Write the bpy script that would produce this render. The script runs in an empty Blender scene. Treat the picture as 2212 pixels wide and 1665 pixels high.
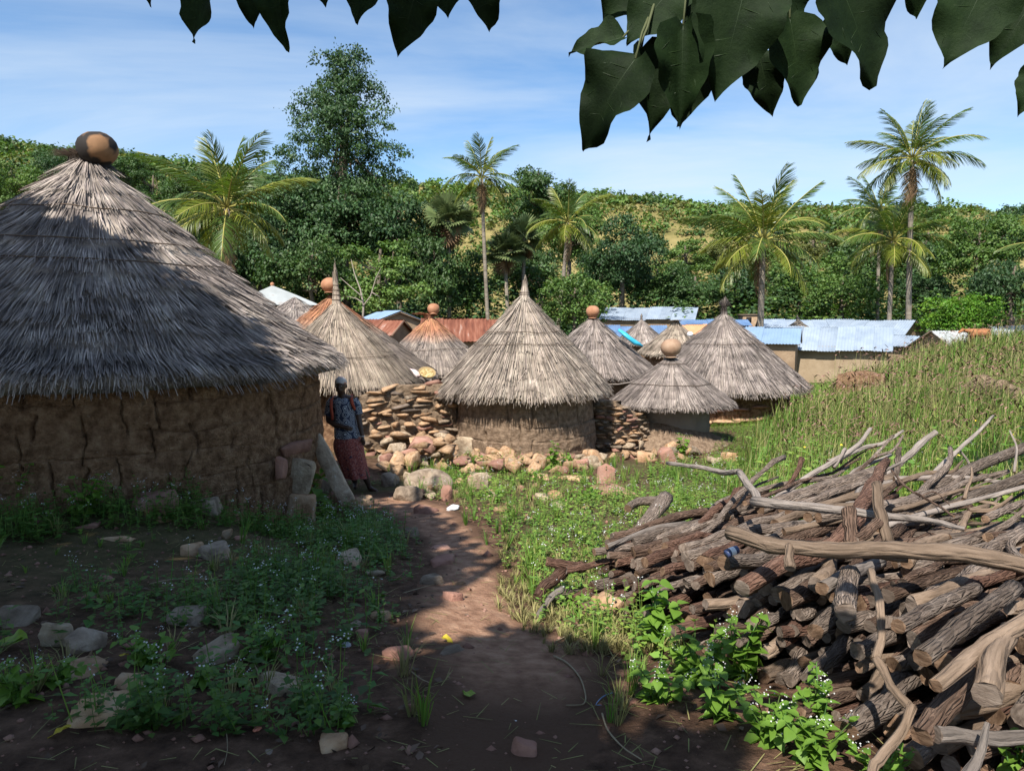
import bpy, bmesh, math, random
import numpy as np
from mathutils import Vector, Matrix, Euler

# ------------------------------------------------------------------ camera, sky, sun, exposure
SC = bpy.context.scene
COL = SC.collection
CAMZ = 1.6
F_PX, CX, CY = 1535.0, 1105.5, 832.5          # focal length and centre of the photograph in a 2211 x 1665 frame
PITCH = math.radians(5.3)
cam_d = bpy.data.cameras.new('camera')
cam_d.sensor_width = 36.0
cam_d.lens = 36.0 * F_PX / 2211.0
cam_d.clip_start, cam_d.clip_end = 0.05, 2000.0
cam = bpy.data.objects.new('camera', cam_d)
cam.location = (0, 0, CAMZ)
cam.rotation_euler = (math.pi / 2 - PITCH, 0, 0)
COL.objects.link(cam)
SC.camera = cam

SUN_EL, SUN_AZ = math.radians(51), math.radians(199)     # azimuth clockwise from +Y: behind the camera, to its left
SUNV = np.array([math.sin(SUN_AZ) * math.cos(SUN_EL), math.cos(SUN_AZ) * math.cos(SUN_EL), math.sin(SUN_EL)])

W = bpy.data.worlds.new('World')
SC.world = W
W.use_nodes = True
nt = W.node_tree
nt.nodes.clear()
wo = nt.nodes.new('ShaderNodeOutputWorld')
bg = nt.nodes.new('ShaderNodeBackground')
sky = nt.nodes.new('ShaderNodeTexSky')
sky.sky_type = 'NISHITA'
sky.sun_disc = False
sky.sun_elevation = SUN_EL
sky.sun_rotation = SUN_AZ
sky.altitude = 300
sky.air_density = 1.0
sky.dust_density = 0.35
sky.ozone_density = 1.6
bg.inputs[1].default_value = 0.112
tc = nt.nodes.new('ShaderNodeTexCoord')
sep = nt.nodes.new('ShaderNodeSeparateXYZ')
nt.links.new(tc.outputs['Generated'], sep.inputs[0])
def wmath(op, a, b=None):
    n = nt.nodes.new('ShaderNodeMath'); n.operation = op
    for k, v in enumerate((a, b)):
        if v is None: continue
        if isinstance(v, (int, float)): n.inputs[k].default_value = v
        else: nt.links.new(v, n.inputs[k])
    return n.outputs[0]
zz = wmath('ADD', wmath('MAXIMUM', sep.outputs[2], 0.0), 0.12)
comb = nt.nodes.new('ShaderNodeCombineXYZ')
nt.links.new(wmath('DIVIDE', sep.outputs[0], zz), comb.inputs[0])
nt.links.new(wmath('DIVIDE', sep.outputs[1], zz), comb.inputs[1])
mp = nt.nodes.new('ShaderNodeMapping')
mp.inputs['Rotation'].default_value = (0, 0, math.radians(-14))
mp.inputs['Scale'].default_value = (0.55, 0.85, 1)
mp.inputs['Location'].default_value = (0.25, 0.62, 0)
nt.links.new(comb.outputs[0], mp.inputs[0])
cn = nt.nodes.new('ShaderNodeTexNoise')
cn.inputs['Scale'].default_value = 1.05
cn.inputs['Detail'].default_value = 8
cn.inputs['Roughness'].default_value = 0.56
cn.inputs['Distortion'].default_value = 0.6
nt.links.new(mp.outputs[0], cn.inputs['Vector'])
cr = nt.nodes.new('ShaderNodeValToRGB')
cr.color_ramp.elements[0].position = 0.38
cr.color_ramp.elements[0].color = (0.0, 0.0, 0.0, 1)
cr.color_ramp.elements[1].position = 0.74
cr.color_ramp.elements[1].color = (0.78, 0.78, 0.78, 1)
nt.links.new(cn.outputs[0], cr.inputs[0])
mx = nt.nodes.new('ShaderNodeMix'); mx.data_type = 'RGBA'
mx.inputs[7].default_value = (4.3, 4.9, 5.5, 1)
nt.links.new(cr.outputs[0], mx.inputs[0])
hsv = nt.nodes.new('ShaderNodeHueSaturation'); hsv.inputs['Saturation'].default_value = 1.18
nt.links.new(sky.outputs[0], hsv.inputs['Color'])
nt.links.new(hsv.outputs[0], mx.inputs[6])
nt.links.new(mx.outputs[2], bg.inputs[0])
nt.links.new(bg.outputs[0], wo.inputs[0])

sun_d = bpy.data.lights.new('sun', 'SUN')
sun_d.energy = 5.0
sun_d.angle = math.radians(0.53)
sun_d.color = (1.0, 0.95, 0.87)
sun_o = bpy.data.objects.new('sun', sun_d)
sun_o.rotation_euler = Vector((-SUNV[0], -SUNV[1], -SUNV[2])).to_track_quat('-Z', 'Y').to_euler()
sun_o.location = (-10, -20, 30)
COL.objects.link(sun_o)

SC.view_settings.view_transform = 'Standard'
SC.view_settings.look = 'None'
SC.view_settings.exposure = 0.74
SC.view_settings.gamma = 1.0
SC.view_settings.use_curve_mapping = False
SC.render.engine = 'CYCLES'
SC.cycles.max_bounces = 6
SC.cycles.diffuse_bounces = 3
SC.cycles.transparent_max_bounces = 4
SC.cycles.use_denoising = True

# ------------------------------------------------------------------ numeric helpers
CP, SP = math.cos(PITCH), math.sin(PITCH)
def ray(u, v):
    x, up = (u - CX) / F_PX, (CY - v) / F_PX
    return np.array([x, CP + up * SP, -SP + up * CP])
def at(u, v, Y):
    d = ray(u, v)
    return np.array([0, 0, CAMZ]) + d * (Y / d[1])
def rng(seed): return np.random.default_rng(seed)

def _hash(ix, iy, iz, seed):
    h = (ix.astype(np.int64) * 374761393 + iy.astype(np.int64) * 668265263 + iz.astype(np.int64) * 1274126177 + seed * 974711) & 0xffffffff
    h = ((h ^ (h >> 13)) * 1274126177) & 0xffffffff
    h = (h ^ (h >> 16)) & 0xffffffff
    return h.astype(np.float64) / 4294967295.0
def vnoise(P, seed=0):
    P = np.asarray(P, float)
    i = np.floor(P).astype(np.int64); f = P - i
    f = f * f * (3 - 2 * f)
    x, y, z = i[..., 0], i[..., 1], i[..., 2]
    r = 0
    for dx in (0, 1):
        for dy in (0, 1):
            for dz in (0, 1):
                w = (f[..., 0] if dx else 1 - f[..., 0]) * (f[..., 1] if dy else 1 - f[..., 1]) * (f[..., 2] if dz else 1 - f[..., 2])
                r = r + w * _hash(x + dx, y + dy, z + dz, seed)
    return r * 2 - 1
def fbm(P, octv=4, seed=0, rough=0.5):
    P = np.asarray(P, float)
    a, s, r = 1.0, 0.0, 0.0
    for k in range(octv):
        r = r + a * vnoise(P * (2 ** k), seed + k); s += a; a *= rough
    return r / s
def P3(x, y, z=0.0):
    x, y, z = np.broadcast_arrays(np.asarray(x, float), np.asarray(y, float), np.asarray(z, float))
    return np.stack([x, y, z], -1)
def sstep(a, b, x):
    t = np.clip((x - a) / (b - a), 0, 1); return t * t * (3 - 2 * t)

# ------------------------------------------------------------------ object helpers
def mesh_np(name, V, Fs, mats=(), smooth=False, midx=None):
    """Fs: one (m,k) index array or a list of them."""
    if not isinstance(Fs, (list, tuple)): Fs = [Fs]
    Fs = [np.asarray(f, dtype=np.int64) for f in Fs if len(f)]
    me = bpy.data.meshes.new(name)
    V = np.asarray(V, dtype=np.float32)
    me.vertices.add(len(V)); me.vertices.foreach_set('co', V.ravel())
    loops = np.concatenate([f.ravel() for f in Fs]).astype(np.int32)
    tot = np.concatenate([np.full(len(f), f.shape[1]) for f in Fs])
    start = np.concatenate([[0], np.cumsum(tot)[:-1]]).astype(np.int32)
    me.loops.add(len(loops)); me.loops.foreach_set('vertex_index', loops)
    me.polygons.add(len(tot)); me.polygons.foreach_set('loop_start', start)
    for m in mats: me.materials.append(m)
    if midx is not None: me.polygons.foreach_set('material_index', np.asarray(midx, dtype=np.int32))
    me.update(calc_edges=True)
    if smooth: me.polygons.foreach_set('use_smooth', np.ones(len(tot), dtype=bool))
    me.validate()
    return me
def tag(o, label=None, cat=None, group=None, kind=None):
    if label: o['label'] = label
    if cat: o['category'] = cat
    if group: o['group'] = group
    if kind: o['kind'] = kind
    return o
def obj(name, me, parent=None, label=None, cat=None, group=None, kind=None, loc=None, rot=None, scale=None):
    o = bpy.data.objects.new(name, me)
    COL.objects.link(o)
    if parent is not None: o.parent = parent
    if loc is not None: o.location = [float(c) for c in loc]
    if rot is not None: o.rotation_euler = [float(c) for c in rot]
    if scale is not None: o.scale = [float(c) for c in scale] if hasattr(scale, '__len__') else (float(scale),) * 3
    return tag(o, label, cat, group, kind)
def empty(name, loc, label=None, cat=None, group=None, rz=0.0):
    o = obj(name, None, None, label, cat, group, None, loc, (0, 0, rz))
    o.empty_display_size = 0.2
    return o
def attr(me, name, vals):
    a = me.attributes.new(name, 'FLOAT', 'POINT')
    a.data.foreach_set('value', np.asarray(vals, dtype=np.float32))

def tube_np(pts, radii, sides=8, cap=True, seed=None, rough=0.0, flat=1.0):
    """returns V, quads, caps(list of ngons) for a tube along pts"""
    pts = np.asarray(pts, float); n = len(pts)
    radii = np.broadcast_to(np.asarray(radii, float), (n,))
    T = np.gradient(pts, axis=0); T /= np.linalg.norm(T, axis=1)[:, None] + 1e-9
    ref = np.array([0, 0, 1.0]) if abs(T[0][2]) < 0.9 else np.array([0, 1.0, 0])
    V = []
    N = np.cross(ref, T[0]); N /= np.linalg.norm(N)
    a = np.linspace(0, 2 * math.pi, sides, endpoint=False)
    for k in range(n):
        N = N - T[k] * N.dot(T[k]); N /= np.linalg.norm(N) + 1e-9
        B = np.cross(T[k], N)
        V.append(pts[k] + radii[k] * (np.cos(a)[:, None] * N * flat + np.sin(a)[:, None] * B))
    V = np.array(V)
    if seed is not None and rough > 0:
        nz = fbm(P3(np.cos(a)[None, :] * 1.3, np.sin(a)[None, :] * 1.3, (np.arange(n) * 0.45)[:, None]) + seed * 7.3, 3, seed)
        ctr = pts[:, None, :]
        V = ctr + (V - ctr) * (1 + rough * nz)[..., None]
    V = V.reshape(-1, 3)
    Q = []
    for k in range(n - 1):
        for s in range(sides):
            s2 = (s + 1) % sides
            Q.append((k * sides + s, k * sides + s2, (k + 1) * sides + s2, (k + 1) * sides + s))
    caps = [list(range(sides))[::-1], [(n - 1) * sides + s for s in range(sides)]] if cap else []
    return V, np.array(Q), caps
class MB:
    """collects pieces into one mesh"""
    def __init__(s): s.V = []; s.F = {}; s.M = {}; s.n = 0
    def add(s, V, F, m=0):
        V = np.asarray(V, float).reshape(-1, 3); F = np.asarray(F, dtype=np.int64)
        if F.ndim == 1: F = F[None, :]
        k = F.shape[1]
        s.F.setdefault(k, []).append(F + s.n); s.M.setdefault(k, []).append(np.full(len(F), m))
        s.V.append(V); s.n += len(V)
    def tube(s, pts, radii, sides=8, m=0, mcap=None, **kw):
        V, Q, caps = tube_np(pts, radii, sides, **kw)
        base = s.n
        s.add(V, Q, m)
        for c in caps:
            s.F.setdefault(len(c), []).append(np.array([c]) + base); s.M.setdefault(len(c), []).append(np.full(1, m if mcap is None else mcap))
    def box(s, c, size, m=0, rz=0.0):
        x, y, z = [q / 2 for q in size]
        V = np.array([(-x, -y, -z), (x, -y, -z), (x, y, -z), (-x, y, -z), (-x, -y, z), (x, -y, z), (x, y, z), (-x, y, z)])
        if rz: V[:, :2] = V[:, :2] @ np.array([[math.cos(rz), math.sin(rz)], [-math.sin(rz), math.cos(rz)]])
        s.add(V + np.array(c), [(0, 3, 2, 1), (4, 5, 6, 7), (0, 1, 5, 4), (1, 2, 6, 5), (2, 3, 7, 6), (3, 0, 4, 7)], m)
    def mesh(s, name, mats, smooth=False):
        ks = sorted(s.F)
        return mesh_np(name, np.concatenate(s.V), [np.concatenate(s.F[k]) for k in ks], mats, smooth, np.concatenate([np.concatenate(s.M[k]) for k in ks]))
def lathe_np(prof, sides=24, tilt=None):
    prof = np.asarray(prof, float); a = np.linspace(0, 2 * math.pi, sides, endpoint=False)
    V = np.stack([prof[:, 0:1] * np.cos(a), prof[:, 0:1] * np.sin(a), np.repeat(prof[:, 1:2], sides, 1)], -1).reshape(-1, 3)
    Q = [(k * sides + s, k * sides + (s + 1) % sides, (k + 1) * sides + (s + 1) % sides, (k + 1) * sides + s) for k in range(len(prof) - 1) for s in range(sides)]
    return V, np.array(Q)

# ------------------------------------------------------------------ materials
def pmat(name, cols, scale=4.0, detail=5.0, rough=0.9, bump=0.0, bscale=30.0, bdist=0.02, stretch=(1, 1, 1), island=0.0, objrand=0.0,
         coord='Object', lo=0.3, hi=0.7, spec=0.25, trans=0.0, zgrad=None, metal=0.0, huevar=0.0, spots=None, tcol=None, attrmix=None, vor=None, distort=0.0):
    m = bpy.data.materials.new(name); m.use_nodes = True
    t = m.node_tree; N = t.nodes; L = t.links; N.clear()
    out = N.new('ShaderNodeOutputMaterial'); b = N.new('ShaderNodeBsdfPrincipled')
    b.inputs['Roughness'].default_value = rough; b.inputs['Metallic'].default_value = metal
    b.inputs['Specular IOR Level'].default_value = spec
    co = N.new('ShaderNodeTexCoord'); mp = N.new('ShaderNodeMapping'); mp.inputs['Scale'].default_value = stretch
    if coord == 'bark':
        at_ = N.new('ShaderNodeAttribute'); at_.attribute_name = 'bark'; L.new(at_.outputs['Vector'], mp.inputs[0])
    elif coord == 'World':
        gp = N.new('ShaderNodeNewGeometry'); L.new(gp.outputs['Position'], mp.inputs[0])
    else: L.new(co.outputs[coord], mp.inputs[0])
    vec = mp.outputs[0]
    if objrand:
        oi = N.new('ShaderNodeObjectInfo'); ad = N.new('ShaderNodeVectorMath'); ad.operation = 'MULTIPLY_ADD'
        cb = N.new('ShaderNodeCombineXYZ')
        for k in range(3): L.new(oi.outputs['Random'], cb.inputs[k])
        L.new(cb.outputs[0], ad.inputs[0]); ad.inputs[1].default_value = (37, 53, 71); L.new(vec, ad.inputs[2]); vec = ad.outputs[0]
    nz = N.new('ShaderNodeTexNoise'); nz.inputs['Scale'].default_value = scale; nz.inputs['Detail'].default_value = detail; nz.inputs['Roughness'].default_value = 0.62
    nz.inputs['Distortion'].default_value = distort
    L.new(vec, nz.inputs['Vector'])
    rp = N.new('ShaderNodeValToRGB'); e = rp.color_ramp.elements
    n = len(cols)
    for k, c in enumerate(cols):
        p = lo + (hi - lo) * k / max(1, n - 1)
        el = e[k] if k < 2 else e.new(p)
        el.position = p; el.color = (*c, 1)
    L.new(nz.outputs[0], rp.inputs[0])
    colr = rp.outputs[0]
    def mixc(f, a, c, mode='MIX'):
        x = N.new('ShaderNodeMix'); x.data_type = 'RGBA'; x.blend_type = mode
        if isinstance(f, float): x.inputs[0].default_value = f
        else: L.new(f, x.inputs[0])
        for k, q in ((6, a), (7, c)):
            if isinstance(q, tuple): x.inputs[k].default_value = (*q, 1)
            else: L.new(q, x.inputs[k])
        return x.outputs[2]
    def mrange(v, a, c, d, f):
        x = N.new('ShaderNodeMapRange'); L.new(v, x.inputs[0])
        for k, q in enumerate((a, c, d, f)): x.inputs[k + 1].default_value = q
        return x.outputs[0]
    if zgrad:        # (z0, z1, colour, noise amount): another colour by height on the thing itself
        sp = N.new('ShaderNodeSeparateXYZ'); L.new(co.outputs['Object'], sp.inputs[0])
        ad = N.new('ShaderNodeMath'); ad.operation = 'MULTIPLY_ADD'; L.new(nz.outputs[0], ad.inputs[0]); ad.inputs[1].default_value = zgrad[3]; L.new(sp.outputs[2], ad.inputs[2])
        colr = mixc(mrange(ad.outputs[0], zgrad[0] + zgrad[3] * .5, zgrad[1] + zgrad[3] * .5, 0, 1), colr, mixc(0.65, colr, zgrad[2]))
    if spots:        # (scale, threshold, colour)
        s2 = N.new('ShaderNodeTexNoise'); s2.inputs['Scale'].default_value = spots[0]; s2.inputs['Detail'].default_value = 3; L.new(vec, s2.inputs['Vector'])
        colr = mixc(mrange(s2.outputs[0], spots[1], spots[1] + 0.06, 0, 1), colr, spots[2])
    if attrmix:      # (attribute, colour)
        an = N.new('ShaderNodeAttribute'); an.attribute_name = attrmix[0]
        colr = mixc(an.outputs['Fac'], colr, attrmix[1])
    if island or huevar:
        ge = N.new('ShaderNodeNewGeometry')
        hs = N.new('ShaderNodeHueSaturation'); L.new(colr, hs.inputs['Color'])
        L.new(mrange(ge.outputs['Random Per Island'], 0, 1, 1 - island, 1 + island), hs.inputs['Value'])
        if huevar:
            mu = N.new('ShaderNodeMath'); mu.operation = 'MULTIPLY'; mu.inputs[1].default_value = 7.31; L.new(ge.outputs['Random Per Island'], mu.inputs[0])
            fr = N.new('ShaderNodeMath'); fr.operation = 'FRACT'; L.new(mu.outputs[0], fr.inputs[0])
            L.new(mrange(fr.outputs[0], 0, 1, 0.5 - huevar, 0.5 + huevar), hs.inputs['Hue'])
        colr = hs.outputs[0]
    if objrand:
        hs = N.new('ShaderNodeHueSaturation'); L.new(colr, hs.inputs['Color'])
        L.new(mrange(oi.outputs['Random'], 0, 1, 1 - objrand, 1 + objrand), hs.inputs['Value']); colr = hs.outputs[0]
    L.new(colr, b.inputs['Base Color'])
    if bump:
        b2 = N.new('ShaderNodeTexNoise'); b2.inputs['Scale'].default_value = bscale; b2.inputs['Detail'].default_value = 6; b2.inputs['Roughness'].default_value = 0.65
        L.new(vec, b2.inputs['Vector'])
        h = b2.outputs[0]
        if vor:
            vo = N.new('ShaderNodeTexVoronoi'); vo.feature = 'DISTANCE_TO_EDGE'; vo.inputs['Scale'].default_value = vor; L.new(vec, vo.inputs['Vector'])
            ad = N.new('ShaderNodeMath'); ad.operation = 'ADD'; L.new(h, ad.inputs[0])
            L.new(mrange(vo.outputs['Distance'], 0, 0.25, 0, 0.8), ad.inputs[1]); h = ad.outputs[0]
        bn = N.new('ShaderNodeBump'); bn.inputs['Strength'].default_value = bump; bn.inputs['Distance'].default_value = bdist
        L.new(h, bn.inputs['Height']); L.new(bn.outputs[0], b.inputs['Normal'])
    sh = b.outputs[0]
    if trans:
        tr = N.new('ShaderNodeBsdfTranslucent')
        if tcol: L.new(mixc(1.0, colr, tcol, 'MULTIPLY'), tr.inputs[0])
        else: L.new(colr, tr.inputs[0])
        ms = N.new('ShaderNodeMixShader'); ms.inputs[0].default_value = trans
        L.new(b.outputs[0], ms.inputs[1]); L.new(tr.outputs[0], ms.inputs[2]); sh = ms.outputs[0]
    L.new(sh, out.inputs[0])
    return m
# ------------------------------------------------------------------ terrain
ANCH = np.array([
    (0, 0, 0), (-3, 1, .05), (3, .5, .05), (0, 2.4, 0), (-1.6, 3, 0), (1.5, 2.4, 0), (-6, 3, .12), (6, 2, .15), (0, -8, .1), (-12, -6, .4), (12, -6, .4),
    (-2.4, 10, -.84), (-2.3, 9.1, -.72), (-4.2, 6.1, -.06), (-3.2, 6.7, -.24), (-5.6, 6.0, .02), (-3.0, 5.2, -.12), (-7.5, 6.5, -.05), (-4.95, 8.5, -.4), (-2.6, 7.2, -.45), (.37, 4.6, -.3), (0, 7, -.52), (1.6, 7, -.5), (2.4, 5, -.25),
    (.2, 12.7, -1.0), (.2, 16, -1.1), (-1.9, 13.3, -.98), (-4, 15, -1.0), (3.6, 14.6, -1.1), (3.6, 16.6, -1.12), (6, 19.5, -1.25), (0, 10, -.84), (2, 10, -.83), (4, 10, -.72), (5.5, 13, -.95),
    (4.5, 6.5, -.2), (8, 9, -.25), (8, 14, -.6), (8.8, 18, -.75), (12, 20, -.35), (16, 20, .1), (12, 29, -1.75), (14.5, 34, -1.85), (18.8, 29, .25), (24, 27, .5), (15, 40, -1.8), (19, 40, -1.75), (26, 40, -1.0), (30, 20, .6),
    (0, 24, -1.3), (0, 40, -1.7), (-10, 30, -1.3), (-14, 12, .2), (-20, 40, -1.3), (-40, 30, .5), (-45, 70, 0), (0, 70, -1.6), (40, 70, -1.2), (45, 40, 0), (70, 60, 0), (-80, 60, 1), (-60, 0, 1), (60, 0, 1)], float)
_A = ANCH[:, :2]
_n = len(ANCH)
_Kg = -np.linalg.norm(_A[:, None] - _A[None], axis=2) - np.eye(_n) * 0.5
_M = np.zeros((_n + 1, _n + 1)); _M[:_n, :_n] = _Kg; _M[:_n, _n] = 1; _M[_n, :_n] = 1
_C = np.linalg.solve(_M, np.concatenate([ANCH[:, 2], [0]]))
def base_z(x, y):
    x, y = np.broadcast_arrays(np.asarray(x, float), np.asarray(y, float)); sh = x.shape
    q = np.stack([x.ravel(), y.ravel()], 1); r = np.zeros(len(q))
    for s in range(0, len(q), 20000):
        d = np.linalg.norm(q[s:s + 20000, None] - _A[None], axis=2)
        r[s:s + 20000] = -d @ _C[:_n] + _C[_n]
    return r.reshape(sh)
# skyline of the photograph: (u, v) -> ridge height by bearing
_SKU = np.array([-900, 0, 130, 300, 480, 620, 900, 1130, 1300, 1500, 1700, 1900, 2100, 2211, 3200], float)
_SKV = np.array([300, 322, 338, 352, 372, 388, 398, 410, 424, 432, 440, 448, 458, 462, 470], float)
def hill_z(x, y):
    yy = np.maximum(y, 1.0)
    u = CX + F_PX * x / yy
    v = np.interp(u, _SKU, _SKV)
    zr = (690 - v) / F_PX * 175
    k = sstep(66, 178, y)
    nz = fbm(P3(x / 26, y / 26), 4, 5) * 2.6 * sstep(70, 110, y)
    return zr * (0.30 * k + 0.70 * k ** 1.4) + nz * 0.8 - 8 * sstep(185, 260, y)
def gz(x, y):
    z = base_z(x, y)
    x = np.asarray(x, float); y = np.asarray(y, float)
    z = z + 0.035 * fbm(P3(x * 1.4, y * 1.4), 4, 3) + 0.012 * fbm(P3(x * 6, y * 6), 3, 8)
    return z + np.where(y > 66, hill_z(x, y), 0)
def gz1(x, y): return float(gz(np.array([x]), np.array([y]))[0])
def hit(u, v):
    """where the sight line through (u, v) meets the ground"""
    d = ray(u, v); ts = np.concatenate([np.linspace(1.2, 30, 600), np.linspace(30.2, 250, 700)])
    p = np.array([0, 0, CAMZ])[None] + d[None] * ts[:, None]
    g = gz(p[:, 0], p[:, 1])
    k = int(np.argmax(p[:, 2] < g))
    return np.array([p[k, 0], p[k, 1], g[k]])

PATH_PX = [(800, 1075), (900, 1100), (985, 1170), (1005, 1240), (1000, 1300), (1045, 1380), (1120, 1440), (1130, 1530), (1090, 1640)]
PATH = np.array([hit(*p)[:2] for p in PATH_PX] + [(-.1, 1.2), (-.3, -2)])
PATH_W = np.array([.5, .46, .28, .28, .34, .42, .46, .40, .3, .25, .2])
def path_d(x, y):
    """distance to the path edge (negative inside)"""
    q = np.stack([np.asarray(x, float).ravel(), np.asarray(y, float).ravel()], 1); best = np.full(len(q), 1e9)
    for a, b, wa, wb in zip(PATH[:-1], PATH[1:], PATH_W[:-1], PATH_W[1:]):
        t = np.clip(((q - a) @ (b - a)) / ((b - a) @ (b - a)), 0, 1)
        best = np.minimum(best, np.linalg.norm(q - (a + t[:, None] * (b - a)), axis=1) - (wa + t * (wb - wa)))
    return best.reshape(np.shape(x))

def sheet(xs, ys, fz):
    X, Y = np.meshgrid(xs, ys); Z = fz(X, Y)
    V = np.stack([X, Y, Z], -1).reshape(-1, 3); nx, ny = len(xs), len(ys)
    i = (np.arange(ny - 1)[:, None] * nx + np.arange(nx - 1)[None]).ravel()
    return V, np.stack([i, i + 1, i + nx + 1, i + nx], 1)
M_soil = pmat('soil', [(.042, .023, .014), (.10, .057, .036), (.19, .112, .072)], 9, 10, .95, .9, 30, .04, coord='World', spec=.12, attrmix=('grassy', (.075, .085, .03)))
M_path = pmat('trodden_earth', [(.17, .09, .056), (.30, .17, .108), (.42, .26, .17)], 10, 10, .95, .8, 34, .03, coord='World', spec=.12, attrmix=('edge', (.10, .057, .036)))
M_hill = pmat('hill_ground', [(.12, .11, .038), (.22, .18, .07), (.33, .26, .115)], .12, 8, .95, .4, .6, .5, coord='World', spec=.1)
xs = np.concatenate([np.linspace(-90, -14, 26), np.linspace(-13, -5, 22), np.linspace(-4.9, 6.1, 130), np.linspace(6.3, 20, 50), np.linspace(21, 95, 30)])
ys = np.concatenate([np.linspace(-14, 1, 16), np.linspace(1.2, 8, 110), np.linspace(8.1, 20, 80), np.linspace(20.5, 70, 60)])
V, Q = sheet(xs, ys, gz)
me = mesh_np('ground', V, Q, [M_soil], True)
attr(me, 'grassy', 0.55 * sstep(.1, .7, path_d(V[:, 0], V[:, 1])) * sstep(-.5, .2, fbm(P3(V[:, 0] * .8, V[:, 1] * .8), 3, 21)) * sstep(3.0, 5.5, V[:, 1]) + .5 * sstep(.02, .08, V[:, 0] / np.maximum(V[:, 1], 1) - .33) * sstep(7, 9, V[:, 1]))
ground = obj('ground', me, kind='structure')
V, Q = sheet(np.linspace(-230, 260, 130), np.linspace(69, 262, 90), gz)
hill = obj('hill', mesh_np('hill', V, Q, [M_hill], True), kind='structure')
# the trodden path: a thin ribbon of bare earth that follows the ground
n = 160
seg = np.linspace(0, len(PATH) - 1, n)
cx = np.interp(seg, range(len(PATH)), PATH[:, 0]); cy = np.interp(seg, range(len(PATH)), PATH[:, 1]); cw = np.interp(seg, range(len(PATH)), PATH_W)
for _ in range(6):
    cx[1:-1] = (cx[:-2] + cx[1:-1] * 2 + cx[2:]) / 4; cy[1:-1] = (cy[:-2] + cy[1:-1] * 2 + cy[2:]) / 4
T = np.stack([np.gradient(cx), np.gradient(cy)], 1); T /= np.linalg.norm(T, axis=1)[:, None]
NB = np.stack([-T[:, 1], T[:, 0]], 1)
ac = np.linspace(-1.25, 1.25, 17)
wj = cw[:, None] * ac[None] * (1 + .22 * fbm(P3(seg[:, None] * 2.1, np.sign(ac)[None] * 3), 3, 12))
PX = cx[:, None] + NB[:, 0:1] * wj; PY = cy[:, None] + NB[:, 1:2] * wj
PZ = gz(PX, PY) + .006 - .02 * sstep(.9, 1.25, np.abs(ac))[None]
V = np.stack([PX, PY, PZ], -1).reshape(-1, 3)
i = (np.arange(n - 1)[:, None] * 17 + np.arange(16)[None]).ravel()
me = mesh_np('path', V, np.stack([i, i + 1, i + 18, i + 17], 1), [M_path], True)
attr(me, 'edge', np.clip(sstep(.40, 1.05, np.abs(ac) + .35 * fbm(P3(PX * 3, PY * 3), 3, 7)) + sstep(6.0, 7.4, seg)[:, None], 0, 1).ravel())
obj('path', me, kind='structure')
# ------------------------------------------------------------------ thatched huts
M_wall_dark = pmat('mud_wall_brown', [(.11, .058, .031), (.27, .155, .088), (.43, .275, .165)], 11, 10, .95, 1.0, 45, .07, coord='World', spec=.1, spots=(34, .71, (.42, .34, .25)))  # fine dark noise: shade of small pits painted into the mud colour
M_wall_grey = pmat('mud_wall_greybrown', [(.12, .08, .052), (.25, .175, .118), (.38, .275, .19)], 12, 10, .95, 1.0, 45, .05, coord='World', spec=.1, spots=(26, .73, (.45, .36, .26)))  # pit shade painted in by fine colour noise here too
M_wall_plaster = pmat('grey_plaster', [(.20, .17, .14), (.26, .22, .18)], 3, 7, .9, .35, 30, .012, coord='World', spec=.15)
M_th = {}
def thatch_mat(name, cols, zg=None, isl=.5):
    M_th[name] = pmat('thatch_' + name, cols, 3.0, 6, .85, .3, 60, .01, island=isl, lo=.32, hi=.68, spec=.12, zgrad=zg, huevar=.012)
    return M_th[name]
thatch_mat('big', [(.125, .105, .095), (.255, .215, .19), (.41, .35, .30)], isl=.48)
thatch_mat('centre', [(.15, .122, .10), (.27, .222, .18), (.385, .325, .265)], isl=.6)
thatch_mat('grey', [(.13, .108, .095), (.22, .183, .16), (.32, .27, .235)], isl=.6)
thatch_mat('rust1', [(.13, .108, .092), (.21, .17, .14), (.30, .24, .19)], zg=(1.0, 1.45, (.40, .155, .06), .4))
thatch_mat('rust2', [(.15, .125, .11), (.23, .19, .16), (.32, .265, .22)], zg=(.85, 1.25, (.42, .155, .055), .4))
thatch_mat('new', [(.17, .134, .103), (.275, .222, .172), (.38, .315, .245)])
M_rope = pmat('dark_binding', [(.07, .05, .04), (.15, .11, .08)], 20, 4, .9)
M_clay = pmat('red_clay', [(.26, .115, .06), (.36, .17, .09), (.42, .22, .13)], 5, 6, .75, .2, 50, .005, spec=.3)
M_claybrown = pmat('brown_clay', [(.22, .135, .085), (.31, .195, .125), (.36, .25, .17)], 5, 6, .75, .2, 50, .005, spec=.3)
M_claysoot = pmat('sooty_clay', [(.19, .10, .048), (.28, .155, .078)], 6, 6, .8, .3, 50, .005, spec=.3, spots=(2.6, .455, (.02, .016, .014)))

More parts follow.
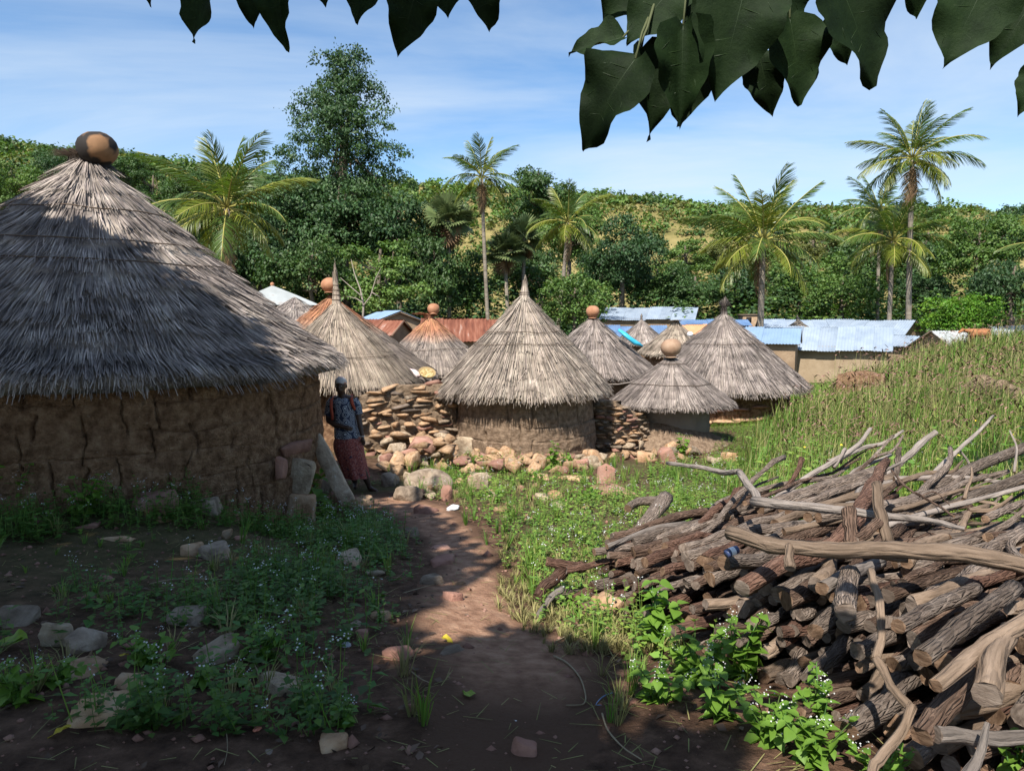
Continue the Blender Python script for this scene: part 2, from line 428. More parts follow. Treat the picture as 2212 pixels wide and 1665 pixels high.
def roof_prof(t, R, H, p): return R * t, H * np.where(t < 1, np.maximum(1 - t, 0) ** p, (1 - t) * .8)
def strips(roots, mids, tips, wdir, w, tw=.45):
    n = len(roots); w = np.broadcast_to(w, (n,))[:, None]
    V = np.stack([roots - wdir * w, roots + wdir * w, mids - wdir * w * .9, mids + wdir * w * .9, tips - wdir * w * tw, tips + wdir * w * tw], 1)
    b = np.arange(n)[:, None] * 6
    F = np.concatenate([b + np.array([[0, 1, 3, 2]]), b + np.array([[2, 3, 5, 4]])])
    return V.reshape(-1, 3), F
def thatch(parent, R, H, mat, seed, courses, straw_len, w, dens=1.0, p=1.08, face=None, arc=math.pi, raise_=.035, thick=.12, sag=0.0, fringe=.1, skew=0.0, apex=(0, 0), edge_up=0.0):
    """layered straw on a cone whose eave ring is at z=0 and apex at z=H (local to parent)"""
    r = rng(seed)
    apex = np.array(apex)
    def S(t, ph, off):
        rr, z = roof_prof(t, R, H, p)
        lump = 1 + .03 * fbm(P3(np.cos(ph) * 2.2, np.sin(ph) * 2.2, t * 2), 3, seed)
        rr = rr * lump
        z = z - sag * np.maximum(t - .6, 0) * (1 + .6 * np.sin(ph * 2 + seed)) + .05 * R / 2 * t * fbm(P3(np.cos(ph) * 1.5, np.sin(ph) * 1.5, seed), 2, seed + 3)
        rr = rr + off * H / math.hypot(R, H); z = z + off * R / math.hypot(R, H)
        k = (1 - t)
        return np.stack([np.cos(ph) * rr + apex[0] * k, np.sin(ph) * rr + apex[1] * k, z], -1)
    # solid underlayer
    nt_, na = 16, 72
    tt = np.linspace(.0, .985, nt_); aa = np.linspace(0, 2 * math.pi, na, endpoint=False)
    T, A = np.meshgrid(tt, aa, indexing='ij')
    top = S(T, A, 0 * T)
    bot = S(np.array([[.97]]), aa[None], np.array([[0]]))[0] - np.array([0, 0, thick]); inn = S(np.array([[.6]]), aa[None], np.array([[0]]))[0] - np.array([0, 0, thick + .02])
    V = np.concatenate([top.reshape(-1, 3), bot, inn]); Q = []
    i = (np.arange(nt_ + 1)[:, None] * na + np.arange(na)[None]); j = np.roll(i, -1, 1)
    Q = np.stack([i[:-1].ravel(), j[:-1].ravel(), j[1:].ravel(), i[1:].ravel()], 1)
    last = (np.arange(na) + nt_ * na); Q = np.concatenate([Q, np.stack([last, np.roll(last, -1), np.roll(last, -1) + na, last + na], 1)])
    roof = obj('thatch_roof', mesh_np('thatch_roof', V, Q, [mat], True), parent)
    face = -math.pi / 2 if face is None else face
    out_V, out_F, nb = [], [], 0
    sl = math.hypot(R, H)
    for k, tk in enumerate(courses):
        L = straw_len * r.uniform(.85, 1.15)
        nst = int(dens * 2 * arc * R * tk / (w * .8))
        ph = face + r.uniform(-arc, arc, nst)
        tip = tk + r.normal(0, .007, nst) + .03 * fbm(P3(ph * 4, k * 1.7, seed), 3, seed)
        root = np.maximum(tip - L / sl * r.uniform(.75, 1.15, nst), .004)
        off1 = raise_ * (1 + .8 * fbm(P3(ph * 4, k * 2.0, 0), 3, seed)) + r.uniform(0, .016, nst)
        ph2 = ph + r.normal(0, .011, nst) / np.maximum(tip, .12) * .6 + .02 * fbm(P3(ph * 5, k * 1.3, 2), 2, seed + 2) + skew
        a, m, b = S(root, ph, r.uniform(0, .012, nst)), S((root + tip) / 2, (ph + ph2) / 2, off1 * .6), S(np.minimum(tip, 1.06), ph2, off1)
        out = tip > 1
        b[:, 2] -= np.where(out, (tip - 1) * sl * .35, 0)
        wd = np.stack([-np.sin(ph), np.cos(ph), r.normal(0, .35, nst)], -1); wd /= np.linalg.norm(wd, axis=1)[:, None]
        V, F = strips(a, m, b, wd, w * .5 * r.uniform(.6, 1.3, nst))
        out_V.append(V); out_F.append(F + nb); nb += len(V)
    # ragged, thick eave: straw ends at several depths
    for d in range(4):
        nst = int(dens * 2 * arc * R / (w * .9))
        ph = face + r.uniform(-arc, arc, nst)
        reach = fringe * (r.uniform(.15, 1.0, nst) ** 1.5) * (1 + .5 * vnoise(P3(ph * 6, d, seed), seed + 9))
        a = S(np.full(nst, .86), ph, np.full(nst, -.01 - thick * d / 4)); b = S(np.full(nst, 1.0), ph + r.normal(0, .015, nst), np.full(nst, .02 - thick * d / 4))
        dirv = np.stack([np.cos(ph) * R / sl, np.sin(ph) * R / sl, np.full(nst, -H / sl - .12)], -1)
        tipv = b + dirv * reach[:, None] + r.normal(0, .012, (nst, 3))
        wd = np.stack([-np.sin(ph), np.cos(ph), r.normal(0, .4, nst)], -1); wd /= np.linalg.norm(wd, axis=1)[:, None]
        V, F = strips(a, b, tipv, wd, w * .5 * r.uniform(.6, 1.2, nst), .35)
        out_V.append(V); out_F.append(F + nb); nb += len(V)
    # loose crossing stalks
    nst = int(60 * dens * R)
    ph = face + r.uniform(-arc, arc, nst); t0 = r.uniform(.25, .95, nst); t1 = np.minimum(t0 + r.uniform(.05, .16, nst), 1.02); ph2 = ph + r.normal(0, .09, nst)
    V, F = strips(S(t0, ph, np.full(nst, .04)), S((t0 + t1) / 2, (ph + ph2) / 2, np.full(nst, .06)), S(t1, ph2, np.full(nst, .055)), np.stack([-np.sin(ph), np.cos(ph), 0 * ph], -1), w * .4)
    out_V.append(V); out_F.append(F + nb)
    obj('straw', mesh_np('straw', np.concatenate(out_V), np.concatenate(out_F), [mat]), roof, kind='stuff')
    return S, roof
def band(parent, S, t, off, seed, n=70, rad=.008, broken=True):
    """a thin dark tie running round the thatch"""
    a = np.linspace(-math.pi * 1.05, .05, n)
    o = off + .012 * fbm(P3(a * 3, seed, 0), 2, seed)
    pts = S(t + .012 * fbm(P3(a * 1.6, seed, 3), 2, seed), a, o)
    mb = MB(); mb.tube(pts, rad, 5)
    obj('binding_rope', mb.mesh('binding_rope', [M_rope]), parent)
def topknot(parent, H, seed, mat, h=.45, r0=.13, spread=.07, lean=(.0, 0), ties=(.1, .2)):
    r = rng(seed); n = 420
    a = r.uniform(0, 2 * math.pi, n); q = np.sqrt(r.uniform(0, 1, n))
    lo = np.stack([np.cos(a) * r0 * q, np.sin(a) * r0 * q, np.full(n, -.18)], -1)
    mid = np.stack([np.cos(a) * r0 * .45 * q + lean[0] * .5, np.sin(a) * r0 * .45 * q + lean[1] * .5, np.full(n, h * .45)], -1)
    hi = np.stack([np.cos(a) * spread * q * 1.2 + lean[0], np.sin(a) * spread * q * 1.2 + lean[1], h * (1.15 - .75 * q * r.uniform(.5, 1.2, n))], -1)
    wd = np.stack([-np.sin(a), np.cos(a), 0 * a], -1)
    V, F = strips(lo, mid, hi, wd, .008, .5)
    V[:, 2] += H
    mb = MB(); mb.tube([(0, 0, H - .1), (lean[0] * .3, lean[1] * .3, H + h * .2), (lean[0] * .5, lean[1] * .5, H + h * .45)], [r0 * .85, r0 * .55, r0 * .3], 10); mb.add(V, F)
    k = obj('topknot', mb.mesh('topknot', [mat]), parent)
    for t in ties:
        f = t / h
        rr = r0 * (1 - .55 * (t + .18) / (.45 * h + .18)) + .004
        aa = np.linspace(0, 2 * math.pi, 17)
        m2 = MB(); m2.tube(np.stack([np.cos(aa) * rr + lean[0] * f, np.sin(aa) * rr + lean[1] * f, H + t + .012 * np.sin(aa)], -1), .008, 6)
        obj('tie', m2.mesh('tie', [M_rope]), k)
    return k
def pot(H, base, r, seed, mat, label, tilt=(0, 0), hs=1.0, rim=True, group='clay pots capping the thatched roofs'):
    """upturned round clay pot on a roof tip, its rim downwards"""
    pr = [(0.001, hs * 1.0), (.3, hs * .975), (.58, hs * .86), (.82, hs * .66), (.96, hs * .4), (1.0, hs * .12), (.96, -hs * .15), (.82, -hs * .42), (.62, -hs * .62), (.5, -hs * .70), (.5, -hs * .76), (.62, -hs * .82), (.64, -hs * .88), (.55, -hs * .9)]
    V, Q = lathe_np(np.array(pr) * r, 28)
    V *= (1 + .07 * fbm(V * 2.2 / r * .6 + seed, 3, seed))[:, None]
    me = mesh_np('clay_pot', V, Q, [mat], True)
    p = np.array(base) + np.array([0, 0, H + r * hs * .62])
    return obj('clay_pot', me, None, label, 'pot', group, None, p, (tilt[0], tilt[1], seed))
def mud_wall(parent, R, z0, z1, seed, mat, face, arc, rows, na=420, nz=130, depth=.04, wig=.03, vper=.32, lump=.03, bulge=.0, batter=.0, name='wall', mask=.25, arcs=None, wds=(.005, .007, .009, .014)):
    """closed ring of a mud wall; the side towards the camera is a fine grid with real cracks"""
    r = rng(seed)
    lo, hi = arcs or (-arc, arc)
    a = np.linspace(face + lo, face + hi, na); z = np.linspace(z0, z1, nz)
    A, Z = np.meshgrid(a, z)
    Sx = A * R; s1d = a * R
    d = lump * fbm(P3(Sx * 1.5, Z * 2.2, seed), 3, seed) + .020 * fbm(P3(Sx * 8, Z * 9, seed), 4, seed + 4)
    crack = np.zeros_like(A)
    zr = [z0] + list(rows) + [z1 + .1]
    for zk in rows:
        line = (zk + wig * 1.6 * fbm(P3(s1d * 1.1, zk * 5, 0), 4, seed + 11))[None]
        m = sstep(-mask, mask, fbm(P3(s1d * 1.0, zk * 9, 5), 3, seed + 13) + .05)[None]
        wd = (.005 + .008 * np.abs(fbm(P3(s1d * 2.5, zk * 3, 1), 2, seed + 17)))[None]
        crack = np.maximum(crack, np.exp(-((Z - line) / wd) ** 2) * m * .7)
        d = d + .010 * np.tanh((line - Z) / .03) * np.exp(-np.abs(Z - line) / .12)
    s0, s1 = s1d[0], s1d[-1]
    for k in range(len(zr) - 1):
        x = s0 + r.uniform(0, vper)
        while x < s1:
            zl, zh = zr[k] - .03, zr[k + 1] + .03
            if r.uniform() < .35: zh -= (zh - zl) * r.uniform(.2, .6)
            line = (x + wig * 1.5 * fbm(P3(z * 4, x * 3, 2), 4, seed + 19) + (z - zl) * r.normal(0, .10))[:, None]
            wd = r.choice(wds) * (.5 + .9 * np.abs(np.sin(z * 3.1 + x * 7)))[:, None]
            ins = (sstep(zl - .02, zl + .03, z) * (1 - sstep(zh - .03, zh + .02, z)))[:, None]
            c0, c1 = np.searchsorted(s1d, [x - .25, x + .25])
            crack[:, c0:c1] = np.maximum(crack[:, c0:c1], np.exp(-((Sx[:, c0:c1] - line) / wd) ** 2) * ins)
            x += vper * r.uniform(.5, 1.6)
    d = d - depth * crack
    f = (Z - z0) / (z1 - z0)
    rr = R + d + bulge * np.sin(f * math.pi) + batter * (1 - f) ** 2
    V = np.stack([np.cos(A) * rr, np.sin(A) * rr, Z], -1).reshape(-1, 3)
    i = (np.arange(nz - 1)[:, None] * na + np.arange(na - 1)[None]).ravel()
    mb = MB(); mb.add(V, np.stack([i, i + 1, i + na + 1, i + na], 1))
    ab = np.linspace(face + hi - .03, face + 2 * math.pi + lo + .03, 40)
    Vb = np.concatenate([np.stack([np.cos(ab) * R, np.sin(ab) * R, np.full(40, q)], -1) for q in (z0, z1)])
    j = np.arange(39); mb.add(Vb, np.stack([j, j + 1, j + 41, j + 40], 1))
    return obj(name, mb.mesh(name, [mat], True), parent)

def hut_at(u, v, Y): p = at(u, v, Y); return p
def facing(x, y): return math.atan2(-y, -x)

# -- the big hut at the left
BX, BY = at(205, 700, 8.5)[:2]
EZ = 1.13
hut1 = empty('thatched_hut', (BX, BY, EZ), 'largest round mud hut in the left foreground, most of its grey thatch in tree shade', 'hut')
fc = facing(BX, BY)
S1, roof1 = thatch(hut1, 2.86, 2.42, M_th['big'], 101, [.14, .22, .30, .385, .46, .53, .59, .65, .705, .755, .80, .845, .885, .925, .96, .99, 1.02], .33, .0125, .95, 1.12, fc, 1.75, .065, .17, .06, .11, apex=(.03, 0))
for k, t in enumerate((.30, .44, .53)): band(roof1, S1, t, .055, 31 + k)
r = rng(7)
mud_wall(hut1, 2.56, -2.0, .15, 77, M_wall_dark, fc, 1.25, [-1.30, -1.05, -.80, -.55, -.28], 560, 190, .05, .06, .40, .05, .02, .05, mask=.25, arcs=(-.7, 1.42), wds=(.005, .006, .008, .012))
topknot(hut1, 2.30, 41, M_th['big'], .12, .26, .22, (-.10, -.05), ())
pot(0, at(212, 352, 8.42), .215, 5, M_claysoot, 'soot-blackened round clay pot tilted on top of the largest hut', (.08, .24), 1.0)

def hut(u, vap, Y, Rpx, v_eave, mat, seed, label, wall_r=None, zbase=None, wmat=None, courses=None, L=.42, w=.012, p=1.05, rows=None, arc=1.7, thick=.1, knot=None, kmat=None, dens=.75, fringe=.1, wallkw=None, sag=.02, raise_=.03, bands=(), group='round thatched mud huts', ax=0.0):
    """apex at (u, vap), eave ring seen Rpx wide on each side with its sides at row v_eave, centre Y metres off"""
    x, y, za = at(u, vap, Y); ze = at(u, v_eave, Y)[2]; R = Rpx / F_PX * Y
    t = empty('thatched_hut', (x, y, ze), label, 'hut', group)
    f = facing(x, y)
    S, roof = thatch(t, R, za - ze, mat, seed, courses or [.2, .36, .5, .62, .73, .83, .92, 1.0], L, w, dens, p, f, arc, raise_, thick, sag, fringe, apex=(ax, 0))
    for k, b in enumerate(bands): band(roof, S, b, raise_ + .02, seed + k, rad=.007)
    zb = (gz1(x, y) if zbase is None else zbase) - ze - .35
    wr = wall_r or R * .8
    kw = dict(na=160, nz=50, depth=.03, lump=.025); kw.update(wallkw or {})
    hh = -zb
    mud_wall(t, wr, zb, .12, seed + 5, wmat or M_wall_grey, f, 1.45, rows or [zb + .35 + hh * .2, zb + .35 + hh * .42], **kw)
    if knot: topknot(t, za - ze - .03, seed + 9, kmat or mat, **knot)
    return t, (x, y, za, ze, R)
# centre hut
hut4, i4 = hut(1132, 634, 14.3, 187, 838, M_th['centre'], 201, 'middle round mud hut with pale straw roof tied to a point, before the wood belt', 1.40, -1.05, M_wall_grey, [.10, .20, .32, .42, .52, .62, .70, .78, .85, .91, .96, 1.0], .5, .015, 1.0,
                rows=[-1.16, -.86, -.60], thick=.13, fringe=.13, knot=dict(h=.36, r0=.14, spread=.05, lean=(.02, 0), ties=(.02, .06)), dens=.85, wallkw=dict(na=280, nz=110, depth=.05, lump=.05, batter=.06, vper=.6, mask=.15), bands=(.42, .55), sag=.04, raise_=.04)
# small front hut with a pot
hut6, i6 = hut(1449, 768, 15.6, 134, 868, M_th['grey'], 221, 'smallest round hut with plastered grey wall, squat thatch cone right of the middle hut', .84, -1.1, M_wall_plaster, [.12, .25, .38, .5, .62, .74, .86, .95, 1.0], .5, .012, .98,
                rows=[-3.0], thick=.08, knot=None, dens=.95, wallkw=dict(na=120, nz=50, depth=.0, lump=.015, batter=.04), bands=(.2, .62), raise_=.02, fringe=.09)
pot(0, at(1448, 766, 15.5), .225, 3, M_claybrown, 'large brown clay pot on the smallest hut', (0, .06), .95)
# right hut
hut7, i7 = hut(1563, 676, 20.5, 178, 832, M_th['grey'], 241, 'round hut with knotted thatch tip, rightmost of the thatched huts beside the weeds', 1.85, -1.25, M_wall_dark, [.12, .24, .36, .48, .58, .66, .73, .80, .87, .94, 1.0], .55, .017, .96,
                rows=[-1.05, -.75], thick=.14, fringe=.12, knot=dict(h=.46, r0=.14, spread=.17, lean=(.02, 0), ties=(.1,)), wallkw=dict(na=220, nz=70, depth=.04), bands=(.45,), raise_=.045)
# hut behind, between the middle one and the small one
hut5, i5 = hut(1281, 682, 19, 140, 806, M_th['grey'], 261, 'round hut half hidden behind the middle hut, clay pot on its tip', 1.3, -1.2, M_wall_dark, [.1, .22, .35, .47, .58, .68, .78, .87, .95, 1.0], .5, .016, .98, thick=.12, knot=dict(h=.08, r0=.12, spread=.1, ties=(.03,)), raise_=.04)
pot(0, at(1280, 684, 18.9), .18, 4, M_clay, 'small round clay pot on the hut just right of the middle hut', (0, 0), 1.0)
# huts between the big hut and the middle one
hut2, i2 = hut(715, 640, 18.3, 222, 806, M_th['rust1'], 281, 'wide round hut with rusty brown thatch top and red pot, behind the broom-topped hut', 2.1, -1.1, M_wall_dark, [.1, .2, .3, .4, .5, .6, .7, .8, .9, 1.0], .55, .017, .98, thick=.12, knot=dict(h=.06, r0=.14, spread=.12, ties=(.03,)), raise_=.03)
pot(0, at(711, 628, 18.2), .205, 6, M_clay, 'red clay pot on the wide rusty thatch behind the woman', (0, -.05), 1.0)
hut2b, i2b = hut(727, 650, 14.8, 168, 822, M_th['new'], 301, 'round hut with fresh straw bound into a tall upright broom, behind the woman', 1.2, -1.0, M_wall_dark, [.08, .17, .27, .37, .47, .57, .67, .77, .86, .94, 1.0], .6, .014, .92,
                  thick=.1, fringe=.16, knot=dict(h=.76, r0=.12, spread=.055, lean=(-.02, 0), ties=(.06, .16, .26, .36)), dens=.8, raise_=.025, bands=(.72,))
hut3, i3 = hut(930, 682, 22, 128, 800, M_th['rust2'], 321, 'round hut with rusty thatch crown and frayed tuft, left of the middle hut', 1.45, -1.2, M_wall_dark, [.1, .2, .3, .4, .5, .6, .7, .8, .9, 1.0], .55, .019, .96, knot=dict(h=.13, r0=.16, spread=.3, lean=(-.32, -.05), ties=()), raise_=.03, bands=(.62,))
pot(0, at(936, 677, 21.9), .19, 8, M_clay, 'round clay pot tilted on the rusty thatch left of the middle hut', (0, .3), 1.0)
# far huts
hut8, i8 = hut(1385, 690, 30, 62, 742, M_th['grey'], 341, 'small far grey hut with a thin tip, before the blue roofs', None, None, M_wall_dark, [.2, .4, .6, .8, 1.0], .5, .03, 1.1, knot=dict(h=.25, r0=.08, spread=.05, ties=()), dens=.7, arc=1.6)
hut9, i9 = hut(1460, 694, 25, 80, 762, M_th['new'], 361, 'pale thatch cone peeking out behind the clay pot of the smallest hut', None, None, M_wall_dark, [.15, .3, .45, .6, .75, .9, 1.0], .5, .024, 1.0, knot=dict(h=.08, r0=.12, spread=.3, ties=()), dens=.7, arc=1.6)
hut10, i10 = hut(1724, 690, 47, 32, 712, M_th['new'], 381, 'tiny far thatch cone between the tin roofs', None, None, M_wall_dark, [.3, .6, .85, 1.0], .6, .04, 1.25, knot=dict(h=.35, r0=.18, spread=.06, lean=(-.1, 0), ties=()), dens=.7, arc=1.6)
hut11, i11 = hut(636, 642, 25, 95, 706, M_th['big'], 401, 'grey thatch cone just behind the big hut roof edge', None, None, M_wall_dark, [.12, .24, .36, .48, .6, .72, .84, 1.0], .45, .026, 1.05, knot=None, dens=.7, arc=1.6, raise_=.05)
# ------------------------------------------------------------------ trees, palms, hillside scrub
def leafmat(name, a, b, c, tr=.25, isl=.35, hv=.02, tcol=(1.3, 1.4, .6)):
    return pmat(name, [a, b, c], .35, 3, .55, island=isl, huevar=hv, coord='Object', spec=.35, trans=tr, tcol=tcol)
M_lf_dark = leafmat('leaf_dark', (.035, .072, .02), (.055, .105, .028), (.08, .14, .036))
M_lf_mid = leafmat('leaf_mid', (.065, .12, .024), (.095, .165, .034), (.13, .205, .048))
M_lf_deep = leafmat('leaf_deep', (.03, .066, .024), (.048, .096, .034), (.07, .13, .045))
M_lf_bright = leafmat('leaf_bright', (.075, .17, .014), (.105, .22, .02), (.15, .27, .03))
M_lf_olive = leafmat('leaf_olive', (.085, .10, .026), (.13, .145, .04), (.19, .19, .06))
M_lf_yell = leafmat('leaf_yellowgreen', (.085, .12, .022), (.14, .17, .036), (.20, .22, .06))
M_bark = pmat('tree_bark', [(.06, .045, .033), (.12, .095, .07), (.19, .155, .12)], 6, 6, .95, .6, 18, .04, stretch=(1, 1, .3))
M_deadwood = pmat('dead_wood', [(.22, .18, .145), (.33, .28, .23)], 6, 5, .9)
M_palmbark = pmat('palm_bark', [(.13, .105, .08), (.22, .185, .145), (.29, .25, .20)], 3, 5, .95, .8, 7, .05, stretch=(.4, .4, 3))
M_frond = pmat('palm_frond_green', [(.055, .10, .016), (.085, .14, .024), (.12, .175, .03)], .8, 3, .38, island=.3, huevar=.02, spec=.5, trans=.3, tcol=(1.5, 1.4, .5))
M_frondy = pmat('palm_frond_yellow', [(.11, .15, .018), (.17, .20, .024), (.25, .24, .034)], .8, 3, .38, island=.25, huevar=.015, spec=.5, trans=.3, tcol=(1.3, 1.2, .5), zgrad=None)
M_frondb = pmat('palm_frond_dead', [(.16, .10, .055), (.28, .18, .10)], .8, 3, .9, island=.3, spec=.2)
M_fan = pmat('fan_palm_leaf', [(.09, .13, .045), (.13, .17, .065), (.18, .21, .09)], .8, 3, .4, island=.25, spec=.5, trans=.2)
M_rachis = pmat('palm_rachis', [(.30, .28, .07), (.38, .34, .10)], 2, 2, .6)
M_coco = pmat('coconut', [(.22, .16, .05), (.36, .26, .07)], 2, 2, .6)

def kites(P, N, D, L, Wd, fold=.15):
    """leaf quads: base P, length direction D, normal N"""
    n = len(P); B = np.cross(N, D); B /= np.linalg.norm(B, axis=1)[:, None] + 1e-9
    L = np.broadcast_to(L, (n,))[:, None]; Wd = np.broadcast_to(Wd, (n,))[:, None]
    V = np.stack([P, P + D * L * .45 + B * Wd * .5 + N * fold * Wd, P + D * L - N * fold * L * .4, P + D * L * .45 - B * Wd * .5 + N * fold * Wd], 1)
    return V.reshape(-1, 3), np.arange(n)[:, None] * 4 + np.array([[0, 1, 2, 3]])
def unit(v): return v / (np.linalg.norm(v, axis=-1, keepdims=True) + 1e-9)
def crown_np(seed, blobs, n_clump, per, leaf, clump_r=.55, flat=.6, up=.55):
    """leafy crown: leaf quads gathered in small clumps on the shells of big lobes"""
    r = rng(seed); blobs = np.array(blobs, float)
    wgt = np.cbrt(blobs[:, 3] * blobs[:, 4] * blobs[:, 5]) ** 2; wgt /= wgt.sum()
    k = r.choice(len(blobs), n_clump, p=wgt)
    d = unit(r.normal(0, 1, (n_clump, 3))); d[:, 2] = np.where(d[:, 2] < -.35, -d[:, 2] * .6, d[:, 2]); d = unit(d)
    rad = r.uniform(.55, 1.05, n_clump) ** .6
    C = blobs[k, :3] + d * blobs[k, 3:6] * rad[:, None]
    csz = clump_r * r.uniform(.6, 1.35, n_clump)
    ci = np.repeat(np.arange(n_clump), per)
    e = r.normal(0, .5, (len(ci), 3)); e[:, 2] *= flat
    P = C[ci] + e * csz[ci][:, None]
    out = unit(e + d[ci] * .8)
    N = unit(out * .5 + np.array([0, 0, up]) + r.normal(0, .45, (len(ci), 3)))
    D = unit(np.cross(N, r.normal(0, 1, (len(ci), 3)))); D[:, 2] -= .35; D = unit(D)
    N = unit(N - D * np.sum(N * D, 1)[:, None])
    return kites(P, N, D, leaf * r.uniform(.6, 1.3, len(ci)), leaf * .62 * r.uniform(.7, 1.2, len(ci)))
def limbs(mb, base, top, targets, r0, seed, sides=7):
    r = rng(seed); base = np.array(base, float); top = np.array(top, float)
    pts = [base + (top - base) * f + np.array([r.normal(0, .03), r.normal(0, .03), 0]) * np.linalg.norm(top - base) * f for f in (0, .3, .6, 1)]
    mb.tube(pts, [r0 * 1.25, r0 * .95, r0 * .8, r0 * .45], sides)
    for q in targets:
        f = r.uniform(.45, .95); s = base + (top - base) * f; q = np.array(q, float)
        m = (s + q) / 2 + np.array([0, 0, -.08 * np.linalg.norm(q - s)]) + r.normal(0, .08, 3) * np.linalg.norm(q - s)
        mb.tube([s, m, q], [r0 * .4, r0 * .26, r0 * .1], 5)
CROWNS = {}
def make_crown(key, seed, kind):
    """unit-ish crown: about 1 m half width and half height, centred on the origin, plus its limbs"""
    r = rng(seed); bl = []
    if kind == 'round':
        bl = [(0, 0, 0, .6, .6, .6)] + [(*(unit(r.normal(0, 1, 3)) * np.array([.62, .62, .5]) + np.array([0, 0, .05])), *(r.uniform(.28, .42, 3) * np.array([1, 1, .85]))) for _ in range(13)]
    elif kind == 'wide':
        bl = [(0, 0, -.1, .7, .7, .5)] + [(math.cos(a) * r.uniform(.4, .8), math.sin(a) * r.uniform(.4, .8), r.uniform(-.45, .55), .34, .34, .26) for a in r.uniform(0, 6.28, 18)]
    elif kind == 'open':
        bl = [(*(unit(r.normal(0, 1, 3)) * r.uniform(.35, .85) * np.array([1, 1, .9])), *(r.uniform(.16, .28, 3) * np.array([1, 1, .7]))) for _ in range(22)]
    elif kind == 'tier':
        bl = []
        for f in np.linspace(-.95, .93, 12):
            wd = float(np.interp(f, [-.95, -.2, .26, .67, .93], [.95, .85, .68, .46, .24]))
            for a in r.uniform(0, 6.28, 7):
                q = wd * r.uniform(.3, 1)
                bl.append((math.cos(a) * q, math.sin(a) * q, f + r.uniform(-.07, .07), .27 * (.5 + wd * .8), .27 * (.5 + wd * .8), .11))
            bl.append((0, 0, f, wd * .55, wd * .55, .14))
    elif kind == 'bush':
        bl = [(0, 0, -.2, .75, .75, .6)] + [(math.cos(a) * .55, math.sin(a) * .55, r.uniform(-.4, .5), .38, .38, .36) for a in r.uniform(0, 6.28, 12)]
    spec = {'round': (520, 20, .068, .13), 'wide': (560, 20, .064, .12), 'open': (420, 20, .064, .12), 'tier': (2400, 18, .036, .075), 'bush': (420, 18, .07, .12)}[kind]
    V, F = crown_np(seed + 1, bl, *spec[:3], clump_r=spec[3], flat=.55)
    mb = MB(); limbs(mb, (0, 0, -1.0), (0, 0, .5), [np.array(b[:3]) for b in bl[1:16]], .045, seed + 2)
    CROWNS[key] = (V, F, mb)
for k, (key, kind) in enumerate([('r1', 'round'), ('r2', 'round'), ('w1', 'wide'), ('w2', 'wide'), ('o1', 'open'), ('o2', 'open'), ('t1', 'tier'), ('b1', 'bush'), ('b2', 'bush')]):
    make_crown(key, 500 + 10 * k, kind)
MESHC = {}
def tree(u, v, hw, hh, Y, key, mat, label, rz=0.0, group=None, name='broadleaf_tree', trunk=True, cat='tree'):
    """crown centred on (u, v), hw and hh pixels half wide and high"""
    c = at(u, v, Y); sx, sz = hw / F_PX * Y, hh / F_PX * Y
    gzz = gz1(c[0], c[1])
    root = empty(name, (c[0], c[1], gzz), label, cat, group)
    if (key, mat.name) not in MESHC:
        V, F, mb = CROWNS[key]
        if ('limbs', key) not in MESHC: MESHC[('limbs', key)] = mb.mesh('limbs', [M_bark], True)
        MESHC[(key, mat.name)] = mesh_np('crown', V, F, [mat])
    o = obj('crown', MESHC[(key, mat.name)], root, loc=(0, 0, c[2] - gzz), scale=(sx, sx, sz), rot=(0, 0, rz))
    obj('limb', MESHC[('limbs', key)], o)
    if trunk:
        h = c[2] - gzz - sz * .8
        if h > .3:
            m2 = MB(); q = sx * .05 + .08
            m2.tube([(0, 0, -.3), (sx * .02, 0, h * .4), (-sx * .015, 0, h), (0, 0, h + sz * .3)], [q * 1.4, q, q * .85, q * .7], 8)
            obj('trunk', m2.mesh('trunk', [M_bark], True), root)
    return root
G_BELT = 'trees of the wood belt behind the village'
L_BELT = 'dense dark green tree in the wood belt behind the village'
tree(738, 330, 165, 195, 66, 't1', M_lf_deep, 'tall tiered tree standing high above the wood belt, left of centre', 1.2)
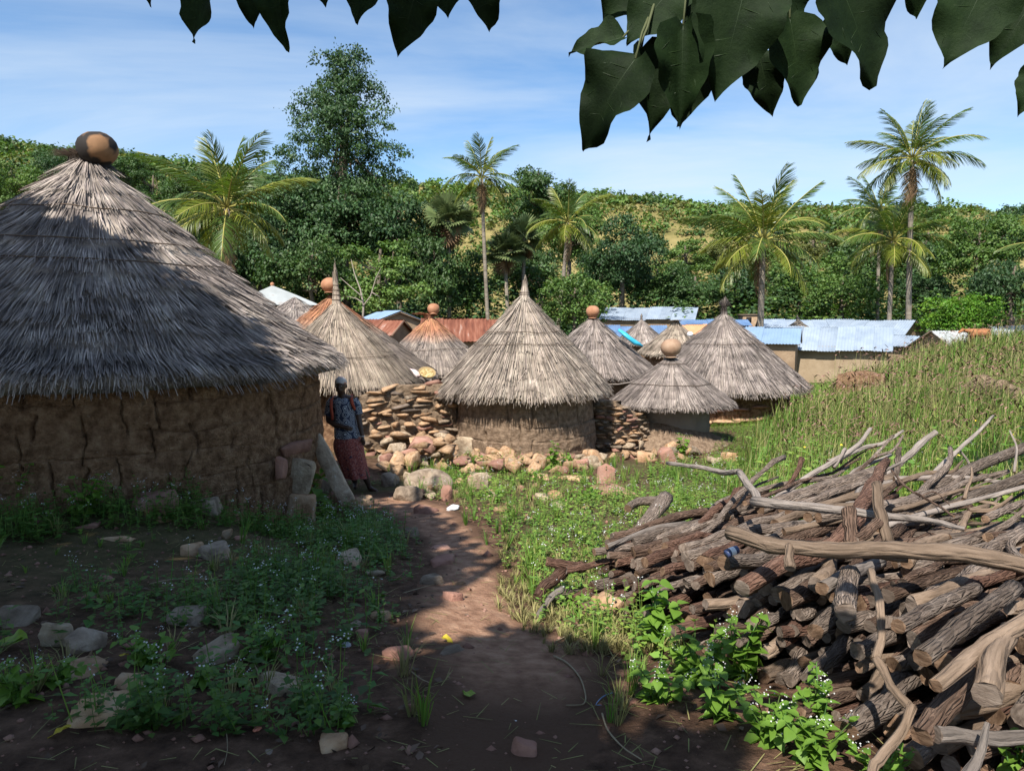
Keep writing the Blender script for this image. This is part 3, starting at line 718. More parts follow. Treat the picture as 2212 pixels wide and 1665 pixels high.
BELT = [  # u, v, half width, half height, Y, crown, material, label
    (640, 470, 110, 95, 64, 'w1', M_lf_deep, None), (745, 470, 120, 100, 63, 'w2', M_lf_deep, None), (860, 510, 105, 110, 62, 'r1', M_lf_deep, None), (560, 540, 90, 110, 60, 'r2', M_lf_deep, None),
    (680, 590, 105, 100, 57, 'w1', M_lf_dark, None), (930, 590, 80, 110, 60, 'r1', M_lf_dark, None), (470, 590, 80, 90, 58, 'w2', M_lf_dark, None), (1010, 610, 70, 80, 66, 'r2', M_lf_dark, None),
    (820, 585, 112, 92, 50, 'o2', M_lf_mid, 'lighter green broadleaf tree above the low tin roof, in front of the wood belt'),
    (1165, 415, 92, 88, 80, 'o1', M_lf_dark, 'rounded dark tree against the sky, right of the tall slender palm'), (1230, 500, 80, 90, 78, 'r1', M_lf_mid, None), (1130, 590, 80, 90, 70, 'w2', M_lf_dark, None),
    (1240, 656, 82, 72, 47, 'b1', M_lf_mid, 'light green leafy bush behind the middle hut, right of the leaning palm'),
    (1345, 545, 85, 90, 62, 'r2', M_lf_deep, 'near-black green tree with a bare trunk above the long tin house'), (1420, 620, 75, 80, 64, 'w1', M_lf_dark, None), (1300, 600, 60, 80, 68, 'r1', M_lf_deep, None),
    (1500, 630, 90, 70, 62, 'w2', M_lf_dark, None), (1590, 625, 70, 75, 66, 'r1', M_lf_deep, None), (1480, 560, 70, 55, 82, 'o2', M_lf_mid, None),
    (1730, 610, 95, 85, 66, 'w1', M_lf_mid, None), (1820, 630, 80, 70, 60, 'b2', M_lf_mid, None), (1760, 540, 80, 55, 86, 'o1', M_lf_olive, None), (1880, 570, 80, 90, 70, 'r2', M_lf_dark, None),
    (2000, 560, 90, 110, 68, 'w2', M_lf_dark, None), (2110, 540, 85, 85, 60, 'b1', M_lf_mid, 'mid green leafy tree right of the two tall palms'), (2190, 500, 70, 90, 64, 'r1', M_lf_deep, None), (2190, 620, 80, 90, 52, 'w1', M_lf_deep, 'dark tree at the right edge above the tin roofs'),
    (2000, 640, 60, 60, 62, 'r1', M_lf_deep, None), (2075, 672, 80, 66, 44, 'b2', M_lf_bright, 'bright yellow-green rounded bush in front of the wood belt at the right'),
    (1670, 640, 60, 60, 64, 'r2', M_lf_dark, None), (1560, 560, 60, 50, 84, 'r2', M_lf_olive, None), (380, 560, 80, 80, 62, 'r1', M_lf_dark, None),
]
LMK = [(330, 'left of the short palm'), (430, 'behind the short palm'), (560, 'right of the short palm'), (640, 'left of the tall tiered tree'), (745, 'below the tall tiered tree'), (860, 'right of the tall tiered tree'), (940, 'behind the skirted fan palm'), (1010, 'behind the slender palm'), (1110, 'behind the twin fan palms'), (1200, 'behind the leaning palm'), (1300, 'left of the long tin house'), (1420, 'over the long tin house'), (1500, 'right of the long tin house'), (1590, 'left of the broad palm'), (1670, 'behind the broad palm'), (1760, 'right of the broad palm'), (1830, 'left of the palm pair'), (1900, 'behind the palm pair'), (2000, 'right of the palm pair'), (2110, 'over the bright bush'), (2200, 'at the right edge')]
TONE = {'leaf_dark': 'dark green', 'leaf_deep': 'blue-green', 'leaf_mid': 'mid green', 'leaf_olive': 'olive'}
def belt_label(u, v, mat): return '%s %s tree of the wood belt %s' % (TONE[mat.name], 'tall' if v < 530 else ('lower' if v < 600 else 'low'), min(LMK, key=lambda q: abs(q[0] - u))[1])
for k, (u, v, hw, hh, Y, key, mat, lab) in enumerate(BELT):
    tree(u, v + (10 if hh > 60 else 0), hw * 1.1, hh * (1.2 if hh > 60 else 1.05), Y, key, mat, lab or belt_label(u, v, mat), k * 1.7, None if lab else G_BELT)
HTL = ['mid green hillside tree at the left edge', 'blue-green hillside tree just left of the sooty pot', 'wide dark hillside tree right of the sooty pot', 'small dark crown on the skyline left of the sooty pot', 'loose dark hillside tree left of the short palm', 'round dark hillside tree behind the short palm fronds', 'wide dark hillside tree between the short palm and the tiered tree', 'bushy bright tree low at the left edge above the thatch', 'dark tree above the thatch slope below the short palm', 'mid green tree above the thatch slope left of the short palm', 'olive open tree on the skyline left of the tiered tree', 'mid green tree cut by the left edge', 'dark skyline tree hidden behind the sooty pot', 'dark loose skyline tree above the short palm']
G_HT = 'trees on the wooded hillside at the left'
for k, (u, v, hw, hh, Y, key, mat) in enumerate([(30, 400, 75, 70, 80, 'w1', M_lf_mid), (130, 390, 60, 70, 85, 'r1', M_lf_deep), (260, 390, 70, 60, 90, 'w2', M_lf_dark), (120, 345, 45, 32, 120, 'r2', M_lf_deep),
        (330, 410, 70, 60, 84, 'o2', M_lf_dark), (410, 420, 60, 70, 80, 'r1', M_lf_dark), (540, 430, 80, 70, 78, 'w1', M_lf_dark), (20, 480, 60, 60, 66, 'b1', M_lf_mid), (400, 500, 70, 70, 70, 'w2', M_lf_dark), (300, 470, 60, 60, 74, 'r2', M_lf_mid), (500, 380, 55, 36, 110, 'o1', M_lf_olive), (-60, 420, 80, 80, 76, 'w1', M_lf_mid), (190, 330, 40, 22, 140, 'r1', M_lf_dark), (300, 352, 45, 24, 130, 'o1', M_lf_dark)]):
    tree(u, v, hw, hh, Y, key, mat, HTL[k], k * 2.1, G_HT)

# leafless pale branches of a dead tree
mb = MB()
b0 = at(783, 700, 44)
for k, pl in enumerate([[(783, 700), (785, 660), (778, 625), (765, 590), (758, 560)], [(785, 660), (800, 640), (812, 600), (822, 580)], [(781, 640), (760, 622), (735, 600)], [(784, 655), (770, 645), (748, 640)], [(803, 632), (818, 640), (822, 660)]]):
    pts = np.array([at(u, v, 44 + .3 * j) for j, (u, v) in enumerate(pl)]) - b0
    mb.tube(pts, np.linspace(.085 if k == 0 else .045, .012, len(pts)), 6)
obj('bare_tree', mb.mesh('bare_tree', [M_deadwood], True), None, 'leafless pale dead tree beside the low blue-grey tin roof', 'tree', loc=b0)

# -- palms
def frond_np(seed, L, droop, n=42, leafl=.8, w=.045):
    """feather frond along +X, curving down; returns (rachis points, leaflet V, F)"""
    r = rng(seed); s = np.linspace(0, 1, 12)
    ang = .0 - droop * s ** 1.4
    X = np.concatenate([[0], np.cumsum(np.cos((ang[1:] + ang[:-1]) / 2) * np.diff(s))]) * L; Z = np.concatenate([[0], np.cumsum(np.sin((ang[1:] + ang[:-1]) / 2) * np.diff(s))]) * L
    rach = np.stack([X, 0 * X, Z], 1)
    VV, FF, nb = [], [], 0
    for side in (-1, 1):
        t = np.sort(r.uniform(.14, 1.0, n)); px = np.interp(t, s, X); pz = np.interp(t, s, Z); an = np.interp(t, s, ang)
        ln = leafl * (np.sin(np.clip(t * 1.06, 0, 1) * math.pi) ** .55 * .9 + .22) * r.uniform(.8, 1.1, n)
        out = .95 - .55 * t; fwd = .35 + .7 * t; dn = .25 + .35 * r.uniform(0, 1, n)
        D = np.stack([np.cos(an) * fwd, side * out, np.sin(an) * fwd - dn * .3], 1); D = unit(D)
        P = np.stack([px, 0 * px, pz], 1)
        M_ = P + D * (ln * .55)[:, None]; T_ = M_ + unit(D + np.array([0, 0, -1.0]) * (.55 + .5 * droop * .5)) * (ln * .5)[:, None]
        wd = unit(np.stack([np.cos(an), 0 * an, np.sin(an)], 1) + r.normal(0, .1, (n, 3)))
        V, F = strips(P, M_, T_, wd, w * .5, .15)
        VV.append(V); FF.append(F + nb); nb += len(V)
    return rach, np.concatenate(VV), np.concatenate(FF)
FR = {}
for k, dr in enumerate([.35, .7, 1.1, 1.55, 1.9]):
    for mname, mm in (('g', M_frond), ('y', M_frondy), ('b', M_frondb)):
        rach, V, F = frond_np(900 + k, 1.0, dr, 64, .27, .0145)
        mb = MB(); mb.add(V, F, 0); mb.tube(rach, np.linspace(.013, .003, len(rach)), 4, 1)
        FR[(k, mname)] = mb.mesh('frond', [mm, M_rachis if mname != 'b' else M_frondb])
def coconut_palm(u, v, Y, Lpx, ub, vb, label, seed, n=24, tw=.15, yel=.25, dead=2, nuts=True):
    r = rng(seed); c = at(u, v, Y)
    b = at(ub, vb, Y); b[2] = gz1(b[0], b[1]) - .2
    root = empty('coconut_palm', b, label, 'palm tree', 'coconut palms rising among the trees')
    L = Lpx / F_PX * Y; cc = c - b
    mid = cc * .5 + np.array([cc[0] * .18, 0, 0]); s = np.linspace(0, 1, 12)[:, None]
    pts = (1 - s) ** 2 * 0 + 2 * s * (1 - s) * mid + s ** 2 * cc
    mb = MB(); mb.tube(pts, np.interp(np.linspace(0, 1, 12), [0, .06, 1], [tw * 1.5, tw * 1.05, tw * .8]), 9); obj('trunk', mb.mesh('trunk', [M_palmbark], True), root)
    for k in range(n):
        f = k / (n - 1)                               # 0 youngest (upright) .. 1 oldest (hanging)
        el = math.radians(84 - 118 * f ** .85) + r.normal(0, .06)
        az = k * 2.39996 + r.normal(0, .15)
        dk = int(np.clip(round(.2 + 3.3 * f + r.normal(0, .4)), 0, 4)) if el > -.1 else 1
        mt = 'g' if r.uniform() > yel + .5 * (f > .62) else 'y'
        sc = L * (.82 + .22 * math.sin(min(1, f * 1.4) * math.pi)) * r.uniform(.9, 1.08)
        obj('frond', FR[(dk, mt)], root, loc=cc + np.array([math.cos(az), math.sin(az), 0]) * .1 + np.array([0, 0, (1 - f) * .2]), rot=Euler((r.normal(0, .25), -el, az), 'XYZ'), scale=sc)
    for k in range(dead):
        az = r.uniform(0, 6.28); obj('frond', FR[(1, 'b')], root, loc=cc - np.array([0, 0, .15]), rot=(0, math.radians(72), az), scale=L * .75)
    if nuts:
        for k in range(7):
            az = r.uniform(0, 6.28); V, Q = lathe_np(np.array([(0.001, -.14), (.09, -.1), (.115, 0), (.09, .1), (.001, .14)]), 8)
            if 'nut' not in FR: FR['nut'] = mesh_np('coconut', V, Q, [M_coco], True)
            obj('coconut', FR['nut'], root, loc=cc + np.array([math.cos(az) * .26, math.sin(az) * .26, -.18 - .12 * r.uniform()]))
    return root
coconut_palm(490, 452, 34, 185, 497, 640, 'short coconut palm with yellowing lower fronds beside the big hut roof', 1, 24, .17, .25, 1)
coconut_palm(1040, 384, 60, 98, 1058, 668, 'tall slender palm with a hanging dead frond, above the middle hut', 2, 20, .17, .2, 3, False)
coconut_palm(1226, 482, 52, 105, 1194, 690, 'leaning palm with a curved trunk right of the middle hut', 3, 20, .16, .35, 1)
coconut_palm(1648, 522, 42, 165, 1642, 695, 'broad coconut palm with orange nuts behind the rightmost thatched hut', 4, 27, .2, .3, 1)
coconut_palm(1928, 522, 50, 128, 1920, 692, 'lower of the two crowded palms at the right, its fronds drooping wide', 5, 25, .16, .35, 1)
coconut_palm(1970, 345, 49, 135, 1965, 694, 'tallest palm at the right, its whole crown against the sky', 6, 27, .19, .25, 2)
coconut_palm(1900, 455, 60, 95, 1897, 690, 'darker palm half hidden behind the two palms at the right', 7, 18, .15, .05, 1, False)
coconut_palm(2320, 550, 38, 150, 2315, 700, 'palm at the right edge with only frond tips in the picture', 8, 20, .17, .3, 1, False)
def fan_np(n=22, L=1.0):
    a = np.linspace(-2.1, 2.1, n)
    D = np.stack([np.cos(a), np.sin(a), -.10 * np.abs(a)], 1); B = np.stack([-np.sin(a), np.cos(a), 0 * a], 1)
    P = np.tile(np.array([[.42, 0, 0]]), (n, 1))
    return strips(P, P + D * .33 * L, P + D * .60 * L + np.array([0, 0, -.07]), B, .055, .1)
V, F = fan_np(); mb = MB(); mb.add(V, F); mb.tube([(0, 0, 0), (.22, 0, .02), (.44, 0, 0)], .012, 4)
FANM = {'g': mb.mesh('fan_leaf', [M_fan]), 'b': mb.mesh('fan_leaf_dead', [M_frondb])}
def fan_palm(u, v, Y, Lpx, ub, vb, label, seed, n=26, dead=6):
    r = rng(seed); c = at(u, v, Y); b = at(ub, vb, Y); b[2] = gz1(b[0], b[1]) - .2
    root = empty('fan_palm', b, label, 'palm tree', 'fan palms among the trees'); cc = c - b; L = Lpx / F_PX * Y
    mb = MB(); mb.tube([(0, 0, 0), cc * .4 + np.array([.1, 0, 0]), cc], [.22, .16, .15], 8); obj('trunk', mb.mesh('trunk', [M_palmbark], True), root)
    for k in range(n):
        el = math.radians(85 - 120 * (k / n)); az = k * 2.4
        obj('fan_leaf', FANM['g'], root, loc=cc, rot=Euler((r.normal(0, .5), -el, az)), scale=L * r.uniform(.85, 1.1))
    for k in range(dead): obj('fan_leaf', FANM['b'], root, loc=cc - np.array([0, 0, .2]), rot=Euler((r.normal(0, .4), math.radians(60 + 20 * r.uniform()), k * 1.1)), scale=L * .9)
fan_palm(968, 478, 61, 62, 967, 688, 'fan palm with a skirt of brown dead leaves and a thin pale trunk', 11, 24, 8)
fan_palm(1090, 545, 63, 52, 1096, 690, 'low grey-green fan palm left of its twin near the slender palm', 12, 26, 3)
fan_palm(1132, 515, 64, 50, 1122, 690, 'fan palm with a forked dark trunk beside the leaning palm', 13, 24, 2)

# -- hillside scrub and the undergrowth that closes the gaps between the trunks: masses nobody could count
def scrub(name, X, Y, seed, size, mat, label, cat, per=26, leaf=.3, zs=1.0):
    r = rng(seed); n = len(X); Z = gz(X, Y)
    ci = np.repeat(np.arange(n), per); sz = size * r.uniform(.5, 1.5, n)
    e = unit(r.normal(0, 1, (len(ci), 3))) * r.uniform(.5, 1, (len(ci), 1)); e[:, 2] = np.abs(e[:, 2]) * zs
    P = np.stack([X, Y, Z], 1)[ci] + e * sz[ci][:, None]
    N = unit(e + r.normal(0, .5, e.shape) + np.array([0, 0, .4])); D = unit(np.cross(N, r.normal(0, 1, N.shape)))
    lf = leaf * np.clip(P[:, 1] / 110, .6, 1.7)
    V, F = kites(P, N, D, lf * r.uniform(.7, 1.4, len(ci)), lf * .7)
    return obj(name, mesh_np(name, V, F, [mat]), None, label, cat, None, 'stuff')
r = rng(61)
def hill_pts(n, ylo=78, yhi=190, seed=1, ulo=-300, uhi=2500):
    r = rng(seed); y = ylo + (yhi - ylo) * r.uniform(0, 1, n) ** .8; u = r.uniform(ulo, uhi, n); x = (u - CX) / F_PX * y
    keep = fbm(P3(x / 14, y / 14), 3, seed) > r.uniform(-.75, .25, n)
    return x[keep], y[keep]
x, y = hill_pts(2500, seed=71); scrub('hillside_scrub', x, y, 1, 1.35, M_lf_olive, 'olive scrub covering the dry hillside', 'scrub', 26, .55)
x, y = hill_pts(1700, seed=72); scrub('hillside_scrub', x, y, 2, 1.7, M_lf_mid, 'green bushes dotted over the dry hillside', 'scrub', 28, .6)
x, y = hill_pts(1300, seed=73); scrub('hillside_scrub', x, y, 3, 1.0, M_lf_yell, 'yellowish bushes dotted over the dry hillside', 'scrub', 24, .5)
x, y = hill_pts(1500, 80, 185, 74, -400, 900); scrub('hillside_scrub', x, y, 4, 2.0, M_lf_dark, 'dark green wood on the left part of the hillside', 'wood', 40, .6)
r = rng(75); n = 1500; y = r.uniform(54, 80, n); u = r.uniform(300, 2500, n); x = (u - CX) / F_PX * y
scrub('undergrowth', x, y, 5, 2.3, M_lf_dark, 'dark undergrowth between the trunks of the wood belt', 'undergrowth', 36, .75)

r = rng(76); n = 330; y = r.uniform(60, 72, n); u = r.uniform(250, 2500, n); x = (u - CX) / F_PX * y
scrub('undergrowth', x, y, 6, 2.6, M_lf_deep, 'tall dark thicket filling the wood belt', 'thicket', 150, .75, 2.4)
r = rng(77); n = 160; y = r.uniform(56, 62, n); u = r.uniform(1380, 2500, n); x = (u - CX) / F_PX * y
scrub('undergrowth', x, y, 7, 1.8, M_lf_mid, 'lighter green thicket behind the tin roofs', 'thicket', 120, .6, 2.2)

x, y = hill_pts(420, 84, 190, 78); scrub('hillside_scrub', x, y, 8, 2.6, M_lf_mid, 'larger green crowns standing out on the hillside', 'scrub', 90, .62)
x, y = hill_pts(300, 84, 190, 79); scrub('hillside_scrub', x, y, 9, 2.2, M_lf_dark, 'dark crowns standing out on the hillside', 'scrub', 80, .62)
# ------------------------------------------------------------------ tin-roofed houses
M_tin = pmat('galvanised_tin', [(.22, .27, .335), (.285, .34, .41), (.34, .395, .46)], 1.2, 5, .45, .08, 4, .02, spec=.4, metal=.15, objrand=.10)
M_tinblue = pmat('blue_tin', [(.08, .15, .28), (.12, .20, .345), (.165, .255, .40)], 1.2, 5, .4, spec=.5, metal=.1, objrand=.12)
M_tinpale = pmat('pale_blue_tin', [(.22, .32, .46), (.28, .39, .54)], 1.0, 4, .4, spec=.5, metal=.15, objrand=.08)
M_tinold = pmat('worn_tin', [(.36, .38, .37), (.44, .46, .45), (.28, .16, .09)], .9, 5, .5, spec=.4, metal=.15, lo=.35, hi=.72, objrand=.1)
M_rust = pmat('rusty_tin', [(.10, .035, .022), (.17, .06, .035), (.24, .10, .062), (.46, .37, .32)], 2.2, 6, .8, spec=.2, stretch=(2.2, .35, .35), lo=.3, hi=.74, objrand=.15)
M_tarp = pmat('orange_tarpaulin', [(.50, .22, .10), (.62, .33, .18)], 3, 3, .6)
M_mudhouse = pmat('mud_house_wall', [(.26, .19, .12), (.33, .25, .165), (.38, .29, .195)], 1.4, 6, .95, .3, 14, .03, coord='World', spec=.1)
M_mudbrick = pmat('mud_brick_wall', [(.20, .135, .085), (.28, .195, .125), (.34, .245, .16)], 2.4, 6, .95, .5, 12, .04, coord='World', spec=.1)
M_dark = pmat('dark_opening', [(.012, .010, .009), (.02, .017, .015)], 2, 2, .9)
M_timber = pmat('weathered_timber', [(.16, .11, .075), (.24, .18, .13)], 5, 4, .9, stretch=(.3, 3, 3))
def sheet_np(w, L, z0, z1, per=.13, amp=.018):
    n = max(8, int(w / per * 4)); x = np.linspace(-w / 2, w / 2, n); h = amp * np.cos(x / per * 2 * math.pi)
    nr = 4; f = np.linspace(0, 1, nr)
    nx, nz = -(z1 - z0), L; q = math.hypot(nx, nz)
    V = np.stack([np.broadcast_to(x[None], (nr, n)), f[:, None] * L + h[None] * (-(z1 - z0)) / q, z0 + f[:, None] * (z1 - z0) + h[None] * L / q], -1).reshape(-1, 3)
    i = (np.arange(nr - 1)[:, None] * n + np.arange(n - 1)[None]).ravel()
    return V, np.stack([i, i + 1, i + n + 1, i + n], 1)
def tin_house(u, Y, ln, wd, v_ridge, v_eave, rz, roofm, wallm, label, seed, over=.28, base_v=None, windows=(), name='tin_roofed_house', per=.15, mono=False, wav=.03):
    r = rng(seed); rz = math.radians(rz)
    c = at(u, v_ridge, Y); zr = c[2]; ze = at(u, v_eave, Y - wd * .5)[2]; zg = gz1(c[0], c[1])
    zg = min(zg, ze - 1.0)
    root = empty(name, (c[0], c[1], zg), label, 'house', 'tin-roofed houses of the village', rz)
    H, E = zr - zg, ze - zg; a, b = ln / 2, wd / 2
    slope = (H - E) / (b + over)
    we = E + slope * over - .03                       # wall plate height at the wall face
    mb = MB()
    V = np.array([(-a, -b, -.4), (a, -b, -.4), (a, b, -.4), (-a, b, -.4), (-a, -b, we), (a, -b, we), (a, b, we), (-a, b, we), (-a, 0, H - .04), (a, 0, H - .04)])
    mb.add(V, [(0, 1, 5, 4), (2, 3, 7, 6)]); mb.add(V, [(1, 2, 6, 9, 5), (3, 0, 4, 8, 7)])
    wall = obj('wall', mb.mesh('wall', [wallm]), root)
    nsh = max(2, int((ln + .4) / .85)); sw = (ln + .4) / nsh
    for side in (-1, 1):
        for k in range(nsh):
            V, F = sheet_np(sw + .03, b + over, E, H, per)
            V[:, 1] = side * (b + over - V[:, 1])
            V[:, 0] += (k + .5) * sw - (ln + .4) / 2; V[:, 2] += r.normal(0, .012) + .004 * (k % 2) + wav * math.sin(k * 1.3 + seed) * (1 if side < 0 else 1)
            if side > 0: F = F[:, ::-1]
            obj('roof_sheet', mesh_np('roof_sheet', V, F, [roofm], True), root)
    for s in (-1, 1):                                  # barge boards under the gable edges
        mb = MB()
        for q in (-1, 1): mb.tube([(s * (a + .17), q * (b + over), E - .05), (s * (a + .17), 0, H - .05)], .035, 4)
        obj('barge_board', mb.mesh('barge_board', [M_timber]), root)
    for (wx, wz, ww, wh) in windows:
        mb = MB(); mb.box((wx, -b - .005, wz), (ww, .06, wh)); f = obj('window', mb.mesh('window', [M_dark]), root)
        m2 = MB(); m2.box((wx, -b - .02, wz + wh / 2 + .03), (ww + .12, .08, .05)); m2.box((wx, -b - .02, wz - wh / 2 - .02), (ww + .12, .08, .04)); obj('frame', m2.mesh('frame', [M_timber]), f)
    return root
tin_house(1792, 39, 5.75, 3.0, 706, 757, -28, M_tin, M_mudhouse, 'nearest tin-roofed house, low plain tan wall, behind the weeds', 1, .38)
tin_house(1405, 58, 7.1, 4.2, 664, 691, -20, M_tin, M_mudbrick, 'long mud house with small dark windows under a grey tin roof, before the wood', 2, .3, windows=((-2.6, 1.3, .7, .9), (-.4, 1.3, .8, .9), (2.3, 1.25, .6, .8)))
tin_house(1372, 44, 3.4, 3.0, 703, 732, -4, M_tinblue, M_mudbrick, 'blue corrugated roof left of the small far thatch cone', 3)
tin_house(1540, 53, 4.6, 2.6, 690, 703, -6, M_tinblue, M_mudbrick, 'blue roof just left of the knotted hut tip', 4)
tin_house(1500, 42, 2.6, 2.2, 701, 722, 4, M_tarp, M_mudbrick, 'orange covered roof between two thatch cones', 5)
tin_house(1650, 37, 3.2, 3.0, 708, 742, -24, M_tinpale, M_mudbrick, 'pale blue roof with dark gable end left of the nearest tin-roofed house', 6)
tin_house(1738, 51, 6.0, 3.2, 690, 712, -12, M_tin, M_mudhouse, 'silvery tin roof behind the tiny far thatch cone', 7)
tin_house(1893, 47, 4.2, 4.6, 691, 724, -42, M_tin, M_mudbrick, 'tin-roofed house with a wide brown gable, right of the nearest one', 8, .35)
tin_house(1955, 40, 2.6, 2.2, 724, 748, -52, M_tin, M_mudhouse, 'low lean-to with a narrow tin roof below the wide brown gable', 9, .3)
tin_house(2098, 35, 4.0, 3.6, 713, 764, 6, M_tinold, M_mudbrick, 'whitish tin roof behind the grazing animal', 10, .3)
tin_house(2235, 42, 5.0, 3.6, 704, 738, 0, M_tin, M_mudhouse, 'tin roof cut off by the right edge behind the tall grass', 11)
tin_house(838, 36, 2.8, 3.2, 673, 704, -58, M_tinpale, M_mudbrick, 'low pale blue roof with a brown gable beside the dead tree', 12, .3)
tin_house(1003, 30, 3.2, 3.0, 689, 738, 4, M_rust, M_mudbrick, 'red-brown rusted roof left of the middle hut', 13)
tin_house(806, 32, 2.6, 2.2, 690, 722, -14, M_rust, M_mudbrick, 'small rusted roof between the two rusty thatch huts', 14)
# pyramid roof behind the big hut
c = at(588, 617, 33); zg = gz1(c[0], c[1]); e = at(588, 660, 33)[2]
pr = empty('pyramid_roofed_house', (c[0], c[1], zg), 'white tin pyramid roof with a rust streak behind the big hut', 'house', None, .5)
h, ee, a = c[2] - zg, e - zg, 1.75
for k in range(4):
    q = k * math.pi / 2; V = np.array([(-a, -a, ee), (a, -a, ee), (0.02, -.02, h), (-.02, -.02, h), (-a * .5, -a * .5, (ee + h) / 2 + .02), (a * .5, -a * .5, (ee + h) / 2 + .02)])
    R2 = np.array([[math.cos(q), math.sin(q)], [-math.sin(q), math.cos(q)]]); V[:, :2] = V[:, :2] @ R2
    obj('roof_sheet', mesh_np('roof_sheet', V, np.array([(0, 1, 5, 4), (4, 5, 2, 3)]), [M_tinold]), pr)
mb = MB(); mb.box((0, 0, ee / 2 - .2), (2 * a - .5, 2 * a - .5, ee + .3)); obj('wall', mb.mesh('wall', [M_mudhouse]), pr)
V, Q = lathe_np([(.001, .16), (.08, .12), (.1, .05), (.06, -.02)], 10); V[:, 2] += h; obj('finial', mesh_np('finial', V, Q, [M_clay], True), pr)
# little flat mud store
c = at(1620, 681, 55); zg = gz1(c[0], c[1]); st = empty('mud_store', (c[0], c[1], zg), 'small flat mud store with a dark hatch beside the broad palm trunk', 'store')
mb = MB(); mb.box((0, 0, (c[2] - zg) / 2 - .2), (1.5, 1.2, c[2] - zg + .4)); obj('wall', mb.mesh('wall', [M_mudbrick]), st)
mb = MB(); mb.box((0, 0, c[2] - zg + .04), (1.7, 1.4, .07)); obj('roof', mb.mesh('roof', [M_timber]), st)
mb = MB(); mb.box((-.3, -.6, c[2] - zg - .35), (.4, .05, .4)); obj('hatch', mb.mesh('hatch', [M_dark]), st)

# ------------------------------------------------------------------ stones
def ico(sub):
    bm = bmesh.new(); bmesh.ops.create_icosphere(bm, subdivisions=sub, radius=1); bm.verts.ensure_lookup_table()
    V = np.array([v.co[:] for v in bm.verts]); F = np.array([[v.index for v in f.verts] for f in bm.faces]); bm.free(); return V, F
ICO = {k: ico(k) for k in (1, 2, 3, 4)}
def rock_np(seed, size, sub=3, K=13, rough=.05, layers=0.0, boxy=.5):
    """angular stone: hull of a few random points, its faces broken up and roughened"""
    r = rng(seed); n = K + 12
    P = r.uniform(-1, 1, (n, 3)); P = np.sign(P) * np.abs(P) ** .75; P = P / np.maximum(1, np.linalg.norm(P, axis=1, keepdims=True) / 1.25); P[:, :2] *= (1 - .22 * np.abs(P[:, 2:3]) * r.uniform(0, 1, (n, 1)))
    bm = bmesh.new()
    for p in P: bm.verts.new(p)
    res = bmesh.ops.convex_hull(bm, input=bm.verts); bmesh.ops.delete(bm, geom=list({g for g in res['geom_interior'] + res['geom_unused'] if isinstance(g, bmesh.types.BMVert)}), context='VERTS')
    bmesh.ops.bevel(bm, geom=list(bm.edges), offset=.07, segments=1, affect='EDGES') if sub > 1 else None
    bmesh.ops.triangulate(bm, faces=list(bm.faces))
    cuts = {1: 0, 2: 0, 3: 1, 4: 3}[sub]
    if cuts: bmesh.ops.subdivide_edges(bm, edges=list(bm.edges), cuts=cuts, use_grid_fill=True); bmesh.ops.triangulate(bm, faces=list(bm.faces))
    bm.verts.index_update(); V = np.array([v.co[:] for v in bm.verts]); F = np.array([[v.index for v in f.verts] for f in bm.faces]); bm.free()
    V = V * (1 + rough * (.6 * fbm(V * 1.7 + seed, 2, seed) + .8 * fbm(V * 5 + seed, 3, seed + 5)))[:, None]
    if layers: V[:, :2] *= (1 + layers * np.sin(V[:, 2:3] * 9 + 3 * fbm(V * 1.5, 2, seed)[:, None]))
    lo, hi = V.min(0), V.max(0)
    return (V - (lo + hi) / 2) / (hi - lo) * np.array(size), F
M_rk_or = pmat('sandstone_orange', [(.19, .105, .055), (.36, .215, .12), (.48, .32, .195), (.42, .34, .245)], 6, 8, .9, .8, 26, .03, objrand=.28, spec=.15, lo=.25, hi=.75)
M_rk_pk = pmat('sandstone_pink', [(.20, .10, .075), (.31, .165, .12), (.39, .24, .18)], 2.6, 7, .9, .6, 22, .03, objrand=.22, spec=.15)
M_rk_gr = pmat('stone_grey', [(.12, .088, .062), (.27, .205, .148), (.42, .335, .25)], 7, 8, .9, .8, 28, .03, objrand=.18, spec=.15, distort=.6)
M_rk_wh = pmat('stone_pale', [(.20, .14, .09), (.40, .305, .21), (.55, .45, .33)], 7, 8, .9, .8, 30, .03, objrand=.1, spec=.15)
M_rk_dk = pmat('stone_dark', [(.085, .068, .055), (.17, .132, .105), (.25, .19, .145)], 3, 6, .9, .5, 20, .03, objrand=.25, spec=.15)
M_mortar = pmat('mud_mortar', [(.13, .09, .06), (.21, .15, .10), (.28, .205, .14)], 4, 7, .95, .9, 18, .05, coord='World', spec=.1)
STONES = {}
def stone_mesh(k, mat, kind='slab'):
    key = (k, mat.name, kind)
    if key not in STONES:
        sz = (1, .8, .42) if kind == 'slab' else (1, .85, .8)
        V, F = rock_np(700 + k * 3, sz, 2 if kind == 'block' else 1, 4, .05)
        STONES[key] = mesh_np('stone', V, F, [mat])
    return STONES[key]
WALLM = [M_rk_or, M_rk_or, M_rk_or, M_rk_gr, M_rk_pk, M_rk_dk, M_rk_or, M_rk_gr]
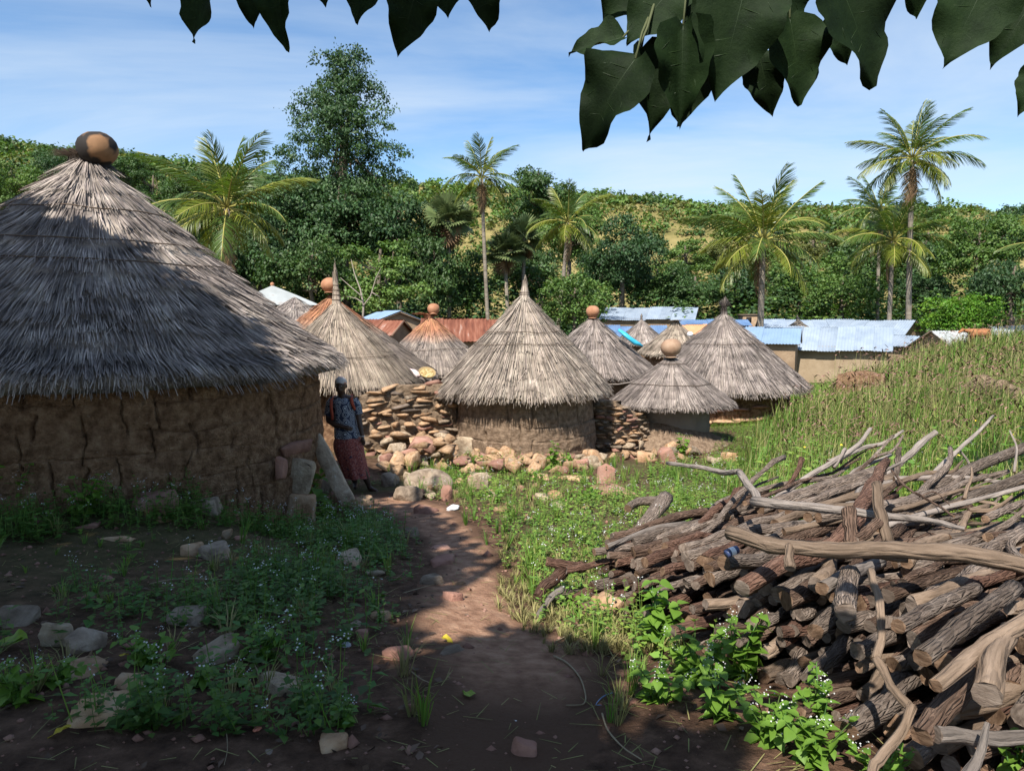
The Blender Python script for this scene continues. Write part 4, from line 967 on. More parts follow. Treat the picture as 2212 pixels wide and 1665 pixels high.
def stone_wall(label, pts, tops, seed, sw, sh, thick=.45, dens=1.0, group='dry stone walls joining the huts'):
    """pts: world points along the foot (x, y); tops: top heights there; stones bedded in mud, each proud of it"""
    r = rng(seed); pts = np.array(pts, float); tops = np.array(tops, float)
    seglen = np.concatenate([[0], np.cumsum(np.linalg.norm(np.diff(pts, axis=0), axis=1))]); Lt = seglen[-1]
    org = np.array([pts[0][0], pts[0][1], gz1(*pts[0])])
    root = tag(empty('stone_wall', org, label, 'wall', group), kind='thing')
    nx, nz = int(Lt / .03) + 2, 60
    s = np.linspace(0, Lt, nx); px = np.interp(s, seglen, pts[:, 0]); py = np.interp(s, seglen, pts[:, 1]); tz = np.interp(s, seglen, tops); bz = gz(px, py) - .25
    T = unit(np.stack([np.gradient(px), np.gradient(py)], 1)); NO = np.stack([T[:, 1], -T[:, 0]], 1)
    f = np.linspace(0, 1, nz)[:, None]
    Z = bz + (tz - bz) * f
    bump = .035 * fbm(P3(s[None] * 5, Z * 7, seed), 4, seed) + .03 * fbm(P3(s[None] * 15, Z * 18, seed), 2, seed + 1)
    dep = bump - .05 * f + .03
    Vf = np.stack([px + NO[:, 0] * dep, py + NO[:, 1] * dep, Z + 0 * dep], -1)
    Vt = np.stack([px - NO[:, 0] * thick, py - NO[:, 1] * thick, tz - .03], -1); Vb = np.stack([px - NO[:, 0] * thick, py - NO[:, 1] * thick, bz], -1)
    V = np.concatenate([Vf.reshape(-1, 3), Vt, Vb]) - org
    i = (np.arange(nz + 1)[:, None] * nx + np.arange(nx - 1)[None]).ravel()
    core = obj('mud_core', mesh_np('mud_core', V, np.stack([i, i + 1, i + nx + 1, i + nx], 1), [M_mortar], True), root)
    z = 0.02; row = 0; hmax = (tops - gz(pts[:, 0], pts[:, 1])).max()
    while z < hmax + sh * .3:
        q = -r.uniform(0, sw)
        while q < Lt:
            w = sw * r.uniform(.55, 1.5); h = sh * r.uniform(.7, 1.4); m = q + w / 2
            if 0 < m < Lt:
                x0, y0 = np.interp(m, seglen, pts[:, 0]), np.interp(m, seglen, pts[:, 1]); tt = np.interp(m, seglen, tops); g = gz1(x0, y0)
                zc = g + z + r.normal(0, sh * .16)
                if zc < tt + sh * .25 and r.uniform() < dens:
                    k = min(nx - 1, int(m / Lt * nx)); fr = (zc - g) / (tt - g + .01)
                    pr = r.uniform(-.06, .035) - .05 * fr
                    p = np.array([x0 + NO[k, 0] * pr, y0 + NO[k, 1] * pr, zc]) - org
                    mt = WALLM[int(r.integers(0, len(WALLM)))]
                    obj('stone', stone_mesh(int(r.integers(0, 10)), mt), root, loc=p, rot=(r.normal(0, .12), r.normal(0, .12), math.atan2(T[k, 1], T[k, 0]) + r.normal(0, .2) + math.pi * int(r.integers(0, 2))), scale=(w * .96, .34 * r.uniform(.7, 1.2), h * 2.2))
            q += w + sw * .06 * r.uniform(0, 2)
        z += sh * .98; row += 1
    return root
p0, p1, p2 = at(776, 900, 13.2), at(870, 900, 13.5), at(985, 900, 13.9)
stone_wall('taller stone wall between the woman and the middle hut', [p0[:2], p1[:2], p2[:2]], [at(776, 856, 13.2)[2], at(850, 832, 13.5)[2], at(985, 828, 13.9)[2]], 11, .33, .085, .5, .92)
p0, p1, p2 = at(1262, 900, 14.6), at(1330, 900, 14.3), at(1402, 900, 14.8)
stone_wall('narrow stone wall between the middle hut and the smallest hut', [p0[:2], p1[:2], p2[:2]], [at(1262, 862, 14.6)[2], at(1330, 868, 14.3)[2], at(1402, 905, 14.8)[2]], 13, .25, .068, .5, .97)
# plinth stones let into the foot of the rightmost hut
x7, y7 = i7[0], i7[1]; ze7 = i7[3]; r = rng(17)
for row, (zz_, w) in enumerate(((-.95, .55), (-1.15, .75))):
    for k in range(9):
        a = facing(x7, y7) - 1.1 + k * .28 + r.normal(0, .04)
        z_ = gz1(x7 + math.cos(a) * 1.9, y7 + math.sin(a) * 1.9) - ze7 + (.42 if row == 0 else .12)
        obj('stone', stone_mesh(int(r.integers(0, 10)), M_rk_or if row else M_rk_pk), hut7, loc=(math.cos(a) * 1.87, math.sin(a) * 1.87, z_), rot=(0, 0, a + math.pi / 2), scale=(w, .3, .2))
# mud skirt of the smallest hut
mb = MB(); a = np.linspace(0, 2 * math.pi, 40, endpoint=False)
RR = np.array([.80, .95, 1.15, 1.5]); hh_ = np.array([.42, .30, .12, -.12])
V = []
for q, h_ in zip(RR, hh_):
    xx = i6[0] + np.cos(a) * q; yy = i6[1] + np.sin(a) * q; V.append(np.stack([xx - i6[0], yy - i6[1], gz(xx, yy) + h_ * (1 + .5 * np.cos(a - math.radians(200))) - i6[3] + .03 * fbm(P3(xx * 3, yy * 3), 3, 4)], 1))
V = np.concatenate(V); Q = [(k * 40 + s, k * 40 + (s + 1) % 40, (k + 1) * 40 + (s + 1) % 40, (k + 1) * 40 + s) for k in range(3) for s in range(40)]
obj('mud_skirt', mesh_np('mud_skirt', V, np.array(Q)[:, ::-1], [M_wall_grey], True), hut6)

def rock_px(u, v, w, h, mat, label, seed, cat='rock', group=None, name='rock', aspect=.85, sink=.25, rot=None, sub=3, layers=.0, Y=None, rough=.05, hfac=None):
    """rock whose picture is about w x h pixels around (u, v)"""
    g = hit(u, v + h * .42) if Y is None else None
    if Y is None: Y = g[1]
    m = Y / F_PX; size = (w * m, w * m * aspect, (hfac or h) * m * 1.15)
    p = at(u, v, Y + size[1] * .35); p[2] -= size[2] * .16
    q = np.hypot(p[0] - BX, p[1] - BY); lim_ = 2.62 + size[1] * .3
    if q < lim_ and u < 700:                          # stones at the wall foot stand before the wall, on the ground
        p[:2] = np.array([BX, BY]) + (p[:2] - np.array([BX, BY])) / q * lim_; p[2] = gz1(p[0], p[1]) + size[2] * .30
    V, F = rock_np(seed, size, sub + 1 if w > 60 else sub, 8, rough * 1.8, layers)
    rot = rot or (0, 0, 0)
    return obj(name, mesh_np(name, V, F, [mat], False), None, label, cat, group, None, p, rot)
FG = [  # u, v, w, h, material, label, aspect
    (122, 1362, 88, 75, M_rk_wh, 'upright ribbed pale stone block in the left weeds', .7, .02),
    (205, 1385, 110, 70, M_rk_gr, 'grey flat stone leaning right of the ribbed block', .9, .02),
    (415, 1330, 110, 45, M_rk_gr, 'low lens-shaped stone half sunk in the weeds', .8, .02),
    (452, 1408, 120, 75, M_rk_wh, 'pale angular stone with a dark notched side in the weeds', .8, 0),
    (608, 1465, 128, 70, M_rk_wh, 'largest smooth pale boulder beside the bare soil', .8, 0),
    (668, 1511, 94, 32, M_rk_or, 'long low orange-brown cobble next to the largest boulder', .5, 0),
    (180, 1448, 140, 55, M_rk_or, 'broad brown stone behind the layered slab', .9, .02),
    (278, 1473, 66, 40, M_rk_or, 'small brown stone touching the layered slab', .8, 0),
    (218, 1535, 155, 78, M_rk_or, 'layered reddish slab at the lower left', .75, .03),
    (40, 1605, 110, 70, M_rk_dk, 'dark flat stone at the left edge near the yellow leaf', .9, 0),
    (45, 1655, 140, 45, M_rk_dk, 'dark stone cut off by the bottom left corner', .9, 0),
    (722, 1603, 84, 56, M_rk_or, 'rounded brown cobble with a weed at its foot, bottom centre left', .8, 0),
    (1131, 1614, 66, 54, M_rk_pk, 'reddish squared stone at the bottom of the path', .8, 0),
    (762, 1203, 68, 40, M_rk_wh, 'pale rounded stone in the shaded weeds left of the path', .8, 0),
    (806, 1236, 52, 18, M_rk_wh, 'thin pale stone chip in the shaded weeds', .6, 0),
    (930, 1253, 52, 32, M_rk_gr, 'grey-brown stone at the left edge of the path', .8, 0),
    (822, 1330, 48, 34, M_rk_or, 'tilted brown stone beside the purple one', .6, 0),
    (796, 1366, 56, 34, M_rk_pk, 'purple-red stone in the shaded grass', .8, 0),
    (768, 1349, 28, 20, M_rk_gr, 'small pale pebble behind the purple-red stone', .8, 0),
    (858, 1410, 64, 50, M_rk_pk, 'pinkish flat stone in the middle of the shaded ground', .9, 0),
    (968, 1406, 64, 26, M_rk_gr, 'flat grey stone under a yellow fallen leaf', .9, 0),
    (978, 1287, 46, 32, M_rk_pk, 'flat red stone set in the sunlit path', .9, 0),
    (950, 1180, 48, 20, M_rk_pk, 'red stone in the shade at the bend of the path', .9, 0),
    (955, 1213, 70, 26, M_rk_pk, 'wide low red stone below the bend of the path', .8, 0),
    (990, 1262, 30, 16, M_rk_or, 'small tan stone on the path above the flat red one', .9, 0),
    (330, 1084, 112, 64, M_rk_pk, 'big reddish boulder against the foot of the big hut', .6, 0),
    (440, 1090, 75, 42, M_rk_gr, 'grey boulder in the weeds at the foot of the big hut', .7, 0),
    (488, 1060, 70, 74, M_rk_or, 'steep brown boulder leaning on the big hut wall', .6, 0),
    (530, 1050, 46, 52, M_rk_gr, 'tall rounded grey stone leaning on the big hut wall', .6, 0),
    (258, 1163, 86, 26, M_rk_or, 'long flat stone lying in the weeds before the big hut', .5, 0),
    (415, 1185, 50, 36, M_rk_or, 'brown stone half hidden in weeds before the big hut', .8, 0),
    (470, 1190, 80, 46, M_rk_gr, 'wide dull stone under the weeds before the big hut', .8, 0),
    (490, 1155, 34, 32, M_rk_or, 'small orange stone before the big hut', .8, 0),
    (520, 1162, 36, 16, M_rk_pk, 'little flat pink stone before the big hut', .8, 0),
    (190, 1136, 50, 22, M_rk_pk, 'reddish stone in the weeds under the cracked wall', .8, 0),
    (355, 1120, 40, 22, M_rk_or, 'orange stone below the big reddish boulder', .8, 0),
    (730, 1075, 60, 46, M_rk_pk, 'pink stone under the leaning plank-like slab', .7, 0),
    (780, 1082, 50, 24, M_rk_or, 'rounded tan stone at the woman\'s feet', .8, 0),
    (1310, 1310, 78, 66, M_rk_or, 'orange boulder at the left foot of the firewood pile', .8, 0),
    (1318, 1370, 60, 45, M_rk_or, 'tan stone below the orange boulder at the woodpile foot', .8, 0),
    (30, 1330, 90, 60, M_rk_gr, 'grey stone at the left edge behind the ribbed block', .9, 0),
    (878, 1150, 55, 26, M_rk_gr, 'grey weathered stone in the shade left of the path bend', .8, 0),
    (580, 1628, 46, 20, M_rk_dk, 'dark flat stone on the bare soil at the bottom', .8, 0),
    (885, 1530, 22, 34, M_rk_pk, 'small upright reddish stone on the bare soil', .6, 0),
    (150, 1630, 26, 22, M_rk_pk, 'small reddish pebble beside the yellow leaf', .9, 0),
]
for k, (u, v, w, h, mt, lab, asp, ly) in enumerate(FG): rock_px(u, v, w, h, mt, lab, 1100 + k, aspect=asp, layers=ly, rot=(0, 0, (k * 1.3) % 6.28 if asp > .75 else .2 * math.sin(k)))
SUNR = [
    (1011, 963, 72, 60, M_rk_wh, 'largest squared pink-white boulder leaning on the middle hut', .4), (925, 1040, 76, 46, M_rk_gr, None, 1), (1034, 1035, 46, 48, M_rk_wh, 'whitish rounded boulder before the middle hut', .8), (958, 1062, 42, 38, M_rk_pk, 'pink boulder right of the millstone', .8),
    (880, 1065, 66, 42, M_rk_gr, 'grey-brown boulder left of the millstone', .8), (948, 945, 30, 30, M_rk_pk, 'dark red stone high on the rubble by the middle hut', .8), (905, 990, 44, 36, M_rk_gr, 'grey stone lying on the rubble heap', .7), (870, 1010, 60, 44, M_rk_or, 'broad ochre slab on the rubble heap', .5),
    (1310, 1022, 44, 56, M_rk_pk, 'big red stone outcrop at the right corner of the middle hut', .6), (1345, 955, 60, 30, M_rk_gr, 'dark slanted slab by the narrow stone wall', .6), (1325, 1060, 90, 26, M_rk_pk, 'wide flat red slab in the grass before the stone wall', .9), (1205, 1090, 30, 22, M_rk_wh, 'pale stone in the sunlit weeds', .8), (1170, 1075, 34, 30, M_rk_wh, 'cream stone beside an orange one in the sunlit weeds', .8), (1200, 1068, 34, 30, M_rk_or, 'orange stone beside a cream one in the sunlit weeds', .8),
    (1175, 1030, 62, 20, M_rk_or, 'long flat ochre stone below the middle hut', .5), (1240, 1032, 70, 14, M_rk_or, 'longest flat stone below the middle hut', .5), (1285, 985, 40, 40, M_rk_or, 'tan block at the right corner of the middle hut', .7), (1440, 985, 44, 52, M_rk_pk, 'pink boulder at the foot of the smallest hut', .7), (1395, 985, 40, 30, M_rk_or, 'split orange stone at the foot of the smallest hut', .7),
    (1575, 985, 40, 30, M_rk_or, 'orange stone in the weeds right of the smallest hut', .8), (1500, 1010, 34, 24, M_rk_or, 'tan stone by the path to the smallest hut', .8), (1715, 945, 26, 18, M_rk_or, 'tan stone alone in the tall grass', .8), (838, 1035, 34, 40, M_rk_gr, 'shaded grey block behind the woman\'s feet', .8), (1095, 1100, 60, 14, M_rk_or, 'low tan slab sunk in the sunlit weeds', .7), (915, 1100, 60, 26, M_rk_pk, 'half shaded brown boulder where the path bends', .8)]
for k, (u, v, w, h, mt, lab, asp) in enumerate(SUNR):
    if lab: rock_px(u, v, w, h, mt, lab, 1300 + k, aspect=asp, rot=(0, 0, .3 * math.sin(k * 2)))
# grinding stone with a worn hollow
g = hit(925, 1060); Y = g[1]; m = Y / F_PX
D, F = ICO[4]; V = D * np.array([.36, .30, .13]); V = V * (1 + .05 * fbm(V * 6, 3, 4))[:, None]; rad = np.hypot((V[:, 0] + .06) / .075, (V[:, 1] - .02) / .06); V[:, 2] -= np.where(V[:, 2] > 0, .09 * np.exp(-rad ** 4), 0)
obj('grinding_stone', mesh_np('grinding_stone', V, F, [M_rk_gr], True), None, 'round grey grinding stone with a worn hole, before the stone wall', 'grinding stone', loc=at(925, 1042, Y + .12), rot=(.42, 0, .2))
# rubble round the hut foot
G_RUB = 'rubble stones heaped along the foot of the huts'
r = rng(23)
def rubble(poly, n, wlo, whi, seed, lab, grp=G_RUB, mats=(M_rk_or, M_rk_or, M_rk_pk, M_rk_wh, M_rk_gr), lift=0.0):
    r = rng(seed); poly = np.array(poly, float)
    def inside(p):
        c = False; j = len(poly) - 1
        for i in range(len(poly)):
            if (poly[i][1] > p[1]) != (poly[j][1] > p[1]) and p[0] < (poly[j][0] - poly[i][0]) * (p[1] - poly[i][1]) / (poly[j][1] - poly[i][1]) + poly[i][0]: c = not c
            j = i
        return c
    k = 0
    while k < n:
        p = (r.uniform(poly[:, 0].min(), poly[:, 0].max()), r.uniform(poly[:, 1].min(), poly[:, 1].max()))
        if not inside(p): continue
        k += 1; g = hit(*p); q_ = r.uniform(0, 1); s = (wlo + (whi - wlo) * q_) * g[1] / F_PX; mt_ = mats[int(r.integers(0, len(mats)))]; kd = 'block' if r.uniform() < .6 else 'slab'
        obj('rubble_stone', stone_mesh(int(r.integers(0, 10)), mt_, kd), None, '%s %s %s stone %s' % (('small', 'mid-sized', 'large')[int(q_ * 2.999)], {'sandstone_orange': 'ochre', 'sandstone_pink': 'pinkish', 'stone_pale': 'pale', 'stone_grey': 'grey'}[mt_.name], 'chunky' if kd == 'block' else 'flat', lab), 'rock', grp, None, (g[0], g[1], g[2] + s * .18 + lift * r.uniform()), (r.normal(0, .3), r.normal(0, .3), r.uniform(0, 6.28)), (s, s * r.uniform(.7, 1), s * r.uniform(.6, .9)))
rubble([(815, 990), (975, 940), (985, 1000), (1000, 1018), (830, 1025)], 52, 26, 58, 31, 'heaped below the taller stone wall', lift=.32, mats=(M_rk_or, M_rk_or, M_rk_or, M_rk_wh, M_rk_pk))
rubble([(985, 990), (1290, 985), (1310, 1022), (1000, 1028)], 70, 22, 46, 32, 'in the row along the middle hut foot', 'foot stones of the middle hut', mats=(M_rk_or, M_rk_or, M_rk_or, M_rk_pk, M_rk_wh), lift=.08)
rubble([(840, 1030), (1060, 1030), (1060, 1085), (840, 1085)], 26, 16, 38, 33, 'lying loose below the rubble heap', 'loose stones below the rubble heap')
rubble([(1290, 950), (1420, 975), (1560, 985), (1560, 1010), (1300, 1000)], 30, 18, 38, 34, 'at the foot of the narrow wall and smallest hut', 'stones at the foot of the smallest hut', lift=.08)
rubble([(1050, 1040), (1300, 1040), (1350, 1100), (1060, 1130)], 16, 12, 30, 35, 'in the sunlit weeds before the middle hut', 'stones in the sunlit weeds')
# slabs at the right corner of the big hut
def slab(name, quad_px, Y0, thick, mat, label, seed, Y1=None, plank=False):
    """plank-like slab between the mid points of its two ends: ((u, v) low, (u, v) high), width in px"""
    (u0, v0), (u1, v1), wpx = quad_px; a = at(u0, v0, Y0); b = at(u1, v1, Y1 or Y0); L = np.linalg.norm(b - a)
    V, F = rock_np(seed, (L, wpx / F_PX * Y0, thick), 3, 6, .05, boxy=1)
    if plank:                                         # parallel-sided, split stone
        bm = bmesh.new(); bmesh.ops.create_cube(bm, size=1); bmesh.ops.scale(bm, vec=(L, wpx / F_PX * Y0, thick), verts=bm.verts); bmesh.ops.bevel(bm, geom=list(bm.edges), offset=.012, segments=1, affect='EDGES'); bmesh.ops.subdivide_edges(bm, edges=[e for e in bm.edges if e.calc_length() > .2], cuts=9, use_grid_fill=True); bmesh.ops.triangulate(bm, faces=list(bm.faces)); bm.verts.index_update()
        V = np.array([v.co[:] for v in bm.verts]); F = np.array([[v.index for v in f.verts] for f in bm.faces]); bm.free(); V = V + .018 * np.stack([fbm(V * 5 + k * 9, 3, seed + k) for k in range(3)], 1); V[:, 1] *= 1 - .25 * sstep(.2, .5, V[:, 0] / L)
    x = Vector((b - a) / L); z = Vector((0, -1, .3)); y = z.cross(x).normalized(); z = x.cross(y)
    o = obj(name, mesh_np(name, V, F, [mat]), None, label, 'stone slab', None, 'thing'); M = Matrix((x, y, z)).transposed().to_4x4(); M.translation = Vector((a + b) / 2); o.matrix_world = M
    return o
slab('stone_slab', ((752, 1088), (682, 944), 34), 8.1, .08, M_rk_wh, 'long plank-like slab leaning on the corner of the big hut', 41, 8.62, True)
slab('stone_slab', ((640, 1066), (652, 990), 66), 7.85, .09, M_rk_wh, 'broad jagged slab propped upright by the big hut corner', 42)
slab('stone_slab', ((600, 980), (672, 960), 22), 7.6, .16, M_rk_pk, 'short reddish lintel slab across the gap in the big hut corner', 43, 8.35)
slab('stone_slab', ((606, 1035), (608, 985), 26), 7.5, .16, M_rk_pk, 'small upright red stone beside the broad jagged slab', 44)
# ruined mud walls in the grass at the right
def ruin(name, px, Y, thick, mat, label, seed, n=40):
    """rough mud wall along the foot points px = (u, v_top, v_foot)"""
    P = np.array([at(u, vf, Y + dy) for (u, vt, vf, dy) in px]); Tz = np.array([at(u, vt, Y + dy)[2] for (u, vt, vf, dy) in px]); s = np.linspace(0, len(px) - 1, n)
    x = np.interp(s, range(len(px)), P[:, 0]); y = np.interp(s, range(len(px)), P[:, 1]); top = np.interp(s, range(len(px)), Tz) + .05 * fbm(P3(s * 3, seed, 0), 3, seed); bot = gz(x, y) - .3
    T = unit(np.stack([np.gradient(x), np.gradient(y)], 1)); NO = np.stack([T[:, 1], -T[:, 0]], 1); rows = []
    for f, o in [(0, 1)] + [(q, 1) for q in (.2, .4, .6, .8, .93)] + [(1, .6), (1.02, 0), (1, -.6), (.93, -1), (.5, -1), (0, -1)]:
        z = bot + (top - bot) * f; d = thick / 2 * o; b = .05 * fbm(P3(s * 5, z * 5, o * 3.0), 3, seed); rows.append(np.stack([x + NO[:, 0] * (d + b), y + NO[:, 1] * (d + b), z + b], 1))
    V = np.concatenate(rows); m = len(rows); i = (np.arange(m - 1)[:, None] * n + np.arange(n - 1)[None]).ravel()
    mb = MB(); mb.add(V - P[0], np.stack([i, i + 1, i + n + 1, i + n], 1)); 
    base = mb.n
    mb.F.setdefault(m, []).append(np.array([[k * n for k in range(m)], [k * n + n - 1 for k in range(m)][::-1]])); mb.M.setdefault(m, []).append(np.zeros(2, int))
    return obj(name, mb.mesh(name, [mat], True), None, label, 'wall', None, 'thing', P[0])
ruin('ruined_wall', [(1806, 812, 880, 0), (1840, 803, 880, -.2), (1892, 806, 880, .2)], 18, .5, M_wall_dark, 'crumbling brown mud wall stub in the weeds before the nearest tin-roofed house', 5, 24)
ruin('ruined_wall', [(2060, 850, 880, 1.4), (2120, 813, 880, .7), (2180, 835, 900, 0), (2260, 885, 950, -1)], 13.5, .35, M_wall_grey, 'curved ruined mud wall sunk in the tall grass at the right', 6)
# ------------------------------------------------------------------ firewood pile
def barkmat(name, cols, br=1.0, vr=75): return pmat(name, cols, 38, 7, .95, br, 120, .014, stretch=(.14, 1, 1), objrand=.32, spec=.1, lo=.25, hi=.75, vor=vr, coord='bark')
def bark_attr(me, C):
    a = me.attributes.new('bark', 'FLOAT_VECTOR', 'POINT'); a.data.foreach_set('vector', np.asarray(C, dtype=np.float32).ravel())
M_bk_grey = barkmat('bark_grey', [(.09, .066, .053), (.185, .143, .115), (.30, .245, .205)])
M_bk_brown = barkmat('bark_brown', [(.06, .037, .027), (.13, .084, .061), (.22, .155, .118)])
M_bk_red = barkmat('bark_redbrown', [(.06, .032, .023), (.12, .067, .048), (.19, .118, .087)])
M_bk_tan = barkmat('bark_tan', [(.10, .071, .05), (.185, .133, .095), (.27, .20, .148)], .7, 34)
M_bk_pale = barkmat('bark_pale', [(.13, .108, .093), (.215, .182, .158), (.30, .26, .23)], .7, 34)
M_cut = pmat('cut_wood', [(.08, .046, .028), (.155, .096, .06), (.24, .16, .105)], 22, 5, .9, .5, 40, .01, objrand=.25, spec=.1, stretch=(.6, 1, 3))
M_cutgrey = pmat('weathered_cut_wood', [(.085, .062, .048), (.16, .122, .096), (.24, .19, .152)], 22, 5, .9, .5, 40, .01, objrand=.25, spec=.1, stretch=(.6, 1, 3))
LOGM = {}
LRAD = [.031, .027, .037, .029, .044, .025, .034, .024, .041, .028, .022, .036]
def flat_caps(f):
    sm = np.ones(len(f.polygons), bool); mi = np.zeros(len(f.polygons), np.int32); f.polygons.foreach_get('material_index', mi); sm[mi == 1] = False; f.polygons.foreach_set('use_smooth', sm)
def log_np(seed, L, rad, bend, sides=11, rings=13, taper=.25):
    r = rng(seed); s = np.linspace(0, 1, rings)
    y = bend * L * (np.sin(s * math.pi * r.uniform(.8, 1.6) + r.uniform(0, 1)) - math.sin(r.uniform(0, 1))) + .01 * r.normal(0, 1, rings); z = bend * .7 * L * np.sin(s * math.pi * r.uniform(.6, 1.8) + r.uniform(0, 3)) + .008 * r.normal(0, 1, rings)
    y -= y[0]; z -= z[0]
    pts = np.stack([s * L, y, z], 1); rr = rad * (1 - taper * s) * (1 + .10 * r.normal(0, 1, rings)); rr[0] = rad * 1.02
    V, Q, caps = tube_np(pts, rr, sides, True, seed, .38)
    tilt = r.normal(0, .35, 2)                            # axe-cut ends are never square
    for e, idx in ((0, range(sides)), (1, range((rings - 1) * sides, rings * sides))):
        for i in idx: V[i, 0] += (V[i, 1] - pts[0 if e == 0 else -1][1]) * tilt[e] + (V[i, 2] - pts[0 if e == 0 else -1][2]) * tilt[e] * .7
    for e in (0, rings - 1): V[e * sides:(e + 1) * sides, 0] += r.uniform(-.5, .5, sides) * rad * .3       # splintered, uneven ends
    return V, Q, caps
def log_mesh(key, bark, cut):
    k = (key, bark.name, cut.name)
    if k not in LOGM:
        r = rng(3000 + key); L = [.9, 1.2, 1.5, 1.8, 1.1, 2.1, 1.4, 1.7, 1.0, 2.0, 1.3, 1.6][key % 12]; rad = LRAD[key % 12]
        V, Q, caps = log_np(3100 + key, L, rad, r.uniform(.015, .075)); mb = MB(); mb.add(V, Q, 0)
        for c in caps: mb.F.setdefault(len(c), []).append(np.array([c])); mb.M.setdefault(len(c), []).append(np.full(1, 1))
        LOGM[k] = mb.mesh('firewood_log', [bark, cut], True); bark_attr(LOGM[k], V + key)
        flat_caps(LOGM[k])
    return LOGM[k]
WA, WB = np.array([.42, 4.75]), np.array([2.25, .75])       # foot of the face of cut ends
WL = np.linalg.norm(WB - WA); WT = (WB - WA) / WL
r = rng(88)
def zface(s): return np.interp(s / WL, [0, .12, .35, .6, .8, 1], [.06, .16, .34, .56, .66, .70])
BKN = {'bark_grey': 'grey-barked', 'bark_brown': 'brown', 'bark_red': 'reddish', 'bark_redbrown': 'reddish', 'bark_tan': 'tan', 'bark_pale': 'pale'}
G_LOG = 'logs of the firewood pile'
zones = [(.0, .22, 'at the left end'), (.22, .48, 'left of the middle'), (.48, .72, 'right of the middle'), (.72, 1.01, 'at the right end')]
cand = []
zl = .04
while zl < 1.1:
    s = r.uniform(0, .1)
    while s < WL:
        p = WA + WT * s; g = gz1(*p); z = g + zl + r.normal(0, .010)
        if z < zface(s):
            f = s / WL; kk = int(r.integers(0, 12)); yaw = math.radians(r.normal(58, 8)); back = .85 * zl + r.normal(0, .09) + (.0 if r.uniform() > .12 else -.18)
            q = p + np.array([math.sin(yaw), math.cos(yaw)]) * back
            bk = [M_bk_grey, M_bk_brown, M_bk_brown, M_bk_red, M_bk_grey, M_bk_tan][int(r.integers(0, 6))] if f > .3 else [M_bk_brown, M_bk_red, M_bk_red, M_bk_brown, M_bk_grey][int(r.integers(0, 5))]
            cand.append((back + .35 * r.uniform() + (.6 if q[1] < 1.15 else 0), q, z, zl, f, yaw, kk, bk, r.uniform(.8, 1.2), r.uniform(0, 6.28), r.normal(-.03, .06), r.uniform()))
        s += r.uniform(.055, .105)
    zl += .062
order = sorted(range(len(cand)), key=lambda i: cand[i][0] - .85 * cand[i][3])      # those that jut out most are seen best
singles, rest = set(order[:296]), order[296:]
for i in sorted(singles):
    _, q, z, zl, f, yaw, kk, bk, sc, rx, ry, cu = cand[i]
    lab = next(l for a, b, l in zones if a <= f < b); lev = 'near the ground' if zl < .22 else ('at mid height' if zl < .45 else 'high up')
    obj('firewood_log', log_mesh(kk, bk, M_cut if cu < .5 else M_cutgrey), None, '%s %s firewood log ending %s of the pile face, %s' % (('thin', 'medium', 'thick')[int(np.digitize(LRAD[kk], [.029, .036]))], BKN[bk.name], lab, lev), 'log', G_LOG, None, (q[0], q[1], z), (rx, ry, math.pi / 2 - yaw), sc)
# sticks deeper inside the pile that close its gaps: too many to single out
r = rng(89); mbs = MB(); BCs = []
for k, i in enumerate(rest):
    _, p, z, zl, f, yaw, kk, bk, sc, rx, ry, cu = cand[i]; d = np.array([math.sin(yaw), math.cos(yaw), ry * .5]); st = np.array([p[0], p[1], z]); L = r.uniform(.7, 1.5); sd = np.array([d[1], -d[0], 0])
    pts = np.array([st, st + d * L * .33 + sd * r.normal(0, .02), st + d * L * .66 + sd * r.normal(0, .02), st + d * L]); ra = r.uniform(.018, .034); mbs.tube(pts, [ra, ra * .95, ra * .9, ra * .8], 8, 0, 1, seed=k, rough=.35); th = np.linspace(0, 2 * math.pi, 8, endpoint=False); BCs.append(np.stack([np.repeat((np.arange(4) * L / 3)[:, None], 8, 1), np.tile(ra * np.cos(th), (4, 1)), np.tile(ra * np.sin(th), (4, 1))], -1).reshape(-1, 3) + k)
me = mbs.mesh('firewood', [M_bk_brown, M_cutgrey], True); bark_attr(me, np.concatenate(BCs)); flat_caps(me); obj('firewood', me, None, 'thin sticks packed deep between the logs of the pile', 'firewood', None, 'stuff')
